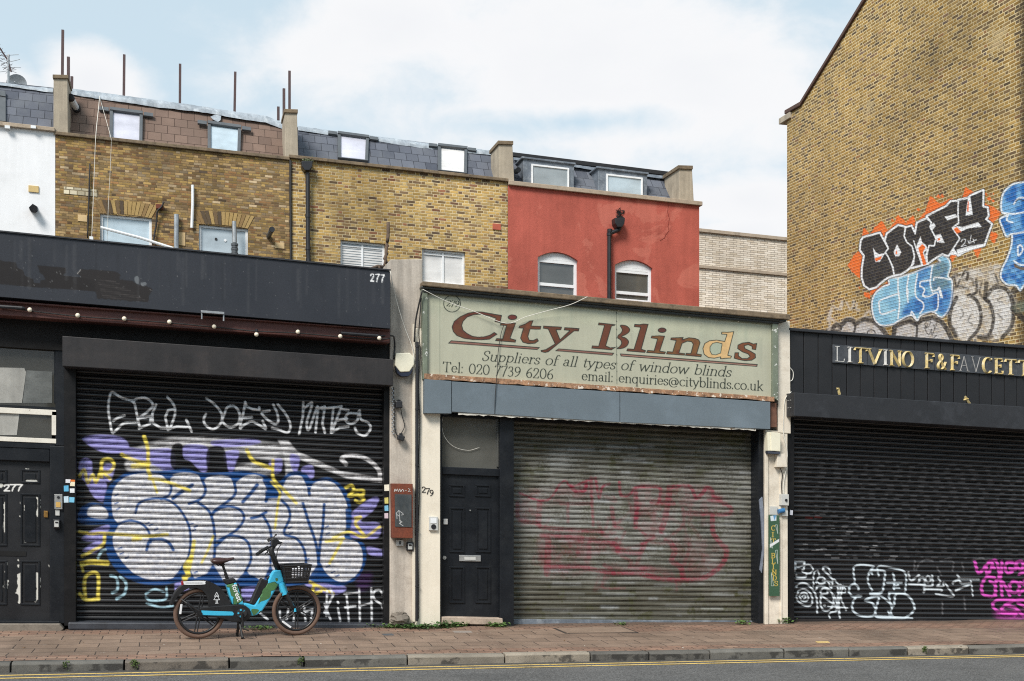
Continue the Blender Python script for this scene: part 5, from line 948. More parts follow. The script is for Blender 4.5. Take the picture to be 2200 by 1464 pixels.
# ================= black shop at the left
SX0 = XW(-70, 900, 0)[0]; SX1 = XW(838, 900, 0)[0]
S1 = thing('shop_building', (SX0, 0, 0), 'black painted shop with a graffiti covered shutter and peeling fascia at the left', 'shop')
m = MB(); _, wt = XW(0, 560, 0); m.xw(SX0, SX1, -.5, wt, .3, 9.5); m.build('wall', M['soffit'], S1)
def paint_fascia(c):
    c.tf(0, 480, 2.815); K = (30,26,26)
    c.poly([(-200,215),(0,225),(95,235),(105,270),(140,283),(150,318),(200,338),(205,360),(240,366),(246,345),(275,340),(265,315),(240,300),(228,255),(398,267),(400,300),(382,315),(520,330),(572,350),(582,412),(450,404),(160,384),(0,368),(-200,350)], K, .6, .96, rough=.5)
    c.poly([(465,300),(492,278),(690,288),(728,312),(722,340),(805,348),(832,372),(885,380),(922,400),(905,432),(898,478),(590,456),(580,420),(568,350),(500,330)], (36,32,32), .6, .97, rough=.9)
    for i in range(9): c.stroke([(590+i*4,345+i*13),(700+i*22,352+i*14)], .9, (92,86,84), .6, .45, False, grain=.6, seed=i)
    c.poly([(812,330),(830,318),(842,340),(836,368),(818,356)], (104,108,112), .7, .9, True); c.poly([(850,362),(880,356),(886,372),(860,380)], (104,108,112), .7, .9, True)
    c.stroke([(468,305),(486,282)], 1.4, (170,166,162), .6, .8, False)
    rf = np.random.RandomState(2)
    for i in range(260):
        x, y = rf.uniform(0, 2350), rf.uniform(60, 620); c.stroke([(x,y),(x+rf.uniform(-1,1),y+rf.uniform(1,3))], rf.uniform(.8, 1.8), (150,150,150), .5, rf.uniform(.15, .5), False)
    for i in range(60):
        x = rf.uniform(0, 2350); y = 50+x*.1+rf.uniform(0, 60); c.stroke([(x,y),(x+rf.uniform(-3,3),y+rf.uniform(60,300))], rf.uniform(2, 8), [(92,92,94),(30,31,34)][i % 2], 2.5, rf.uniform(.08, .25), False, grain=.5, seed=i)
    for i, x in enumerate((795.5, 807, 818)):
        p = [[(.05,.75),(.12,.95),(.3,1),(.47,.93),(.5,.74),(.36,.45),(.05,0)], [(.05,0),(.52,0)]] if i == 0 else [[(.02,1),(.52,1),(.26,.5),(.16,0)]]
        for k in p: c.stroke([(x+q[0]*15, 604.5+i*1.1-q[1]*15.5) for q in k], 2.5, (240,240,240), .45, 1, False, raw=True)
board('fascia_board', [(-70,491),(838,581),(838,706),(-70,632)], -.42, .36, .011, painted('fascia_vinyl', (46,49,56), .55, .10, 1.5, .16, .05, spec=.3), S1, paint_fascia)
m = MB(); m.fp([(-70,488),(840,579),(840,582),(-70,491)], -.44, -.02); m.build('fascia_trim', M['box_bk'], S1)
m = MB(); m.fp([(-70,644),(838,711),(837,737),(-70,672)], -.30, .1); m.fp([(-70,640),(838,708),(838,711),(-70,644)], -.36, -.1); m.build('beam', M['beam'], S1, bevel=.006)
m = MB(); m.fp([(-70,668),(836,734),(836,800),(-70,740)], -.02, .29); m.build('bulkhead', M['soffit'], S1)
m = MB(); m.fp([(134,722),(845,772.5),(845,829),(134,787)], -.30, .3); m.build('shutter_box', M['box_br'], S1, bevel=.008)
shl, _ = XW(161, 1000, .15); shr, _ = XW(828, 1000, .15); W1_ = XW(161, 780, .15)[1]; W0_ = XW(161, 1352, .15)[1]
shut_bk = painted('black_shutter', (31,31,33), .34, .15, 1.5, .08, .05, streak=.08, spec=.6, wear=.25)
shutter('roller_shutter', shl, shr, W0_, W1_, .15, .0742, S1, shut_bk, paint_left, label='black slatted shutter covered in white, blue, purple and yellow graffiti')
for q in ((138, 782, 163, 1345), (825, 826, 838, 1345)):
    m = MB(); m.fr(*q, -.02, .24); m.build('guide_rail', M['black_pa'], S1, bevel=.004)
m = MB(); m.fr(146, 1337, 836, 1354, -.06, .2); m.build('bottom_rail', wm('grey_blue_rail', (60,63,70), .5, .2, 3, .15, 40, .15, dirt=(40,40,42), dirtamt=.5), S1, bevel=.02)
# left door and window above it
m = MB(); m.fr(107, 958, 139, 1340, .0, .29); m.fr(-70, 958, 107, 986, .02, .29); m.fr(119, 730, 139, 958, .0, .29); m.fr(-70, 942, 119, 958, .01, .29); m.build('door_frame', M['navy_pa'], S1, bevel=.008)
def paint_door(c):
    c.tf(0, 950, 2.848); W_ = (214,212,204)
    for q in ([(25,370),(33,365),(40,440),(36,520),(32,560),(26,550),(27,450)], [(228,340),(240,345),(240,430),(228,455),(220,440),(232,400)], [(108,810),(125,802),(128,880),(130,980),(112,992),(115,930),(98,925),(112,880)], [(215,800),(240,800),(248,880),(235,900),(240,960),(215,975),(214,940),(230,900),(216,850)], [(150,385),(158,392),(160,412),(150,418)], [(158,235),(200,226),(232,240),(200,250),(165,248)], [(158,165),(180,162),(182,180),(165,172)], [(10,500),(20,520),(16,540)], [(35,840),(48,850),(40,900),(34,890)], [(235,460),(242,470),(238,530)], [(0,255),(16,262),(6,278)], [(10,870),(18,880),(14,910)]):
        c.poly(q, W_, .5, .97, rough=1.3, grow=1.0)
    for x, y in ((125,375),(125,460),(40,745),(110,720),(112,760),(210,600),(155,608),(240,490),(30,790),(300,760)): c.poly([(x-4,y-8),(x+4,y-9),(x+4,y+8),(x-3,y+7)], W_, .5, .9, rough=1.2)
    for i, x in enumerate((24, 62, 101)):
        k = [[(.05,.75),(.12,.95),(.3,1),(.47,.93),(.5,.74),(.36,.45),(.02,0)], [(.02,0),(.56,0)]] if i == 0 else [[(.0,1),(.58,1),(.3,.5),(.2,0)]]
        for q in k: c.stroke([(x+a*62, 299-b_*38) for a, b_ in q], 3.3, (232,230,226), .45, 1, False)
dm = painted('old_black_door', (22,23,27), .48, .2, 2.5, .1, .12, wear=.1)
d1 = board('door', [(-70,985),(107,988),(107,1334),(-70,1336)], .08, .05, .008, dm, S1, paint_door)
m = MB()
for xl, xr in ((44,86),(-8,15)):
    for yt, yb in ((1008,1038),(1060,1173),(1204,1300)): door_panel(m, xl, yt, xr, yb, .08)
m.build('door_panel', M['navy_pa'], d1, bevel=.003)
m = MB(); m.fr(-12, 1184, 56, 1194, .072, .09); m.build('letter_slot', M['interior'], d1)
m = MB(); m.fr(94, 1098, 103, 1112, .06, .09); m.build('lock', M['brass'], d1, bevel=.004)
m = MB(); m.fr(-70, 1334, 128, 1342, -.02, .1); m.build('threshold', M['navy_pa'], S1, bevel=.006)
m = MB(); m.fp([(-70,1341),(128,1341),(137,1352),(125,1362),(-70,1362)], -.10, .12); m.build('step', M['conc_d'], S1, bevel=.012)
m = MB(); m.fr(-70, 732, 119, 738, .03, .1); m.fr(-70, 866, 119, 873, .03, .1); m.fr(116, 738, 119, 866, .032, .1); w1 = m.build('window_frame', M['navy_pa'], S1)
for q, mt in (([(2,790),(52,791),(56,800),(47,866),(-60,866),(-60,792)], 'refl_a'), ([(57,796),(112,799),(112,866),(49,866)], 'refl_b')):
    m = MB(); m.fp(q, .076, .079); m.build('blind_or_reflection', M[mt], w1)  # thin sheet before the glass, coloured as its reflection
m = MB(); m.fr(-70, 737, 119, 867, .08, .09); m.build('pane', M['pane_mirror'], w1)
m = MB()
for a in ((-70,872,122,884),(-70,935,122,945)): m.fr(*a, .0, .05)
m.fr(111, 884, 122, 935, .0, .05); w2 = m.build('fanlight', M['wood_w'], S1, bevel=.004)
m = MB(); m.fp([(-60,884),(42,884),(36,935),(-60,935)], .026, .029); m.build('blind_or_reflection', M['refl_a'], w2)  # fanlight reflection, added as a pale sheet over the pane
m = MB(); m.fr(-70, 884, 111, 935, .03, .04); m.build('pane', M['pane_mirror'], w2)
m = MB(); m.fp([(838,558),(908,557),(908,705),(892,706),(892,1346),(838,1348)], -.07, 1.2); m.build('pilaster', M['concrete'], S1, bevel=.012)
# ================= green sign shop in the middle
A0 = XW(892, 900, 0)[0]; A1 = XW(1694, 900, 0)[0]
S2 = thing('shop_building', (A0, 0, 0), 'cream and black shop with an olive shutter under the pale green sign', 'shop')
_, wt = XW(910, 640, 0); m = MB(); m.xw(A0, A1, -.5, wt, .36, 9.5); m.build('wall', M['soffit'], S2)
m = MB(); m.fp([(908,604),(1300,640.5),(1302,641),(1698,676),(1698,687.5),(1302,652),(1300,651.5),(908,614)], -.25, .5); m.build('coping_stone', M['coping'], S2, bevel=.012)
m = MB(); m.fp([(905,614),(1692,686),(1690,692),(906,620)], -.215, .1); m.fp([(907,620),(1676,690),(1674,697),(909,629)], -.18, .1); m.build('cornice', M['cornice'], S2, bevel=.015)
m = MB(); m.fp([(891,705),(946,708),(946,1346),(891,1346)], -.09, .2); m.build('pilaster', M['cream'], S2, bevel=.008)
m = MB(); m.fp([(1671,694),(1697,690),(1699,932),(1672,930)], -.08, .3); m.fp([(1644,924),(1673,926),(1692,930),(1693,1346),(1644,1346)], -.07, .2)
m.fp([(1644,940),(1651,940),(1651,1346),(1644,1346)], -.10, -.06); m.fp([(1676,1010),(1680,1010),(1681,1346),(1677,1346)], -.085, -.06); m.build('pilaster', M['cream_w'], S2, bevel=.006)
for q in ([(912,815),(970,819),(970,889),(912,888)], [(971.5,820),(1331.5,843),(1331.5,907.5),(971.5,885)], [(1333,843),(1655,864),(1655,922.5),(1333,907.6)]):
    m = MB(); m.fp(q, -.20, .02); m.build('fascia_panel', M['blue_bd'], S2, bevel=.004)
m = MB(); rs = np.random.RandomState(4); xs = np.arange(985, 1630, 9.0); top = [(x, 886+(x-971)*.0545) for x in xs]; bot = [(x, 889.5+(x-971)*.0545+rs.uniform(-1.4, 1.6)) for x in xs]
m.fp(top+bot[::-1], -.185, -.15); m.build('peeling_edge', M['wood_w'], S2)
m = MB(); m.fp([(1655,866),(1668,866),(1669,918),(1655,918)], -.12, .02); m.build('end_board', wm('bare_brown_wood', (112,78,62), .85, .3, 8, .2, 40, .3), S2)
m = MB(); m.fp([(946,880),(1644,918),(1644,930),(946,897)], .10, .35); m.build('lintel', M['soffit'], S2)
sl2, _ = XW(1099, 1000, .24); sr2, _ = XW(1633, 1000, .24)
def olive(b, col):
    z = b.sep(b.oc())[2]; n = b.noise(1.0, 5, .7, vec=b.scale(b.oc(), (.8, 1, 9)))
    col = b.mix(b.step(n, .42, .6), col, C(102,100,90)); return b.mix(b.step(b.noise(3.5, 5, .7), .52, .62), col, C(76,75,52))
shutter('roller_shutter', sl2, sr2, XW(1103, 1350, .24)[1], XW(1103, 880, .24)[1], .24, .0742, S2, painted('olive_shutter', (80,77,65), .42, .22, 2.5, .16, .1, streak=.14, extra=olive), paint_mid, amp=.5, label='weathered olive grey shutter with faded crimson spray lettering')
m = MB(); m.fr(1630, 915, 1644, 1350, -.02, .33); m.build('guide_rail', M['navy_pa'], S2, bevel=.004)
m = MB(); m.fr(1101, 1331, 1634, 1350, .19, .27); m.build('bottom_rail', M['lead_d'], S2, bevel=.004)
m = MB(); m.fr(1074, 890, 1104, 1350, -.03, .33); m.fr(945, 892, 950, 1340, -.01, .16); m.fr(950, 1003, 1074, 1019, .03, .16); m.fr(950, 888, 1074, 895, .03, .16); m.build('door_frame', M['navy_pa'], S2, bevel=.006)
m = MB(); m.fr(950, 895, 1069, 1003, .09, .1); m.fr(1068, 895, 1074, 1003, .05, .1); m.build('transom_pane', M['pane_grey'], S2)
d2 = board('door', [(950,1019),(1074,1020),(1074,1327),(950,1326)], .07, .05, .03, M['navy_pa'], S2)
m = MB()
for xl, xr in ((965,998),(1021,1054)):
    for yt, yb in ((1041,1067),(1090,1187),(1217,1296)): door_panel(m, xl, yt, xr, yb, .07, .016)
m.build('door_panel', M['navy_pa'], d2, bevel=.004)
m = MB(); m.fr(987, 1193, 1033, 1206, .05, .08); l_ = m.build('letter_plate', M['steel'], d2, bevel=.004)
m = MB(); m.fr(998, 1197, 1022, 1203, .044, .052); m.build('flap', M['plastic_g'], l_)
m = MB(); m.cyl(P(954.5,1198.5,.055), (0,1,0), .026, .04, 16); m.cyl(P(954.5,1198.5,.03), (0,1,0), .008, .03, 8); m.build('lock', M['steel'], d2)
m = MB(); m.fr(953, 1115, 962, 1127, .05, .08); m.build('latch', M['whiteletter'], d2, bevel=.004)
m = MB(); m.cyl(P(1010,1097,.06), (0,1,0), .010, .02, 10); m.build('peephole', M['steel'], d2)
m = MB(); m.fp([(950,1326),(1080,1329),(1081,1343),(949,1341)], -.08, .16); m.build('threshold', M['wood'], S2, bevel=.008)
# ================= black clad shop at the right
R0 = XW(1694, 900, 0)[0]; R1 = XW(2290, 900, 0)[0]
S3 = thing('shop_building', (R0, 0, 0), 'black boarded shop with a wide black shutter at the right', 'shop')
_, wt = XW(1697, 716, 0); m = MB(); m.xw(R0, R1, -.5, wt-.25, .3, 2.6); m.build('wall', M['soffit'], S3)
m = MB(); px = 1697.0; ln = lambda x, a: a+(x-1697)*.0746
edges = [1697,1727,1758,1788,1819,1848.5,1878,1907,1936,1964.5,1993,2021,2049,2077,2104,2131,2158,2185,2212,2240,2268,2292]
for a, c in zip(edges, edges[1:]): m.fp([(a+.7,ln(a,708)),(c-.7,ln(c,708)),(c-.7,848+(c-1697)*.062),(a+.7,848+(a-1697)*.062)], -.03, .1)
m.build('cladding', M['clad'], S3, bevel=.006)
m = MB(); m.fp([(1694,704),(2292,748.5),(2292,755.5),(1694,710.5)], -.08, .4); m.build('capping', M['box_bk'], S3, bevel=.008)
m = MB(); m.fp([(1706,843.5),(2292,880),(2292,929),(1706,894)], -.31, .28); bx = m.build('shutter_box', M['box_bk'], S3, bevel=.008)
m = MB(); X_ = P(1706, 868, -.31).x
for dy in (.10, .17):
    for dz in (-.05, .06): m = MB(); m.cyl((X_-.004, -.31+dy, P(1706,868,-.31).z+dz), (1,0,0), .009, .012, 8); m.build('bolt', M['steel'], bx)
m = MB(); m.fr(1691, 892, 1706.5, 1350, -.02, .29); m.build('guide_rail', M['black_pa'], S3, bevel=.004)
shutter('roller_shutter', XW(1702, 1000, .17)[0], XW(2292, 1000, .17)[0], XW(1705, 1350, .17)[1], XW(1705, 885, .17)[1], .17, .0742, S3, painted('black_shutter_b', (38,38,40), .34, .15, 1.5, .08, .05, streak=.05, spec=.6), paint_right, label='black slatted shutter with white and pink tags along its foot')
m = MB(); m.fr(1703, 1330, 2290, 1348, .13, .22); m.build('bottom_rail', M['box_br'], S3, bevel=.004)
# ---------------------------------------------------------------- signs
SG = thing('shop_sign', P(1290, 840, -.12), 'pale green painted shop sign with brown lettering above the olive shutter', 'sign')
def paint_sign(c):
    D = (34,42,36); BR = (104,60,37); PI = (142,98,86)
    c.tf(0, 0, 1)
    c.poly([(915,624),(1662,690),(1662,740),(1300,700),(915,668)], (190,192,166), 16, .55, grain=.5, gs=40)
    for i in range(46):
        x = np.random.uniform(925, 1655); y = 635+(x-925)*.09+np.random.uniform(0, 30); c.stroke([(x,y),(x+np.random.uniform(-2,2),y+np.random.uniform(20,90))], np.random.uniform(3, 10), [(150,160,142),(182,188,166),(136,144,128)][i % 3], 4, np.random.uniform(.12, .35), False, grain=.4, seed=i)
    def letter(q, col, sm=False, o=1.5, sh=None):
        c.poly(q, D, .45, 1, sm, grow=.5); c.poly(q, col, .5, .97, sm, grow=-1.35, grain=.12, shade=sh)
    c.tf(940, 620, 5.789)
    letter([(800,335),(700,318),(560,292),(480,288),(380,305),(280,350),(205,410),(178,480),(195,540),(240,590),(330,625),(440,640),(560,642),(645,635),(745,570),(705,545),(650,580),(580,600),(500,605),(430,592),(370,560),(320,520),(303,460),(320,410),(370,360),(450,330),(540,325),(640,345),(725,375),(710,415),(780,430)], BR, sh=(100,48,34))
    el = lambda x, y, rx, ry: [(x+rx*math.cos(t), y+ry*math.sin(t)) for t in np.linspace(0, 2*math.pi, 22)[:-1]]
    letter(el(932,360,58,33), (104,46,38)); letter([(785,432),(975,430),(905,622),(977,642),(968,672),(718,652),(735,622),(808,628),(855,466),(778,460)], BR)
    letter([(1192,400),(1166,465),(1290,470),(1280,512),(1152,508),(1126,600),(1142,642),(1190,645),(1240,622),(1258,655),(1215,685),(1130,692),(1060,672),(1030,620),(1065,497),(1008,492),(1020,466),(1090,440),(1150,402)], BR, sh=(120,66,40))
    letter([(1318,465),(1547,480),(1535,517),(1478,517),(1525,635),(1642,525),(1573,520),(1580,485),(1764,497),(1755,532),(1700,532),(1500,692),(1380,790),(1340,800),(1290,790),(1285,770),(1345,760),(1460,690),(1375,507),(1313,499)], BR, sh=(96,52,36))
    for q in ([(170,648),(1272,735),(1240,763),(133,683)], [(1505,750),(2196,804),(2172,834),(1465,778)]): letter(q, PI)
    c.tf(1280, 660, 5.5)
    letter([(35,185),(234,207),(222,220),(188,226),(120,458),(170,480),(238,475),(185,509),(-50,490),(-42,457),(32,462),(100,218),(27,213)], (106,58,38))
    letter([(300,212),(360,220),(400,255),(398,292),(360,325),(310,350),(352,364),(388,402),(382,442),(350,476),(300,494),(246,492),(280,465),(302,430),(292,392),(258,366),(262,335),(292,310),(310,278),(302,248),(288,226)], (106,58,38), True)
    letter([(458,203),(520,205),(560,198),(622,203),(540,497),(592,515),(580,540),(363,521),(375,492),(450,497),(527,242),(453,234)], (106,58,38))
    letter(el(784,275,50,30), (96,52,44)); letter([(660,342),(750,338),(817,342),(758,520),(827,531),(815,557),(598,540),(612,510),(687,516),(727,378),(650,368)], (110,60,38), sh=(120,80,44))
    letter([(888,363),(1037,357),(1026,383),(1100,360),(1172,368),(1218,386),(1235,422),(1195,552),(1252,562),(1245,590),(1058,573),(1068,545),(1122,548),(1150,440),(1130,412),(1080,407),(1022,432),(985,542),(1055,549),(1048,572),(833,556),(845,525),(907,531),(947,397),(883,388)], (108,58,36), sh=(124,84,46))
    letter([(1485,295),(1560,296),(1634,289),(1562,570),(1607,580),(1595,605),(1470,614),(1475,592),(1400,607),(1330,600),(1278,560),(1263,490),(1285,430),(1340,398),(1430,388),(1522,405),(1547,327),(1483,322)], (218,180,126))
    q = [(1495,432),(1430,416),(1380,428),(1348,470),(1348,520),(1370,562),(1420,568),(1478,545)]; c.poly(q, D, .4, 1, grow=.4); c.poly(q, (166,174,154), .4, 1, grow=-1.1)
    letter([(1905,427),(1892,508),(1846,500),(1845,467),(1800,448),(1757,460),(1764,490),(1830,520),(1887,555),(1890,602),(1842,632),(1760,637),(1690,624),(1633,607),(1643,538),(1692,538),(1687,575),(1730,607),(1790,607),(1820,585),(1800,557),(1730,532),(1673,492),(1678,448),(1730,423),(1810,414),(1862,435)], (120,70,42))
    letter([(288,552),(1912,678),(1905,705),(297,582)], PI)
    c.stroke([(320,571),(1890,694)], .9, (196,160,140), .5, .6, False)
    T = (38,46,38)
    write(c, 'Suppliers of all types of window blinds', (1034,775), (1570,810), 20.5, 2.6, 1.15, T, slant=.28, soft=.45)
    write(c, 'Tel: 020 7739 6206', (950,799), (1189,815.5), 21, 2.5, 1.1, T, slant=.06, soft=.45)
    write(c, 'email: enquiries@cityblinds.co.uk', (1249,817), (1640,840), 20, 2.5, 1.1, T, slant=.03, soft=.45)
    c.tf(940, 620, 5.789); c.stroke(el(181,191,104,103)+[(285,191)], 2.0, T, .45, 1); write(c, '279', (958.5,658), (985.5,660.5), 13, 2.4, 1.1, T, slant=.2, soft=.4)
    c.tf(0, 0, 1)
    c.stroke([(1324,668),(1325.5,826)], 1.2, (78,86,74), .5, .9, False); c.stroke([(945,631),(945,806)], 1.0, (120,128,112), .5, .8, False)
    for k in range(9): c.stroke([(1324.2+k*.15,672+k*18),(1325.4,673.5+k*18)], 2.2, (60,66,58), .4, .8, False)
    for k in range(26): c.stroke([(955+k*27,633+k*2.45),(956,634+k*2.45)], 1.6, (70,76,66), .4, .7, False) if k*27+955 < 956 else c.stroke([(955+k*27,633.5+k*2.44),(956.2+k*27,634.5+k*2.44)], 1.8, (84,90,78), .4, .7, False)
board('sign_board', [(918,626),(1661,693.5),(1661,853),(918,803)], -.12, .14, .0062, painted('sage_green_board', (176,175,155), .5, .07, 1.4, .05, .04, streak=.08), SG, paint_sign)
m = MB(); m.fp([(906,619),(919,628),(919,812),(909,816)], -.17, .02); m.fp([(1660,694),(1672,697),(1672,862),(1660,853)], -.17, .02); m.fp([(919,628),(1660,695),(1660,698),(919,631)], -.15, -.1); m.build('sign_frame', M['fr_green'], SG, bevel=.008)
rs = np.random.RandomState(8); m = MB(); xs = np.linspace(912, 1664, 60); m.fp([(x, 803+(x-918)*.0672) for x in xs]+[(x, 814.5+(x-918)*.0640+rs.uniform(-1.6,1.2)) for x in xs[::-1]], -.19, .0); m.build('rotten_ledge', M['rotten'], SG, bevel=.003)
# gilt letters on slate plates
SL = thing('shop_sign', P(2000, 800, -.06), 'row of worn gilt capitals on dark plates across the black boarding', 'sign')
for q in ([(1790,740.5),(1864,745.7),(1864,785),(1790,779.5)], [(1865,745.8),(2007.5,757),(2007.5,796),(1865,785)], [(2008.5,757),(2292,778.5),(2292,816),(2008.5,796)]):
    m = MB(); m.fp(q, -.06, -.02); m.build('plate', M['plate'], SL, bevel=.003)
M['ghost'] = wm('letter_ghost', (150,148,146), .7, .2, 12, .3, 50, .1, dirt=(90,92,94), dirtamt=.8)
lx = lambda x: 1600+x/3.667
for ch, x0, x1, mt in (('L',703,792,'plate'),('I',803,852,'whiteletter'),('T',858,966,'gold'),('V',966,1082,'gold'),('I',1086,1130,'whiteletter'),('N',1136,1240,'gold'),('O',1238,1332,'gold'),('F',1412,1494,'gold'),('&',1515,1588,'gold'),('F',1612,1694,'gold'),('A',1690,1768,'ghost'),('V',1785,1860,'ghost'),('C',1868,1952,'gold'),('E',1962,2038,'gold'),('T',2044,2146,'gold'),('T',2150,2252,'gold')):
    bl_ = lambda x: 680+(352+(x-705)*.077)/3.667
    st = [k for _, ks in lay(ch, (lx(x0), bl_(x0)), (lx(x1), bl_(x1)), 31.5) for k in ks]
    m = MB(); ridge(m, st, 6.0 if mt in ('gold','whiteletter') else 2.2, 2.8 if mt in ('gold','whiteletter') else 1.6, -.062, .035 if mt in ('gold','whiteletter') else .006)
    m.build('letter', M['whiteletter'] if ch == 'L' else M[mt], SL, recalc=False)
m = MB(); ridge(m, [[(1797,836),(1801,835),(1803,846)], [(1801,836),(1804,848)]], 5.5, 5, -.2, .03); m.build('fallen_letter', M['gold'], None, 'gilt letter stump standing on the shutter box under the first capitals', 'letter', recalc=False)
m = MB(); ridge(m, [[(2073,852),(2083,867)], [(2070,860),(2079,857)]], 5.5, 4, -.2, .03); m.build('fallen_letter', M['gold'], None, 'gilt letter fragment leaning on the shutter box at the far right', 'letter', recalc=False)
# narrow green board on the pilaster
def paint_green(c):
    Yl = (208,178,84)
    for ch, x0, x1, y in (('C',1656.5,1665.5,1140),('I',1657,1664,1154),('T',1657,1667,1168),('B',1656.5,1666,1199),('L',1657,1666,1211),('I',1658,1665,1223),('N',1658,1669,1235),('D',1660,1669,1247),('S',1663,1672,1259)):
        write(c, ch, (x0, y), (x1, y), 10, 1.7, .8, Yl, soft=.4)
    for q in ([(1666,1128),(1670,1128),(1671,1147),(1666,1128)], [(1655,1155),(1655,1176),(1660,1178),(1655,1155)], [(1666,1183),(1670,1182),(1671,1212),(1666,1183)], [(1657,1230),(1657,1259),(1662,1259),(1657,1230)]): c.stroke(q, .9, (196,206,200), .4, .9, False, raw=True)
    c.poly([(1654,1170),(1674,1158),(1674,1164),(1654,1177)], (226,228,230), .6, .9, raw=True)
    c.poly([(1655,1109),(1668,1107),(1668,1119),(1656,1120)], (210,220,226), .5, .95, raw=True); c.poly([(1661,1108),(1668,1107),(1664,1119)], (60,130,180), .5, .9, raw=True)
G1 = board('sign_board', [(1652,1107),(1674.5,1107.5),(1675,1281),(1653,1281)], -.13, .02, .0055, painted('dark_green_board', (56,88,66), .5, .15, 4, .1, .05), None, paint_green, label='narrow dark green board of yellow capitals on the cream pilaster', cat='sign')
# ---------------------------------------------------------------- fittings on the shopfronts
def one(name, mat, label, cat, fn, group=None, **k):
    m = MB(); fn(m); return m.build(name, mat, None, label, cat, group, **k)
def cable(pts, r, mat, label, name='cable', Y=-.1, group=None, sm=True, cat='cable'):
    q = np.array([(p[0], p[1], p[2] if len(p) > 2 else Y) for p in pts], float)
    if sm and len(q) > 2: q = np.array([[np.interp(t, np.arange(len(q)), q[:,j]) for j in range(3)] for t in np.linspace(0, len(q)-1, len(q)*1)]); s2 = smooth_pts(q[:,:2], 5); yy = np.interp(np.linspace(0, len(q)-1, len(s2)), np.arange(len(q)), q[:,2]); q = np.column_stack([s2, yy])
    m = MB(); m.tube([P(a, b_, y) for a, b_, y in q], r, 6); return m.build(name, mat, None, label, cat, group, smooth=True)
AB = thing('alarm_box', P(868, 800, -.1), 'white six sided alarm box on the grey pilaster', 'alarm box')
m = MB(); m.fp([(851,759),(881,758),(890,768),(890,784),(880,799),(860,800),(849,786)], -.17, -.07); m.build('cover', M['plastic_c'], AB, bevel=.012)
m = MB(); m.fp([(849,787),(860,801),(880,800),(888,789),(883,804),(877,809),(862,809),(853,802)], -.16, -.07); m.build('strobe_base', wm('dark_blue_plastic', (36,42,60), .4), AB, bevel=.004)
for (q, lab) in (([(851,862),(865,862),(865,877),(851,877)], 'upper black cube lamp on the grey pilaster'), ([(856,934),(871,938),(867,949),(854,944)], 'lower tilted black cube lamp on the grey pilaster')):
    FL = thing('security_lamp', P(q[0][0], q[2][1], -.1), lab, 'lamp'); m = MB(); m.fp(q, -.18, -.09); m.build('housing', M['black_pl'], FL, bevel=.012)
    m = MB(); cx_ = sum(p[0] for p in q)/4; m.fp([(cx_-3,q[0][1]-3),(cx_+3,q[0][1]-3),(cx_+3,q[0][1]+4),(cx_-3,q[0][1]+4)], -.12, -.07); m.build('mount', M['black_pl'], FL)
cable([(846,832),(846,850),(848,880),(847,910),(851,932),(858,940)], .007, M['cable_b'], 'thin black cable looping from the shutter box to the cube lamps'); cable([(861,878),(864,895),(869,915),(864,928),(858,936)], .006, M['cable_b'], 'short black cable hanging between the two cube lamps')
m = MB()
for i in range(22): m.ball(P(843+(i % 2)*2.6, 836+i*4.6, -.10), .014, 6)
m.build('chain', M['metal'], None, 'steel chain hanging beside the left shutter rail', 'chain')
RC = thing('meter_cabinet', P(864, 1156, -.1), 'rusty brown meter cabinet with a dark glazed door on the grey pilaster', 'cabinet')
m = MB(); m.fp([(842,1039),(887,1040),(887,1157),(843,1156)], -.22, -.07); m.build('case', M['rust'], RC, bevel=.006)
def paint_cab(c):
    for q in ([(851,1103),(857,1097),(860,1125)], [(852,1103),(853,1115)], [(858,1098),(866,1104)], [(853,1106),(857,1109)], [(862,1107),(867,1106)], [(858,1118),(864,1122),(858,1125),(866,1130)]): c.stroke(q, 1.0, (214,214,214), .5, .9, False, raw=True)
    c.poly([(852,1064),(880,1066),(878,1100),(868,1080),(860,1100)], (52,60,66), 3, .5, raw=True, grain=.4)
board('glazed_door', [(848,1062),(884,1063),(884,1133),(849,1132)], -.228, .01, .006, painted('grimy_glass', (74,78,80), .25, .3, 6, .2, .02), RC, paint_cab)
m = MB(); ridge(m, [[(847,1057),(849,1051),(851,1056),(854,1051),(856,1057),(859,1051),(861,1057),(865,1052),(868,1057)], [(870,1054),(874,1054)], [(877,1050),(881,1052),(877,1057),(882,1057)]], 1.3, 1.2, -.222, .003); m.build('scrawl', M['whiteletter'], RC, recalc=False)
m = MB(); m.fr(852, 1160, 867, 1173, -.10, -.07); bs = m.build('switch_plate', M['plastic_g'], None, 'small square metal switch plate below the rusty cabinet', 'switch', bevel=.003)
m = MB(); m.fr(858, 1163, 861, 1170, -.106, -.1); m.build('switch', M['black_pl'], bs)
def key_safe(x0, y0, x1, y1, lab, Y=-.07):
    K = thing('key_safe', P((x0+x1)/2, y1, Y-.04), lab, 'key safe'); m = MB(); m.fr(x0, y0, x1, y1, Y-.05, Y+.01); m.build('body', M['black_pl'] , K, bevel=.012)
    m = MB(); w_ = (x1-x0); m.fr(x0+w_*.18, y0+3, x1-w_*.18, y1-3, Y-.062, Y-.045); m.build('cover', M['plastic_g'], K, bevel=.006)
    m = MB(); m.fr(x0+w_*.3, y0+5, x1-w_*.3, y0+8, Y-.068, Y-.06); m.build('dial', M['black_pl'], K)
key_safe(874, 1165, 889, 1184, 'black key safe with a grey cover beneath the rusty cabinet'); key_safe(114, 1116, 129, 1136, 'silver key safe below the intercom by the left door', -.0)
IC = thing('intercom', P(125, 1095, -.02), 'steel intercom panel with an amber button on the left door post', 'intercom')
m = MB(); m.fr(117, 1062, 134, 1094, -.035, .0); m.build('panel', M['steel'], IC, bevel=.003)
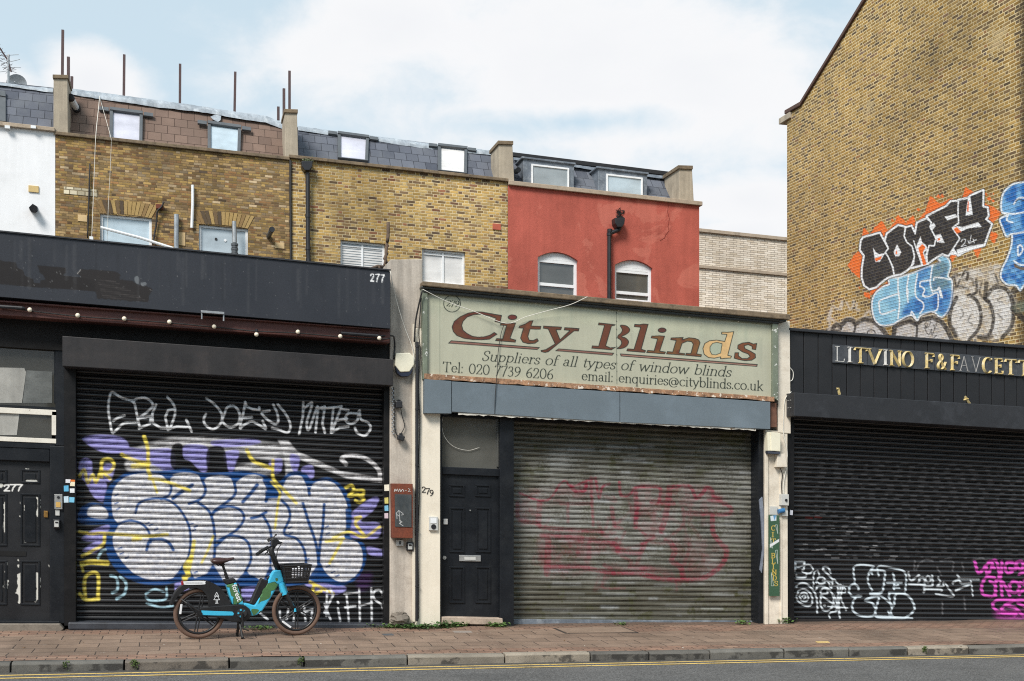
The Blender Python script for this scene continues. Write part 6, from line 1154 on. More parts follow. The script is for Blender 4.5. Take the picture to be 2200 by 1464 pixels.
m = MB(); m.fr(120, 1079, 130, 1090, -.042, -.03); m.build('nameplate', wm('amber_plate', (204,164,92), .4), IC)
m = MB(); m.cyl(P(125.5,1069,-.036), (0,1,0), .018, .012, 12); m.build('lens', M['black_pl'], IC)
m = MB(); m.fr(119, 1095, 128, 1108, -.015, .0); m.build('switch_plate', M['plastic_g'], None, 'white keyed switch plate between the intercom and the silver key safe', 'switch', bevel=.003)
DB = thing('intercom', P(931, 1139, -.1), 'grey door entry panel with a black button on the cream pilaster', 'intercom')
m = MB(); m.fr(922, 1110, 941, 1140, -.125, -.085); m.build('panel', M['plastic_g'], DB, bevel=.006)
m = MB(); m.fr(925, 1113, 938, 1124, -.13, -.12); m.build('card', M['white_fr'], DB)
m = MB(); m.cyl(P(931.5,1132,-.127), (0,1,0), .035, .012, 16); m.build('button', M['black_pl'], DB)
m = MB()
for ch, x0, x1, y in (('2',905.5,915,1058.5),('7',914,924,1061.5),('9',922.5,932,1065.5)):
    ridge(m, [k for _, ks in lay(ch, (x0, y), (x1, y+.4), 12.5) for k in ks], 2.2, 1.1, -.092, .008)
m.build('house_number', M['black_pl'], None, 'dark serif house number on the cream pilaster beside the door', 'number', recalc=False)
m = MB()
for a, b_ in (((896.5,735),(896.5,1335)),): m.tube([P(a[0],a[1],-.13), P(895.5,1000,-.13), P(b_[0]-1,b_[1],-.13)], .022, 8)
for y in (745, 880, 1000, 1140, 1260): m.cyl(P(896, y, -.13), (0,0,1), .028, .02, 8)
m.build('conduit', M['black_pl'], None, 'black conduit pipe running down between the grey and cream pilasters', 'pipe', smooth=False)
m = MB(); m.fr(886.5, 697, 892, 1336, -.10, -.06); m.build('conduit', M['cream'], None, 'flat cream conduit strip beside the black pipe on the pilaster', 'pipe')
cable([(905,640,-.2),(902,680,-.2),(900,720,-.16),(903,760,-.13),(899,830,-.13),(902,900,-.12),(900,980,-.12),(901,1060,-.12),(898,1160,-.12),(899,1250,-.12),(899,1330,-.11)], .008, M['cable_b'], 'long loose black cable down the cream pilaster'); cable([(907,625,-.23),(901,650,-.2),(893,690,-.15),(890,735,-.13)], .012, M['cable_b'], 'thick black cable bundle dropping from the left corner of the green sign')
cable([(838,582,-.44),(850,640,-.25),(868,700,-.14),(885,745,-.12),(893,790,-.12),(900,830,-.1)], .006, M['cable_w'], 'thin white cable slanting across the grey pilaster')
cable([(908,622,-.3),(960,648,-.2),(1020,670,-.17),(1087,695,-.17),(1130,681,-.17),(1180,667,-.2),(1225,655,-.25),(1262,638,-.34)], .0045, M['cable_w'], 'thin white cable sagging across the lettering of the green sign')
cable([(1082,700,-.15),(1076,720,-.15),(1070,760,-.15),(1068,800,-.22),(1064,850,-.22),(1063,890,-.2)], .005, M['cable_b'], 'thin black cable hanging down the front of the green sign')
cable([(952,895,.03),(949,915,.03),(956,940,.04),(975,960,.06),(1005,968,.07),(1030,962,.07)], .003, M['cable_w'], 'thin white cable looping behind the door transom glass')
# festoon bulbs under the left fascia
cable([(0,659),(64,668),(167,680),(267,687),(364,694),(460,703),(551,712),(640,716),(731,724),(815,729),(838,727)], .009, M['cable_b'], 'black festoon cable along the brown beam', Y=-.33)
for i, (px, py) in enumerate(((64,666),(167,678),(267,685),(364,692),(460,702),(551,719),(640,713.5),(731,723),(815,727))):
    lab = 'dropped white festoon bulb hanging below the brown beam' if i == 5 else 'round white festoon bulb on the brown beam'
    LB_ = thing('light_bulb', P(px, py, -.36), lab, 'bulb', None if i == 5 else 'festoon bulbs on the brown beam'); c_ = P(px, py, -.37)
    m = MB(); m.ball(c_, .029, 10); m.build('globe', M['bulb'], LB_, smooth=True)
    m = MB(); m.cyl(c_+(Vector((0,.03,.0)) if i != 5 else Vector((0,.0,.05))), (0,1,0) if i != 5 else (0,0,1), .02, .04, 10); m.build('socket', M['black_pl'], LB_)
m = MB(); m.fr(432, 667, 482, 672, -.50, -.44); m.fr(432, 672, 435, 686, -.48, -.44); m.fr(479, 672, 482, 690, -.48, -.44); m.build('bracket', M['metal'], None, 'silver bracket hanging over the lower edge of the black fascia', 'bracket', bevel=.003)
one('tube_lamp', M['black_pl'], 'black tube lamp fixed to the left end of the brown beam', 'lamp', lambda m: m.tube([P(-60,655,-.36), P(48,662,-.36), P(54,663,-.36)], [.022,.022,.01], 8), smooth=False)
one('tube_lamp', M['black_pl'], 'black tube lamp fixed to the right end of the brown beam', 'lamp', lambda m: m.tube([P(733,716,-.36), P(812,722,-.36), P(818,722.5,-.36)], [.022,.022,.01], 8), smooth=False)
cable([(818,722,-.34),(843,722,-.2),(847,730,-.12),(848,745,-.1),(846,772,-.1)], .012, M['black_pl'], 'bent black conduit from the tube lamp to the alarm box', name='conduit', cat='pipe')
# right pilaster boxes
MBX = thing('meter_box', P(1663, 975, -.1), 'cream meter box with a dark base under the blue grey fascia panels', 'meter box')
m = MB(); m.fp([(1656,929),(1677,931),(1677,970),(1657,969)], -.20, -.08); m.fp([(1649,929),(1656,929),(1657,969),(1650,969)], -.19, -.08); m.build('case', M['plastic_c'], MBX, bevel=.006)
m = MB(); m.fp([(1650,970),(1677,971),(1676,976),(1651,975)], -.19, -.08); m.build('base', wm('slate_blue', (62,66,78), .5), MBX, bevel=.004)
m = MB(); m.fp([(1671,976),(1687,975),(1692,1004),(1669,1004)], -.16, -.07); m.build('junction_box', M['cream_w'], None, 'scuffed cream junction box hanging askew under the meter box', 'junction box', bevel=.006)
SWB = thing('switch_box', P(1687, 1087, -.1), 'white isolator switch box with a round black knob on the right pilaster', 'switch box')
m = MB(); m.fr(1679, 1062, 1695, 1086, -.15, -.06); m.build('case', M['plastic_g'], SWB, bevel=.004); m = MB(); m.cyl(P(1689,1075,-.155), (0,1,0), .02, .02, 12); m.build('knob', M['black_pl'], SWB)
m = MB(); m.fr(1681, 1097, 1693, 1109, -.11, -.06); m.build('switch_plate', M['plastic_g'], None, 'small white switch plate below the isolator box', 'switch', bevel=.003)
m = MB(); m.cyl(P(1678.5,1098,-.12), (1,0,.2), .035, .10, 12); m.build('power_socket', wm('blue_plastic', (52,110,160), .4), None, 'round blue power socket on the right pilaster', 'socket')
m = MB(); m.fr(1654, 1088, 1670, 1106, -.085, -.06); m.build('notice', M['plastic_g'], None, 'faded grey paper notice above the narrow green board', 'notice')
for q, lab in (([(1700,842,-.1),(1688,855,-.09),(1684,880,-.09),(1683,930,-.1),(1690,960,-.12),(1692,985,-.1)], 'white cable looping down the right pilaster from the sign corner'), ([(1676,1006,-.1),(1681,1020,-.1),(1679,1040,-.09),(1680,1062,-.1)], 'tangled dark cable under the askew junction box'), ([(1690,1005,-.1),(1686,1022,-.1),(1683,1045,-.1),(1684,1062,-.1)], 'pale cable under the askew junction box'), ([(1697,790,-.06),(1704,800,-.05),(1703,815,-.05),(1697,820,-.06)], 'short white cable loop beside the black boarding')):
    cable(q, .006, M['cable_b'] if 'dark' in lab else M['cable_w'], lab)
m = MB(); m.fp([(1632,1075),(1638,1068),(1643,1120),(1641,1190),(1637,1232),(1633,1225),(1639,1180),(1636,1120)], -.05, -.02); m.build('plastic_sheet', wm('pale_torn_plastic', (120,128,142), .3, .3, 8, .2), None, 'torn strip of pale plastic on the olive shutter rail', 'plastic strip')
# stickers
for i, (x, y, w_, h_, c_, lab) in enumerate(((141,1030,11,8,(220,220,224),'white torn sticker on the left shutter frame'), (151,1032,10,13,(236,226,196),'cream sticker with an orange top on the left shutter frame'), (137,1044,10,12,(96,176,214),'light blue sticker on the left shutter frame'), (150,1050,10,9,(226,228,230),'plain white sticker on the left shutter frame'), (137,1067,10,13,(196,216,228),'pale blue sticker at the lower left of the left shutter frame'), (149,1068,11,12,(120,190,222),'blue patterned sticker at the lower right of the left shutter frame'), (825.5,1042,10,13,(238,232,214),'white and yellow sticker on the right rail of the graffiti shutter'), (826,1070,8,12,(214,204,120),'yellow striped sticker on the right rail of the graffiti shutter'), (826,1087,8,11,(126,190,222),'blue sticker on the right rail of the graffiti shutter'), (826,1103,8,11,(214,196,206),'faded pink sticker on the right rail of the graffiti shutter'), (1697.5,1096,6,11,(220,222,232),'white sticker on the rail of the far right shutter'))):
    m = MB(); s = random.uniform(-1.2, 1.2); m.fp([(x,y),(x+w_,y+s),(x+w_-s*.5,y+h_),(x-s*.5,y+h_-s*.4)], -.0235, -.0205); m.build('sticker', wm('sticker_%d' % i, c_, .5, .12, 20, .15, 80, 0), None, lab, 'sticker', 'stickers on the shutter frames')
m = MB(); m.fr(151, 1031, 161, 1035, -.026, -.0235)
m.build('sticker', wm('sticker_orange', (226,120,40), .5), None, 'thin orange sticker strip on the left shutter frame', 'sticker', 'stickers on the shutter frames')
# ---------------------------------------------------------------- pipes and oddments on the terrace
def downpipe(pts, hop, lab, Y):
    D = thing('downpipe', P(pts[-1][0], pts[-1][1], Y), lab, 'downpipe'); m = MB(); m.tube([P(x, y, Y) for x, y in pts], .055, 10)
    for x, y in pts[1:]: m.cyl(P(x, y-6, Y), (0,0,1), .068, .08, 10)
    m.build('pipe', M['black_pl'], D); x, y, w_ = hop; m = MB(); m.fp([(x-w_,y-10),(x+w_,y-10),(x+w_-1,y+2),(x+w_*.45,y+10),(x-w_*.45,y+10),(x-w_+1,y+2)], Y-.13, Y+.13); m.build('hopper', M['black_pl'], D, bevel=.012); return D
D1 = downpipe([(661,372),(661.5,470),(662,540),(663,566)], (660,356,12), 'straight black downpipe with a mossy hopper on the yellow brick house', HY-.16)
m = MB(); rs = np.random.RandomState(3)
for i in range(90):
    c_ = P(660+rs.normal(0,5), 345+rs.normal(0,2.5), HY-.16+rs.normal(0,.05)); a = Vector(rs.normal(0,1,3)).normalized()*.05; b2 = Vector(rs.normal(0,1,3)).normalized()*.05; m.add([c_, c_+a, c_+b2], [(0,1,2)])
leafm = wm('weed_green', (84,112,54), .8, .3, 8, .2, 30, 0); m.build('weed', wm('dull_moss', (104,112,84), .9, .3, 8, .2), None, 'tuft of dull moss growing in the hopper of the straight downpipe', 'plant', recalc=False)
downpipe([(1332,488),(1330,494),(1310,502),(1309,510),(1309,650)], (1332,478,11), 'cranked black downpipe with a hopper on the red house', HY-.18)
m = MB(); rs = np.random.RandomState(6)
for i in range(60):
    c_ = P(1330+rs.normal(0,3.5), 461+rs.normal(0,5), HY-.07); a = Vector((rs.normal(0,.05),-.02,rs.normal(0,.06))); b2 = Vector((rs.normal(0,.04),.0,rs.normal(0,.05))); m.add([c_, c_+a, c_+b2], [(0,1,2)])
m.build('wall_hole', M['soffit'], None, 'ragged black outlet hole in the red wall above the cranked downpipe', 'hole', recalc=False)
def pole(pts, r, mat, name, lab, cat, Y, n=8, group=None, **k): return one(name, mat, lab, cat, lambda m: m.tube([P(x, y, Y) for x, y in pts], r, n), group, **k)
pole([(624,345),(624,420),(625,562)], .03, M['cable_b'], 'cable', 'dark vertical cable on the joint between the two brick houses', 'cable', HY-.06)
pole([(379,461),(379,535)], .055, M['lead'], 'vent_pipe', 'pale grey vertical vent pipe between the two brown house windows', 'pipe', HY-.1)
pole([(216,489),(300,511),(372,534)], .035, M['white_fr'], 'waste_pipe', 'white waste pipe sloping across the left brown house window', 'pipe', HY-.15)
pole([(414,398),(414,440),(412,490)], .035, M['white_fr'], 'conduit', 'white upright conduit between the brown house windows', 'pipe', HY-.07)
VP_ = thing('vent_pipe', P(504, 548, HY-.2), 'vent pipe with a dark ribbed collar before the right brown house window', 'pipe'); m = MB(); m.tube([P(503,476,HY-.2), P(504,522,HY-.2)], .055, 10); m.build('pipe', M['metal'], VP_); m = MB()
for i in range(5): m.cyl(P(504, 526+i*5, HY-.2), (0,0,1), .085-.012*(i % 2), .045, 12)
m.build('collar', M['grey_fr'], VP_)
m = MB(); m.tube([P(577,508,HY-.02), P(582,498,HY-.35), P(584,494,HY-.45)], .06, 10); fl = m.build('flue', M['grey_fr'], None, 'short grey boiler flue beside the right brown house window', 'flue')
m = MB(); m.tube([P(583.6,494.5,HY-.44), P(584.5,493,HY-.5)], .068, 10); m.build('flue_end', M['black_pl'], fl)
m = MB(); m.tube([P(152,211,13.3), P(164,233,13.75)], .075, 12); fl = m.build('flue', M['white_fr'], None, 'white boiler flue poking from the brown mansard by the left party wall', 'flue')
m = MB(); m.tube([P(150.5,208,13.26), P(153,213,13.34)], .088, 12); m.tube([P(163,231,13.7), P(165,235,13.8)], .10, 12); m.build('flue_end', M['black_pl'], fl)
m = MB(); m.tube([P(72,449,HY-.25), P(72,449,HY+.02)], .085, 12); fl = m.build('flue', M['black_pl'], None, 'black round boiler flue on the white house wall', 'flue')
m = MB(); m.fp([(62,446),(70,438),(80,444),(81,453),(76,457),(64,452)], HY-.03, HY); m.build('flue_plate', M['black_pl'], fl)
m = MB(); m.fr(335, 438, 351, 448, HY-.1, HY); m.build('junction_box', M['rust'], None, 'rusty junction box above the left brown house window', 'junction box', bevel=.01)
cable([(352,434,HY-.12),(347,445,HY-.12),(338,455,HY-.1),(336,480,HY-.06),(331,510,HY-.06),(328,526,HY-.06)], .022, M['cable_b'], 'black cable curling down from the rusty junction box')
cable([(214,207,14.1),(212,230,13.7),(206,290,12.85),(203,360,12.9),(200,440,12.9),(197,512,12.9)], .007, M['cable_w'], 'left white aerial cable dangling down the brown house'); cable([(215,212,14.1),(238,295,12.85),(239,310,12.9),(237,360,12.92),(233,440,12.92),(230,520,12.92)], .005, M['cable_w'], 'right white aerial cable dangling down the brown house')
m = MB(); m.fr(192, 508, 200, 518, 12.8, 12.95); m.build('cable_box', M['white_fr'], None, 'small white box at the end of the dangling aerial cable', 'cable box')
cable([(193,352,HY-.05),(191,430,HY-.05),(188,512,HY-.05)], .02, M['cable_b'], 'dark cable fixed to the brown brick left of the windows')
# rusty steel posts on the brown roof
for x0, y0, x1, y1, Y, tall in ((135,65,134,163,13.5,1), (147,123,147,192,18.0,0), (154.5,165,154,192,20.0,0), (267,118,266,208,14.4,1), (387,138,386.5,224,14.4,1), (505.5,155,504,240,14.4,1), (622,153,622,236,13.5,1), (610,191,610,255,18.0,0), (598,230,598,258,20.0,0)):
    m = MB(); a = P(x0, y0, Y); c_ = P(x1, y1, Y); r = .03*(1 if tall else 1.25); m.prism([a+Vector((-r,-r,0)), a+Vector((r,-r,0)), a+Vector((r,r,0)), a+Vector((-r,r,0))], (c_-a)*1.02)
    m.build('steel_post', M['post'], None, 'tall rusty steel post standing on the brown mansard roof' if tall else 'shorter rusty steel post standing further back on the brown roof', 'post', 'steel posts on the brown roof' if tall else 'rear steel posts on the brown roof')
# aerial and dish
AN = thing('tv_aerial', P(17, 185, 15), 'television aerial on a pole above the grey slate roof', 'aerial'); m = MB(); m.tube([P(18,190,15), P(18,125,15), P(19,118,15)], .03, 8); m.build('pole', M['metal'], AN)
m = MB(); m.tube([P(-30,70,15), P(0,104,15), P(18,132,15), P(24,155,15)], .02, 6)
for i in range(11):
    t = i/10; x, y = -30+52*t, 70+82*t; d_ = Vector((.42, -.5, .10)); c_ = P(x, y, 15); m.tube([c_-d_*.3, c_+d_*.3], .005, 5); m.tube([c_-Vector((.13,.1,-.01)), c_+Vector((.13,.1,-.01))], .005, 5)
m.build('boom', M['post'], AN)
m = MB()
for a, c_ in (((2,138),(43,128)),((5,145),(45,146)),((0,155),(35,150)),((0,120),(40,118))): m.tube([P(*a,15), P(*c_,15)], .008, 5)
m.build('reflector', M['metal'], AN)
DS = thing('satellite_dish', P(35, 182, 15), 'pale satellite dish behind the grey slate roof', 'satellite dish'); m = MB(); c_ = P(36, 181, 15.3); n = 20; vs = [c_+Vector((0,.14,0))]
for i in range(n): t = 2*math.pi*i/n; vs.append(c_+Vector((.24*math.cos(t), -.02, .24*math.sin(t))))
m.add(vs, [(0, 1+i, 1+(i+1) % n) for i in range(n)]); m.build('dish', M['metal'], DS, smooth=True)
m = MB(); m.tube([c_+Vector((0,.05,-.24)), c_+Vector((0,-.35,-.05))], .012, 6); m.build('arm', M['metal'], DS)
# dead twigs by the pilaster top
m = MB()
for q in ([(834,478,2.6),(834,500,2.6),(831,530,2.5),(828,560,2.4),(822,583,2.3)], [(831,545,2.5),(826,556,2.4),(832,566,2.4)], [(826,575,2.4),(812,572,2.2),(795,578,2.1)], [(812,572,2.2),(816,582,2.2),(822,584,2.2)], [(832,520,2.5),(835,505,2.5)]): m.tube([P(*p) for p in q], [.03*(1-.5*i/len(q)) for i in range(len(q))], 6)
m.build('dead_branch', wm('dead_wood', (92,76,64), .95, .3, 10, .3, 40, .4), None, 'bare dead branch above the right end of the black fascia', 'branch', smooth=True)
# ---------------------------------------------------------------- pavement details
IC_ = thing('inspection_cover', GP(1275, 1357), 'large recessed inspection cover in the pavement before the olive shutter', 'cover')
q = [GP(1188,1351), GP(1337,1347.5), GP(1372,1360), GP(1214,1362)]; up = Vector((0,0,.006)); cen = sum(q, Vector())/4
m = MB(); m.prism([p+up for p in q], (0,0,-.02)); m.build('frame', wm('dark_iron', (58,52,48), .7, .2, 5, .2), IC_)
m = MB(); m.prism([cen+(p-cen)*.93+up*1.8 for p in q], (0,0,-.02)); m.build('tray', wm('paver_fill', (134,114,98), .85, .15, 4, .2, 40, .2), IC_)
for x0, y0, x1, y1, c_, lab in ((1752,1379,1778,1382,(206,178,120),'small yellowish valve cover in the pavement near the right shutter'), (820,1363,842,1366,(84,88,92),'small grey metal valve cover in the pavement below the rusty cabinet'), (972,1357,1010,1360,(150,140,132),'pale rectangular valve cover in the pavement before the panelled door')):
    q = [GP(x0,y0), GP(x1,y0-.6), GP(x1+5,y1-.6), GP(x0+5,y1)]; m = MB(); m.prism([p+Vector((0,0,.006)) for p in q], (0,0,-.02)); m.build('valve_cover', wm('cover_%d' % x0, c_, .6, .15, 8), None, lab, 'valve cover')
def weed(px, py, n, spread, hgt, lab, Y=None):
    rs = np.random.RandomState(int(px)); c_ = GP(px, py); m = MB()
    for i in range(n):
        bx, by = c_.x+rs.normal(0, spread), c_.y+rs.uniform(-.07, .07); h = hgt*rs.uniform(.3, 1.1); L = rs.uniform(.012, .03); a = rs.uniform(0, 6.28); lean = Vector((rs.normal(0,.03), rs.normal(-.02,.03), h)); b0 = Vector((bx, by, zg(bx, by)))
        t = b0+lean; u = Vector((math.cos(a), math.sin(a), rs.uniform(-.3,.5)))*L; v = Vector((-math.sin(a), math.cos(a), rs.uniform(-.2,.6)))*L*.6
        m.add([t-u, t+v, t+u, t-v], [(0,1,2,3)]); m.add([b0-Vector((.002,0,0)), b0+Vector((.002,0,0)), t], [(0,1,2)])
    m.build('weed', [leafm, wm('weed_dark', (62,92,44), .8, .3, 8, .2, 30, 0)][int(px) % 2], None, lab, 'plant', recalc=False)
weed(862, 1348, 260, .2, .05, 'long low strip of weeds at the foot of the two pilasters'); weed(955, 1349, 150, .07, .09, 'weed clump at the left foot of the panelled door'); weed(905, 1350, 220, .14, .05, 'low weeds at the foot of the cream pilaster by the door')
weed(982, 1347, 90, .06, .06, 'small weed clump under the wooden threshold'); weed(1066, 1347, 130, .08, .06, 'leafy weed at the right end of the wooden threshold'); weed(1592, 1341, 60, .05, .05, 'tiny weed at the right end of the olive shutter'); weed(1682, 1339, 150, .06, .08, 'bright weed at the foot of the right cream pilaster'); weed(560, 1353, 80, .10, .05, 'sparse weed under the bicycle crank'); weed(1336, 1343, 40, .04, .04, 'tiny weed at the bottom middle of the olive shutter')
for px, py, n, lab in ((289,1425,90,'green moss tuft in the kerb joint near the left corner'), (141,1424,40,'small moss tuft in the leftmost kerb joint'), (648,1412,50,'moss tuft in the kerb joint below the bicycle front wheel'), (1985,1392,70,'dark moss in the kerb joint before the right shutter')): 
    rs = np.random.RandomState(px); X_ = P(px, py, KB).x; m = MB()
    for i in range(n): c_ = Vector((X_+rs.normal(0,.02), KB-.005+rs.normal(0,.01), zk(X_)-abs(rs.normal(0,.04)))); a = Vector(rs.normal(0,1,3)).normalized()*.022; b2 = Vector(rs.normal(0,1,3)).normalized()*.022; m.add([c_, c_+a, c_+b2], [(0,1,2)])
    m.build('moss', wm('kerb_moss', (74,92,44), .9, .3, 8, .2, 30, 0), None, lab, 'moss', recalc=False)
m = MB(); m.ball(P(859,1330,-.12), .12, 10, 1.2, .7, .75); o_ = m.build('rubble', M['conc_d'], None, 'lump of broken mortar at the foot of the grey pilaster', 'rubble', kind='thing')
for v in o_.data.vertices: v.co += Vector(np.random.normal(0, .012, 3))
rs = np.random.RandomState(12); 
for i in range(26):
    px, py = rs.uniform(20, 2180), rs.uniform(1360, 1395); c_ = GP(px, py); m = MB(); s = rs.uniform(.008, .02); a = rs.uniform(0, 6.3); u = Vector((math.cos(a), math.sin(a), .1))*s; v = Vector((-math.sin(a), math.cos(a), 0))*s*.6
    m.prism([c_-u, c_+v, c_+u, c_-v], (0,0,.004)); m.build('dry_leaf', wm('litter_%d' % (i % 3), [(206,200,190),(120,92,62),(84,70,50)][i % 3], .8), None, 'small dry leaf or scrap lying on the pavement', 'leaf', 'scraps lying on the pavement', kind='thing')
# ---------------------------------------------------------------- the hire bicycle
bR = GP(430, 1373); bF = GP(637, 1365.5)
e = Vector((bF.x-bR.x, bF.y-bR.y, 0)).normalized(); nB = Vector((e.y, -e.x, 0))          # towards the viewer
if nB.y > 0: nB = -nB
UP = Vector((0,0,1)); CAMP = Vector((0, CY, CZ))
def BK(x, y, off=0.0):              # zoomed-crop pixel to the bicycle's plane, moved sideways by off
    d = Vector(ray(340+x/4.88, 1120+y/4.88)); o = Vector((bR.x, bR.y, 0))+nB*off; t = (o-CAMP).dot(nB)/d.dot(nB); return CAMP+d*t
hR = BK(430, 966); hF = BK(1450, 934)
rR = hR.z-zg(hR.x, hR.y)-.004; rF = hF.z-zg(hF.x, hF.y)-.004
BI = thing('bicycle', (hR+hF)/2*1.0-Vector((0,0,(hR.z+hF.z)/2-zg(hR.x, hR.y))), 'blue and black hire bicycle with a front basket parked before the graffiti shutter', 'bicycle')
tyre = wm('brown_tyre', (98,76,64), .85, .15, 6, .12, 40, .15, dirt=(120,100,86), dirtamt=.4); rimm = wm('black_alloy', (30,30,32), .4, .15, 6, .06, 40, 0)
blk = wm('bike_black', (27,27,29), .5, .15, 6, .08, 60, .05); grip = wm('rubber_black', (24,24,25), .8, .2, 10, .1, 60, .1)
def blue_mat():
    b = NB('bike_blue'); n = b.noise(4.2, 2, .4); m_ = b.step(n, .60, .615); o_ = b.math('SUBTRACT', b.step(n, .585, .59), m_)
    col = b.mix(m_, b.mul(C(66,184,222), b.rng(b.noise(3, 3, .5), .3, .7, .95, 1.05)), C(78,122,76)); col = b.mix(o_, col, C(24,60,44))
    b.set(Base_Color=col, Roughness=.3, Coat_Weight=.4); return b.m
blue = blue_mat()
def torus(m, c, R, r, ax, n=56, k=12, sq=1.0):
    u = e; vs = []
    for i in range(n):
        t = 2*math.pi*i/n; d = u*math.cos(t)+UP*math.sin(t)
        for j in range(k):
            a = 2*math.pi*j/k; vs.append(c+d*(R+r*math.cos(a))+ax*(r*sq*math.sin(a)))
    m.add(vs, [(i*k+j, ((i+1) % n)*k+j, ((i+1) % n)*k+(j+1) % k, i*k+(j+1) % k) for i in range(n) for j in range(k)])
def wheel(h, r, a0):
    W = bpy.data.objects.new('wheel', None); COL.objects.link(W); W.parent = BI; WLOC[W.name] = WLOC[BI.name]
    m = MB(); torus(m, h, r-.027, .027, nB); m.build('tyre', tyre, W, smooth=True)
    m = MB(); torus(m, h, r-.066, .016, nB, k=8, sq=1.1); m.build('rim', rimm, W, smooth=True)
    m = MB(); 
    for q in range(6):
        a = a0+q*math.pi/3
        for s in (-1, 1):
            d = e*math.cos(a)+UP*math.sin(a); pz = e*-math.sin(a)+UP*math.cos(a)
            m.tube([h+pz*s*.018+d*.03, h+pz*s*.016+d*(r-.07)], [.011,.007], 6)
    m.tube([h-nB*.055, h+nB*.055], .038, 16); m.tube([h-nB*.075, h+nB*.075], .014, 10); m.build('spokes', rimm, W)
    return W
wr = wheel(hR, rR, .35); wf = wheel(hF, rF, math.pi/2)
def refl(W, p0, p1):
    m = MB(); d = (p1-p0).normalized(); s = d.cross(nB)*.013; m.prism([p0-s, p1-s, p1+s, p0+s], nB*.012); m.build('reflector', M['white_fr'], W, bevel=.004)
refl(wr, BK(230, 975,.02), BK(243, 872,.02)); refl(wf, BK(1300, 1050,.02), BK(1390, 1115,.02))
def plate(name, pts, off, th, mat, parent=BI, bevel=.006, sm=True, k=4, **kw):
    q = smooth_pts(pts, k, True) if sm else pts; m = MB(); m.prism([BK(x, y, off) for x, y in q], -nB*th); return m.build(name, mat, parent, bevel=bevel, **kw)
# rear guard: curved band over the tyre and side skirts
arc = [(128,880),(150,800),(195,725),(255,672),(330,640),(400,628),(500,625),(580,650),(640,690),(690,745),(735,815),(765,880)]
m = MB(); A_ = [BK(x, y, .05) for x, y in smooth_pts(arc, 4)]; n = len(A_)
for s in (0,): m.add(A_+[p-nB*.10 for p in A_]+[p+(hR-p).normalized()*.006 for p in A_]+[p-nB*.10+(hR-p).normalized()*.006 for p in A_], [(i, i+1, n+i+1, n+i) for i in range(n-1)]+[(2*n+i, 3*n+i, 3*n+i+1, 2*n+i+1) for i in range(n-1)]+[(i, 2*n+i, 2*n+i+1, i+1) for i in range(n-1)]+[(n+i, n+i+1, 3*n+i+1, 3*n+i) for i in range(n-1)])
mg = m.build('mudguard', blk, BI)
sk = [(128,882),(150,800),(195,725),(255,672),(330,640),(400,628),(500,625),(580,650),(640,690),(690,745),(735,815),(768,882),(660,892),(525,895),(522,830),(500,770),(460,725),(400,700),(330,700),(260,735),(205,790),(165,850),(148,885)]
plate('skirt', sk, .052, .006, blk, mg, .003, False); plate('skirt', sk, -.046, .006, blk, mg, .003, False)
plate('sticker', [(275,632),(480,628),(490,648),(480,664),(285,668),(270,650)], .0585, .003, M['white_fr'], mg, .001)
m = MB()
for i in range(20): m.prism([BK(287+i*9.4, 645, .0592), BK(292+i*9.4+(i % 3), 645, .0592), BK(292+i*9.4+(i % 3), 653, .0592), BK(287+i*9.4, 653, .0592)], -nB*.001)
m.build('small_print', M['plate'], mg)
plate('tail_light', [(246,632),(268,628),(266,672),(250,680)], .03, .06, wm('red_lens', (150,28,40), .3), BI, .003, False)
# tree emblem on the skirt
emb = MB(); T_ = lambda pts: emb.prism([BK(x, y, .0592) for x, y in pts], -nB*.001)
for a, b_ in (((612,745),(636,790)), ((612,745),(590,790)), ((612,772),(644,826)), ((612,772),(582,826))): 
    T_([(a[0]-3,a[1]),(a[0]+3,a[1]),(b_[0]+3,b_[1]),(b_[0]-3,b_[1])])
T_([(584,822),(642,822),(642,828),(584,828)]); T_([(604,824),(610,824),(610,862),(604,862)]); T_([(616,824),(622,824),(622,862),(616,862)]); T_([(597,858),(630,858),(630,864),(597,864)]); T_([(592,787),(634,787),(634,792),(592,792)])
emb.build('tree_emblem', M['white_fr'], mg, recalc=False)
# frame
dt = [(1185,560),(1213,517),(1285,508),(1322,632),(1268,662),(1180,810),(1085,955),(1035,985),(975,1000),(955,930),(880,882),(905,855),(1010,880),(1100,730)]
fr = plate('frame', dt, .042, .084, blue, BI, .018, False)
plate('seat_tube', [(716,668),(822,642),(860,760),(905,880),(785,882),(745,780)], .05, .10, blue, BI, .016, False)
plate('seat_tube_cap', [(690,612),(800,598),(828,638),(716,668)], .05, .10, blk, BI, .012, False)
plate('battery_cover', [(826,655),(846,655),(878,750),(866,780)], .045, .09, blk, BI, .01, False)
plate('battery', [(1078,597),(1168,628),(1152,668),(1012,882),(955,872)], .04, .08, blk, BI, .016, False)
plate('display_mount', [(1140,590),(1180,575),(1195,595),(1150,640)], .025, .05, blk, BI, .008, False)
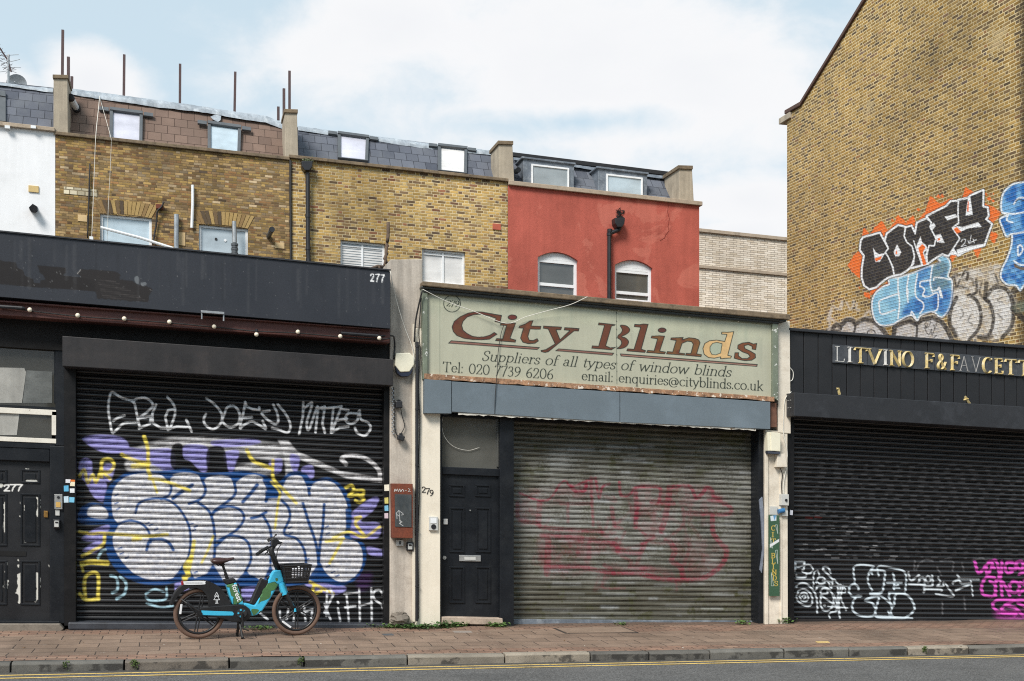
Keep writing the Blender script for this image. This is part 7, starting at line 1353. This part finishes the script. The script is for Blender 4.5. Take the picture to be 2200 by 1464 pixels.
# lettering on the seat tube
cu = bpy.data.curves.new('lettering', 'FONT'); cu.body = 'forest'; cu.size = .085; cu.extrude = .001; cu.offset = .0016; cu.space_character = 1.02
to = bpy.data.objects.new('tmp', cu); COL.objects.link(to); dg = bpy.context.evaluated_depsgraph_get(); me = bpy.data.meshes.new_from_object(to.evaluated_get(dg)); bpy.data.objects.remove(to)
p0, p1 = BK(770, 675, .0525), BK(833, 846, .0525); d1_ = (p1-p0).normalized(); d2_ = nB.cross(d1_).normalized()
xs_ = [v.co.x for v in me.vertices]; k_ = (p1-p0).length/(max(xs_)-min(xs_))
for v in me.vertices: q_ = p0+d1_*(v.co.x-min(xs_))*k_+d2_*v.co.y*k_*1.0+nB*v.co.z; v.co = q_-WLOC[BI.name]
me.materials.clear(); me.materials.append(M['white_fr']); me.name = 'lettering'
lo_ = bpy.data.objects.new('lettering', me); COL.objects.link(lo_); lo_.parent = BI
gp = plate('green_patch', [(748,700),(770,680),(815,660),(830,690),(840,740),(865,770),(880,810),(876,838),(840,858),(800,845),(790,800),(765,780),(755,740)], .0512, .002, wm('patch_green', (74,112,70), .4), BI, 0)
plate('green_patch', [(1110,705),(1140,700),(1180,735),(1170,800),(1120,830),(1075,845),(1050,870),(1070,800),(1100,790),(1088,745)], .0432, .002, MATS['patch_green'], BI, 0)
plate('green_patch', [(975,930),(1000,920),(1055,930),(1040,960),(1000,985),(985,960)], .0432, .002, MATS['patch_green'], BI, 0)
plate('green_patch', [(1228,603),(1248,596),(1257,618),(1236,632)], .0432, .002, MATS['patch_green'], BI, 0)
# chain case, stay, cranks
cc = [(432,908),(600,890),(780,880),(860,874),(920,888),(962,925),(976,972),(958,1022),(915,1052),(860,1062),(770,1055),(700,1030),(560,1000),(440,990)]
ch = plate('chain_case', cc, .085, .04, blk, BI, .01, False)
plate('stay_inlay', [(452,938),(620,944),(778,950),(795,970),(785,990),(620,990),(462,985)], .089, .006, blue, ch, .002, False)
m = MB(); m.tube([BK(875,965,.08), BK(875,965,.10)], .062, 24); m.build('chainring', blk, BI)
m = MB()
for a in range(5): c_ = BK(875,965,.098)+(e*math.cos(a*1.257+.6)+UP*math.sin(a*1.257+.6))*.042; m.tube([c_, c_+nB*.006], .012, 10)
m.build('chainring_inlay', blue, BI)
cr = MB(); cr.tube([BK(874,965,.12), BK(882,1030,.12), BK(888,1110,.12)], [.018,.014,.013], 8); cr.tube([BK(874,965,.13), BK(874,965,-.1)], .016, 10); cr.tube([BK(870,960,-.11), BK(858,850,-.11)], .013, 8); ck = cr.build('crank', M['metal'] if False else rimm, BI)
m = MB(); m.prism([BK(868,1112,.13), BK(940,1138,.13), BK(936,1150,.13), BK(866,1126,.13)], nB*.09); m.build('pedal', wm('pedal_black', (40,38,34), .7), BI, bevel=.004)
m = MB(); m.prism([BK(820,838,-.12), BK(900,838,-.12), BK(900,850,-.12), BK(820,850,-.12)], -nB*.09); m.build('pedal', MATS['pedal_black'], BI, bevel=.004)
for a, b_, o1, o2 in (((845,1055),(828,1222),.02,-.10), ((850,1055),(882,1240),.03,.13)):
    p_, q_ = BK(*a, o1), BK(*b_, o2); q_.z = zg(q_.x, q_.y)+.02; m = MB(); m.tube([p_, (p_+q_)/2, q_, q_+(q_-p_).normalized()*.012], [.02,.017,.016,.022], 8); m.build('kickstand', blk, BI)
m = MB(); m.tube([BK(215,800,.0), BK(300,860,.06), BK(432,945,.075)], [.010,.012,.016], 8); m.tube([BK(215,800,.0), BK(300,860,-.06), BK(432,945,-.075)], [.010,.012,.016], 8); m.build('mudguard_stay', blk, BI)
m = MB(); m.tube([hR-nB*.09, hR+nB*.10], .022, 12); m.tube([hR-nB*.07, hR+nB*.085], .045, 18); m.build('rear_hub', rimm, BI)
# saddle
sec = []; prof = [(556,398,.070,432,.6), (575,388,.085,448,1), (610,380,.092,456,1), (650,380,.088,452,1), (690,386,.065,440,1), (725,388,.042,428,1), (760,382,.028,412,1), (788,378,.022,402,1), (797,386,.012,396,.6)]
m = MB(); K_ = 14; vs = []
for x, yt, hw_, yb, f in prof:
    a, b_ = BK(x, yt), BK(x, yb); h_ = (a.z-b_.z)
    for j in range(K_): t = 2*math.pi*j/K_; vs.append(b_+UP*h_*(.5+.5*math.sin(t))+nB*hw_*math.cos(t)*(1-.25*max(0, math.sin(t))))
m.add(vs, [(i*K_+j, i*K_+(j+1) % K_, (i+1)*K_+(j+1) % K_, (i+1)*K_+j) for i in range(len(prof)-1) for j in range(K_)]+[tuple(range(K_)), tuple((len(prof)-1)*K_+j for j in range(K_))])
sd = m.build('saddle', wm('brown_saddle', (66,46,44), .35, .15, 6, .1, 40, .1), BI, smooth=True)
m = MB(); m.tube([BK(590,440,.03), BK(625,462,.03), BK(700,450,.03)], .008, 6); m.tube([BK(590,440,-.03), BK(625,462,-.03), BK(700,450,-.03)], .008, 6); m.build('rails', rimm, sd)
m = MB(); m.tube([BK(668,440), BK(700,530), BK(728,605)], .017, 10); m.tube([BK(704,548), BK(722,602)], .022, 10); m.tube([BK(650,450,.0), BK(690,446,.0)], .026, 10); m.build('seat_post', rimm, BI, smooth=False)
# fork, stem, bars
pblue = wm('bike_plain_blue', (66,184,222), .3, .05, 3, .03, 40, 0, coat=.4)
m = MB(); m.tube([BK(1285,640,0), BK(1325,760,0)], [.05,.05], 14); m.build('fork_crown', pblue, BI, smooth=False)
for s in (-1, 1):
    m = MB(); m.tube([BK(1292,668,s*.05), BK(1328,772,s*.062)], [.036,.036], 12); m.build('fork_sleeve', pblue, BI)
for s in (-1, 1):
    m = MB(); m.tube([BK(1300,745,s*.05), BK(1345,770,s*.062), BK(1400,885,s*.062), BK(1440,945,s*.06)], [.034,.032,.024,.016], 10); m.build('fork_leg', blk if s > 0 else pblue, BI, smooth=True)
m = MB(); m.tube([BK(1350,760,-.072), BK(1440,925,-.066)], .01, 6); m.tube([BK(1432,915,.07), BK(1436,950,.07)], .016, 8); m.build('fork_trim', blue, BI)
m = MB(); m.tube([BK(1262,520), BK(1215,400), BK(1187,320), BK(1192,285), BK(1215,262)], [.036,.035,.034,.030,.026], 12); m.build('stem', blk, BI, smooth=True)
ctr = BK(1215, 258); nr = BK(1040, 345, .30); fa = BK(1160, 200, -.30); k1 = BK(1180, 268, .14); k2 = BK(1228, 218, -.14)
m = MB(); m.tube(smooth3 := [Vector(p) for p in [nr, BK(1105,298,.24), k1, ctr, k2, BK(1200,182,-.24), fa]], .0125, 8); hb = m.build('handlebar', blk, BI, smooth=True)
for a, b_ in ((nr, BK(1105,298,.24)), (fa, BK(1200,182,-.24))):
    m = MB(); m.tube([a+(a-b_).normalized()*.01, b_], .021, 10); m.build('grip', grip, hb)
for a, b_, c_ in ((BK(1150,275,.18), BK(1120,345,.27), BK(1105,300,.22)), (BK(1215,190,-.2), BK(1165,205,-.32), BK(1190,185,-.24))):
    m = MB(); m.tube([a, (a+b_)/2+e*.03, b_], .008, 6); m.tube([a, c_], .022, 8); m.build('brake_lever', blk, hb)
plate('phone_holder', [(1195,190),(1225,178),(1262,190),(1270,212),(1312,222),(1285,238),(1255,240),(1240,270),(1200,275),(1192,235)], .04, .08, blk, BI, .012, False)
m = MB(); m.tube([BK(1230,145,-.1), BK(1195,185,-.1), BK(1160,207,-.1)], .008, 6); m.ball(BK(1232,143,-.1), .014, 8); m.build('mirror_stub', blk, BI)
m = MB(); m.tube([BK(1140,300,.18), BK(1150,340,.16), BK(1185,360,.06), BK(1220,440,.03)], .006, 6); m.tube([BK(1228,220,-.14), BK(1290,240,-.05), BK(1250,300,.02), BK(1235,420,.03)], .006, 6); m.build('brake_cable', M['cable_b'], BI)
# basket: tapering box of bars
s0, s1 = BK(1285, 460), BK(1565, 460); zt = s0.z; zb = BK(1400, 632).z; L_ = (s1-s0).dot(e); b0 = Vector((s0.x, s0.y, 0))
Bk = lambda s, t, z: b0+e*s*L_+nB*t+UP*z      # s 0..1 along, t sideways, z world
m = MB(); wt_, wb_ = .175, .135
def tp(s, t, f): sb = .10+s*.80; ss_ = s*(1-f)+sb*f; zz = zt*(1-f)+zb*f; return Bk(ss_, t*(wt_*(1-f)+wb_*f), zz)
for f, r in ((0,.012),(1,.011),(.12,.009)):
    c4 = [tp(0,1,f), tp(1,1,f), tp(1,-1,f), tp(0,-1,f)]
    for a, b_ in zip(c4, c4[1:]+c4[:1]): m.tube([a, b_], r, 6)
for f in (.36,.58,.78):
    c4 = [tp(0,1,f), tp(1,1,f), tp(1,-1,f), tp(0,-1,f)]
    for a, b_ in zip(c4, c4[1:]+c4[:1]): m.tube([a, b_], .007, 6)
for k in range(9):
    s = k/8; w_ = .010 if k in (0, 8) else .006
    for t in (-1, 1): m.tube([tp(s,t,0), tp(s,t,1)], w_, 6)
    m.tube([tp(s,1,1), tp(s,-1,1)], .006, 6)
for k in range(7):
    t = -1+2*k/6
    for s in (0, 1): m.tube([tp(s,t,0), tp(s,t,1)], .007, 6)
    m.tube([tp(0,t,1), tp(1,t,1)], .006, 6)
bk = m.build('basket', blk, BI)
m = MB()
m.prism([tp(0,1.02,-.02), tp(.30,1.02,-.02), tp(.22,1.02,1.02), tp(0,1.02,1.02)], nB*-.008); m.prism([tp(0,1,.0), tp(0,-1,.0), tp(0,-1,1), tp(0,1,1)], e*.008); m.prism([tp(.22,1.02,.74), tp(1,1.02,.74), tp(1,1.02,1.02), tp(.22,1.02,1.02)], nB*-.008); m.prism([tp(.3,1.02,-.03), tp(1,1.02,-.03), tp(1,1.02,.14), tp(.3,1.02,.14)], nB*-.008); m.prism([tp(0,1,1), tp(1,1,1), tp(1,-1,1), tp(0,-1,1)], UP*.006); m.build('basket_panel', blk, bk)
m = MB(); m.tube([BK(1268,560,0), BK(1330,600,0)], .022, 8); m.tube([BK(1260,500,0), BK(1295,500,0)], .02, 8); m.build('basket_mount', blk, BI)
plate('head_badge', [(1462,470),(1472,462),(1482,470),(1480,484),(1466,484)], .18, .01, M['white_fr'], bk, .002)
# ---------------------------------------------------------------- houses across the street (only their reflections show)
for i, (x0, x1, h, mt) in enumerate(((-46,-9,8.5,'brick_g'),(-9,1.5,9.5,'white_wall'),(1.5,22,8,'brick_g'),(22,52,9,'brick_b'))):
    O = thing('terraced_house', (x0, -31, -.5), ['brown brick terrace across the street, left part','white rendered house across the street','brown brick terrace across the street, middle part','yellow brick terrace across the street, right part'][i], 'house')
    m = MB(); m.box(x0+.01, x1, -39, -31, -1.5, h); m.build('wall', M[mt], O)
    n = int((x1-x0)/2.9)
    for fl in (1.0, 4.6):
        for k in range(n):
            xa = x0+.9+k*2.9; m = MB(); m.box(xa, xa+1.2, -31.0, -30.94, fl, fl+1.8); w_ = m.build('window', M['white_fr'], O); m = MB(); m.box(xa+.1, xa+1.1, -30.94, -30.93, fl+.1, fl+1.7); m.build('pane', M['pane_dark'], w_)
# ---------------------------------------------------------------- sky, sun, camera
SUN_EL, SUN_AZ = math.radians(46), math.radians(222)     # azimuth clockwise from +Y: from behind the camera, a little to the left
w = bpy.data.worlds.new("World"); SC.world = w; w.use_nodes = True; nt = w.node_tree; nt.nodes.clear()
out = nt.nodes.new('ShaderNodeOutputWorld'); bg = nt.nodes.new('ShaderNodeBackground'); nt.links.new(bg.outputs[0], out.inputs[0])
sky = nt.nodes.new('ShaderNodeTexSky'); sky.sky_type = 'NISHITA'; sky.sun_disc = False; sky.sun_elevation = SUN_EL; sky.sun_rotation = SUN_AZ
sky.air_density = 1.0; sky.dust_density = 0.6; sky.ozone_density = 1.6; sky.altitude = 20
class WN(NB):
    def __init__(s, nt): s.nt = nt
k = WN(nt); bg.inputs[1].default_value = 0.1
tc = nt.nodes.new('ShaderNodeTexCoord').outputs['Generated']
x, y, z = k.sep(tc)
az = k.math('ARCTAN2', x, y); el = k.math('ARCSINE', z)
n1 = k.noise(5.0, 9, .58, vec=k.comb(az, k.math('MULTIPLY', el, 1.7), 3.1), dist=.25)
n2 = k.noise(13.0, 8, .6, vec=k.comb(az, k.math('MULTIPLY', el, 1.6), 8.4), dist=.3)
nn = k.math('ADD', k.math('MULTIPLY', k.math('SUBTRACT', n1, .5), 1.9), k.math('MULTIPLY', k.math('SUBTRACT', n2, .5), 1.1))
def blob(px, py, rx, ry, sharp=1.0):
    a = (px-CX)/F; b = (YH-py)/F; A0 = TH+math.atan(a); E0 = math.atan(b/math.hypot(1, a))
    dx = k.math('DIVIDE', k.math('SUBTRACT', az, A0), rx/F); dy = k.math('DIVIDE', k.math('SUBTRACT', el, E0), ry/F)
    r = k.math('SQRT', k.math('ADD', k.math('MULTIPLY', dx, dx), k.math('MULTIPLY', dy, dy)))
    return k.math('MULTIPLY', k.math('SUBTRACT', 1.0, r), sharp)
bl = None
for q in ((1230,110,520,300,.95), (860,60,300,160,.8), (1500,170,330,230,.9), (190,180,95,70,.9), (1600,430,170,80,.9), (1600,510,150,60,1.0), (20,190,70,50,.8), (1150,-260,700,260,.9), (2300,300,300,400,.8), (-400,250,300,200,.8)):
    v = blob(*q); bl = v if bl is None else k.math('MAXIMUM', bl, v)
gap = blob(1250, 262, 330, 45, 1.0); bl = k.math('SUBTRACT', bl, k.math('MULTIPLY', k.math('MAXIMUM', gap, 0.0), .9))
far = k.step(y, .0, -.4)                      # cloud cover behind the viewer
dens = k.math('ADD', k.math('ADD', bl, k.math('MULTIPLY', nn, 1.0)), k.math('MULTIPLY', far, .9))
mask = k.step(dens, -.3, .55)
shade = k.rng(k.math('SUBTRACT', dens, k.math('MULTIPLY', n2, .5)), .1, 1.3, 0.0, 1.0)
cloud = k.mix(shade, (6.7, 6.75, 6.85, 1), (6.05, 6.2, 6.45, 1))
haze = k.mix(.82, sky.outputs[0], (4.9, 5.95, 6.5, 1))
zz = k.step(z, .62, .95)
col = k.mix(mask, haze, cloud)
nt.links.new(col, bg.inputs[0])
L = bpy.data.lights.new('sun', 'SUN'); L.energy = 3.0; L.angle = math.radians(20); L.color = (1.0, .95, .88)
lo = bpy.data.objects.new('sun', L); COL.objects.link(lo)
d = Vector((math.sin(SUN_AZ)*math.cos(SUN_EL), math.cos(SUN_AZ)*math.cos(SUN_EL), math.sin(SUN_EL)))
lo.rotation_euler = d.to_track_quat('Z', 'Y').to_euler(); lo.location = d*60
cam = bpy.data.cameras.new('camera'); co = bpy.data.objects.new('camera', cam); COL.objects.link(co)
co.location = (0, CY, CZ); co.rotation_euler = (math.radians(90), 0, -TH)
cam.sensor_width = 36; cam.lens = F/2200*36; cam.shift_x = 0; cam.shift_y = (YH-732)/2200
cam.clip_start = .1; cam.clip_end = 2000
SC.camera = co
SC.view_settings.view_transform = 'Standard'; SC.view_settings.look = 'None'; SC.view_settings.exposure = EXPO; SC.view_settings.gamma = 1
SC.render.film_transparent = False
SC.cycles.use_denoising = False; SC.cycles.pixel_filter_type = 'BLACKMAN_HARRIS'; SC.cycles.filter_width = 1.1
SC.cycles.max_bounces = 6
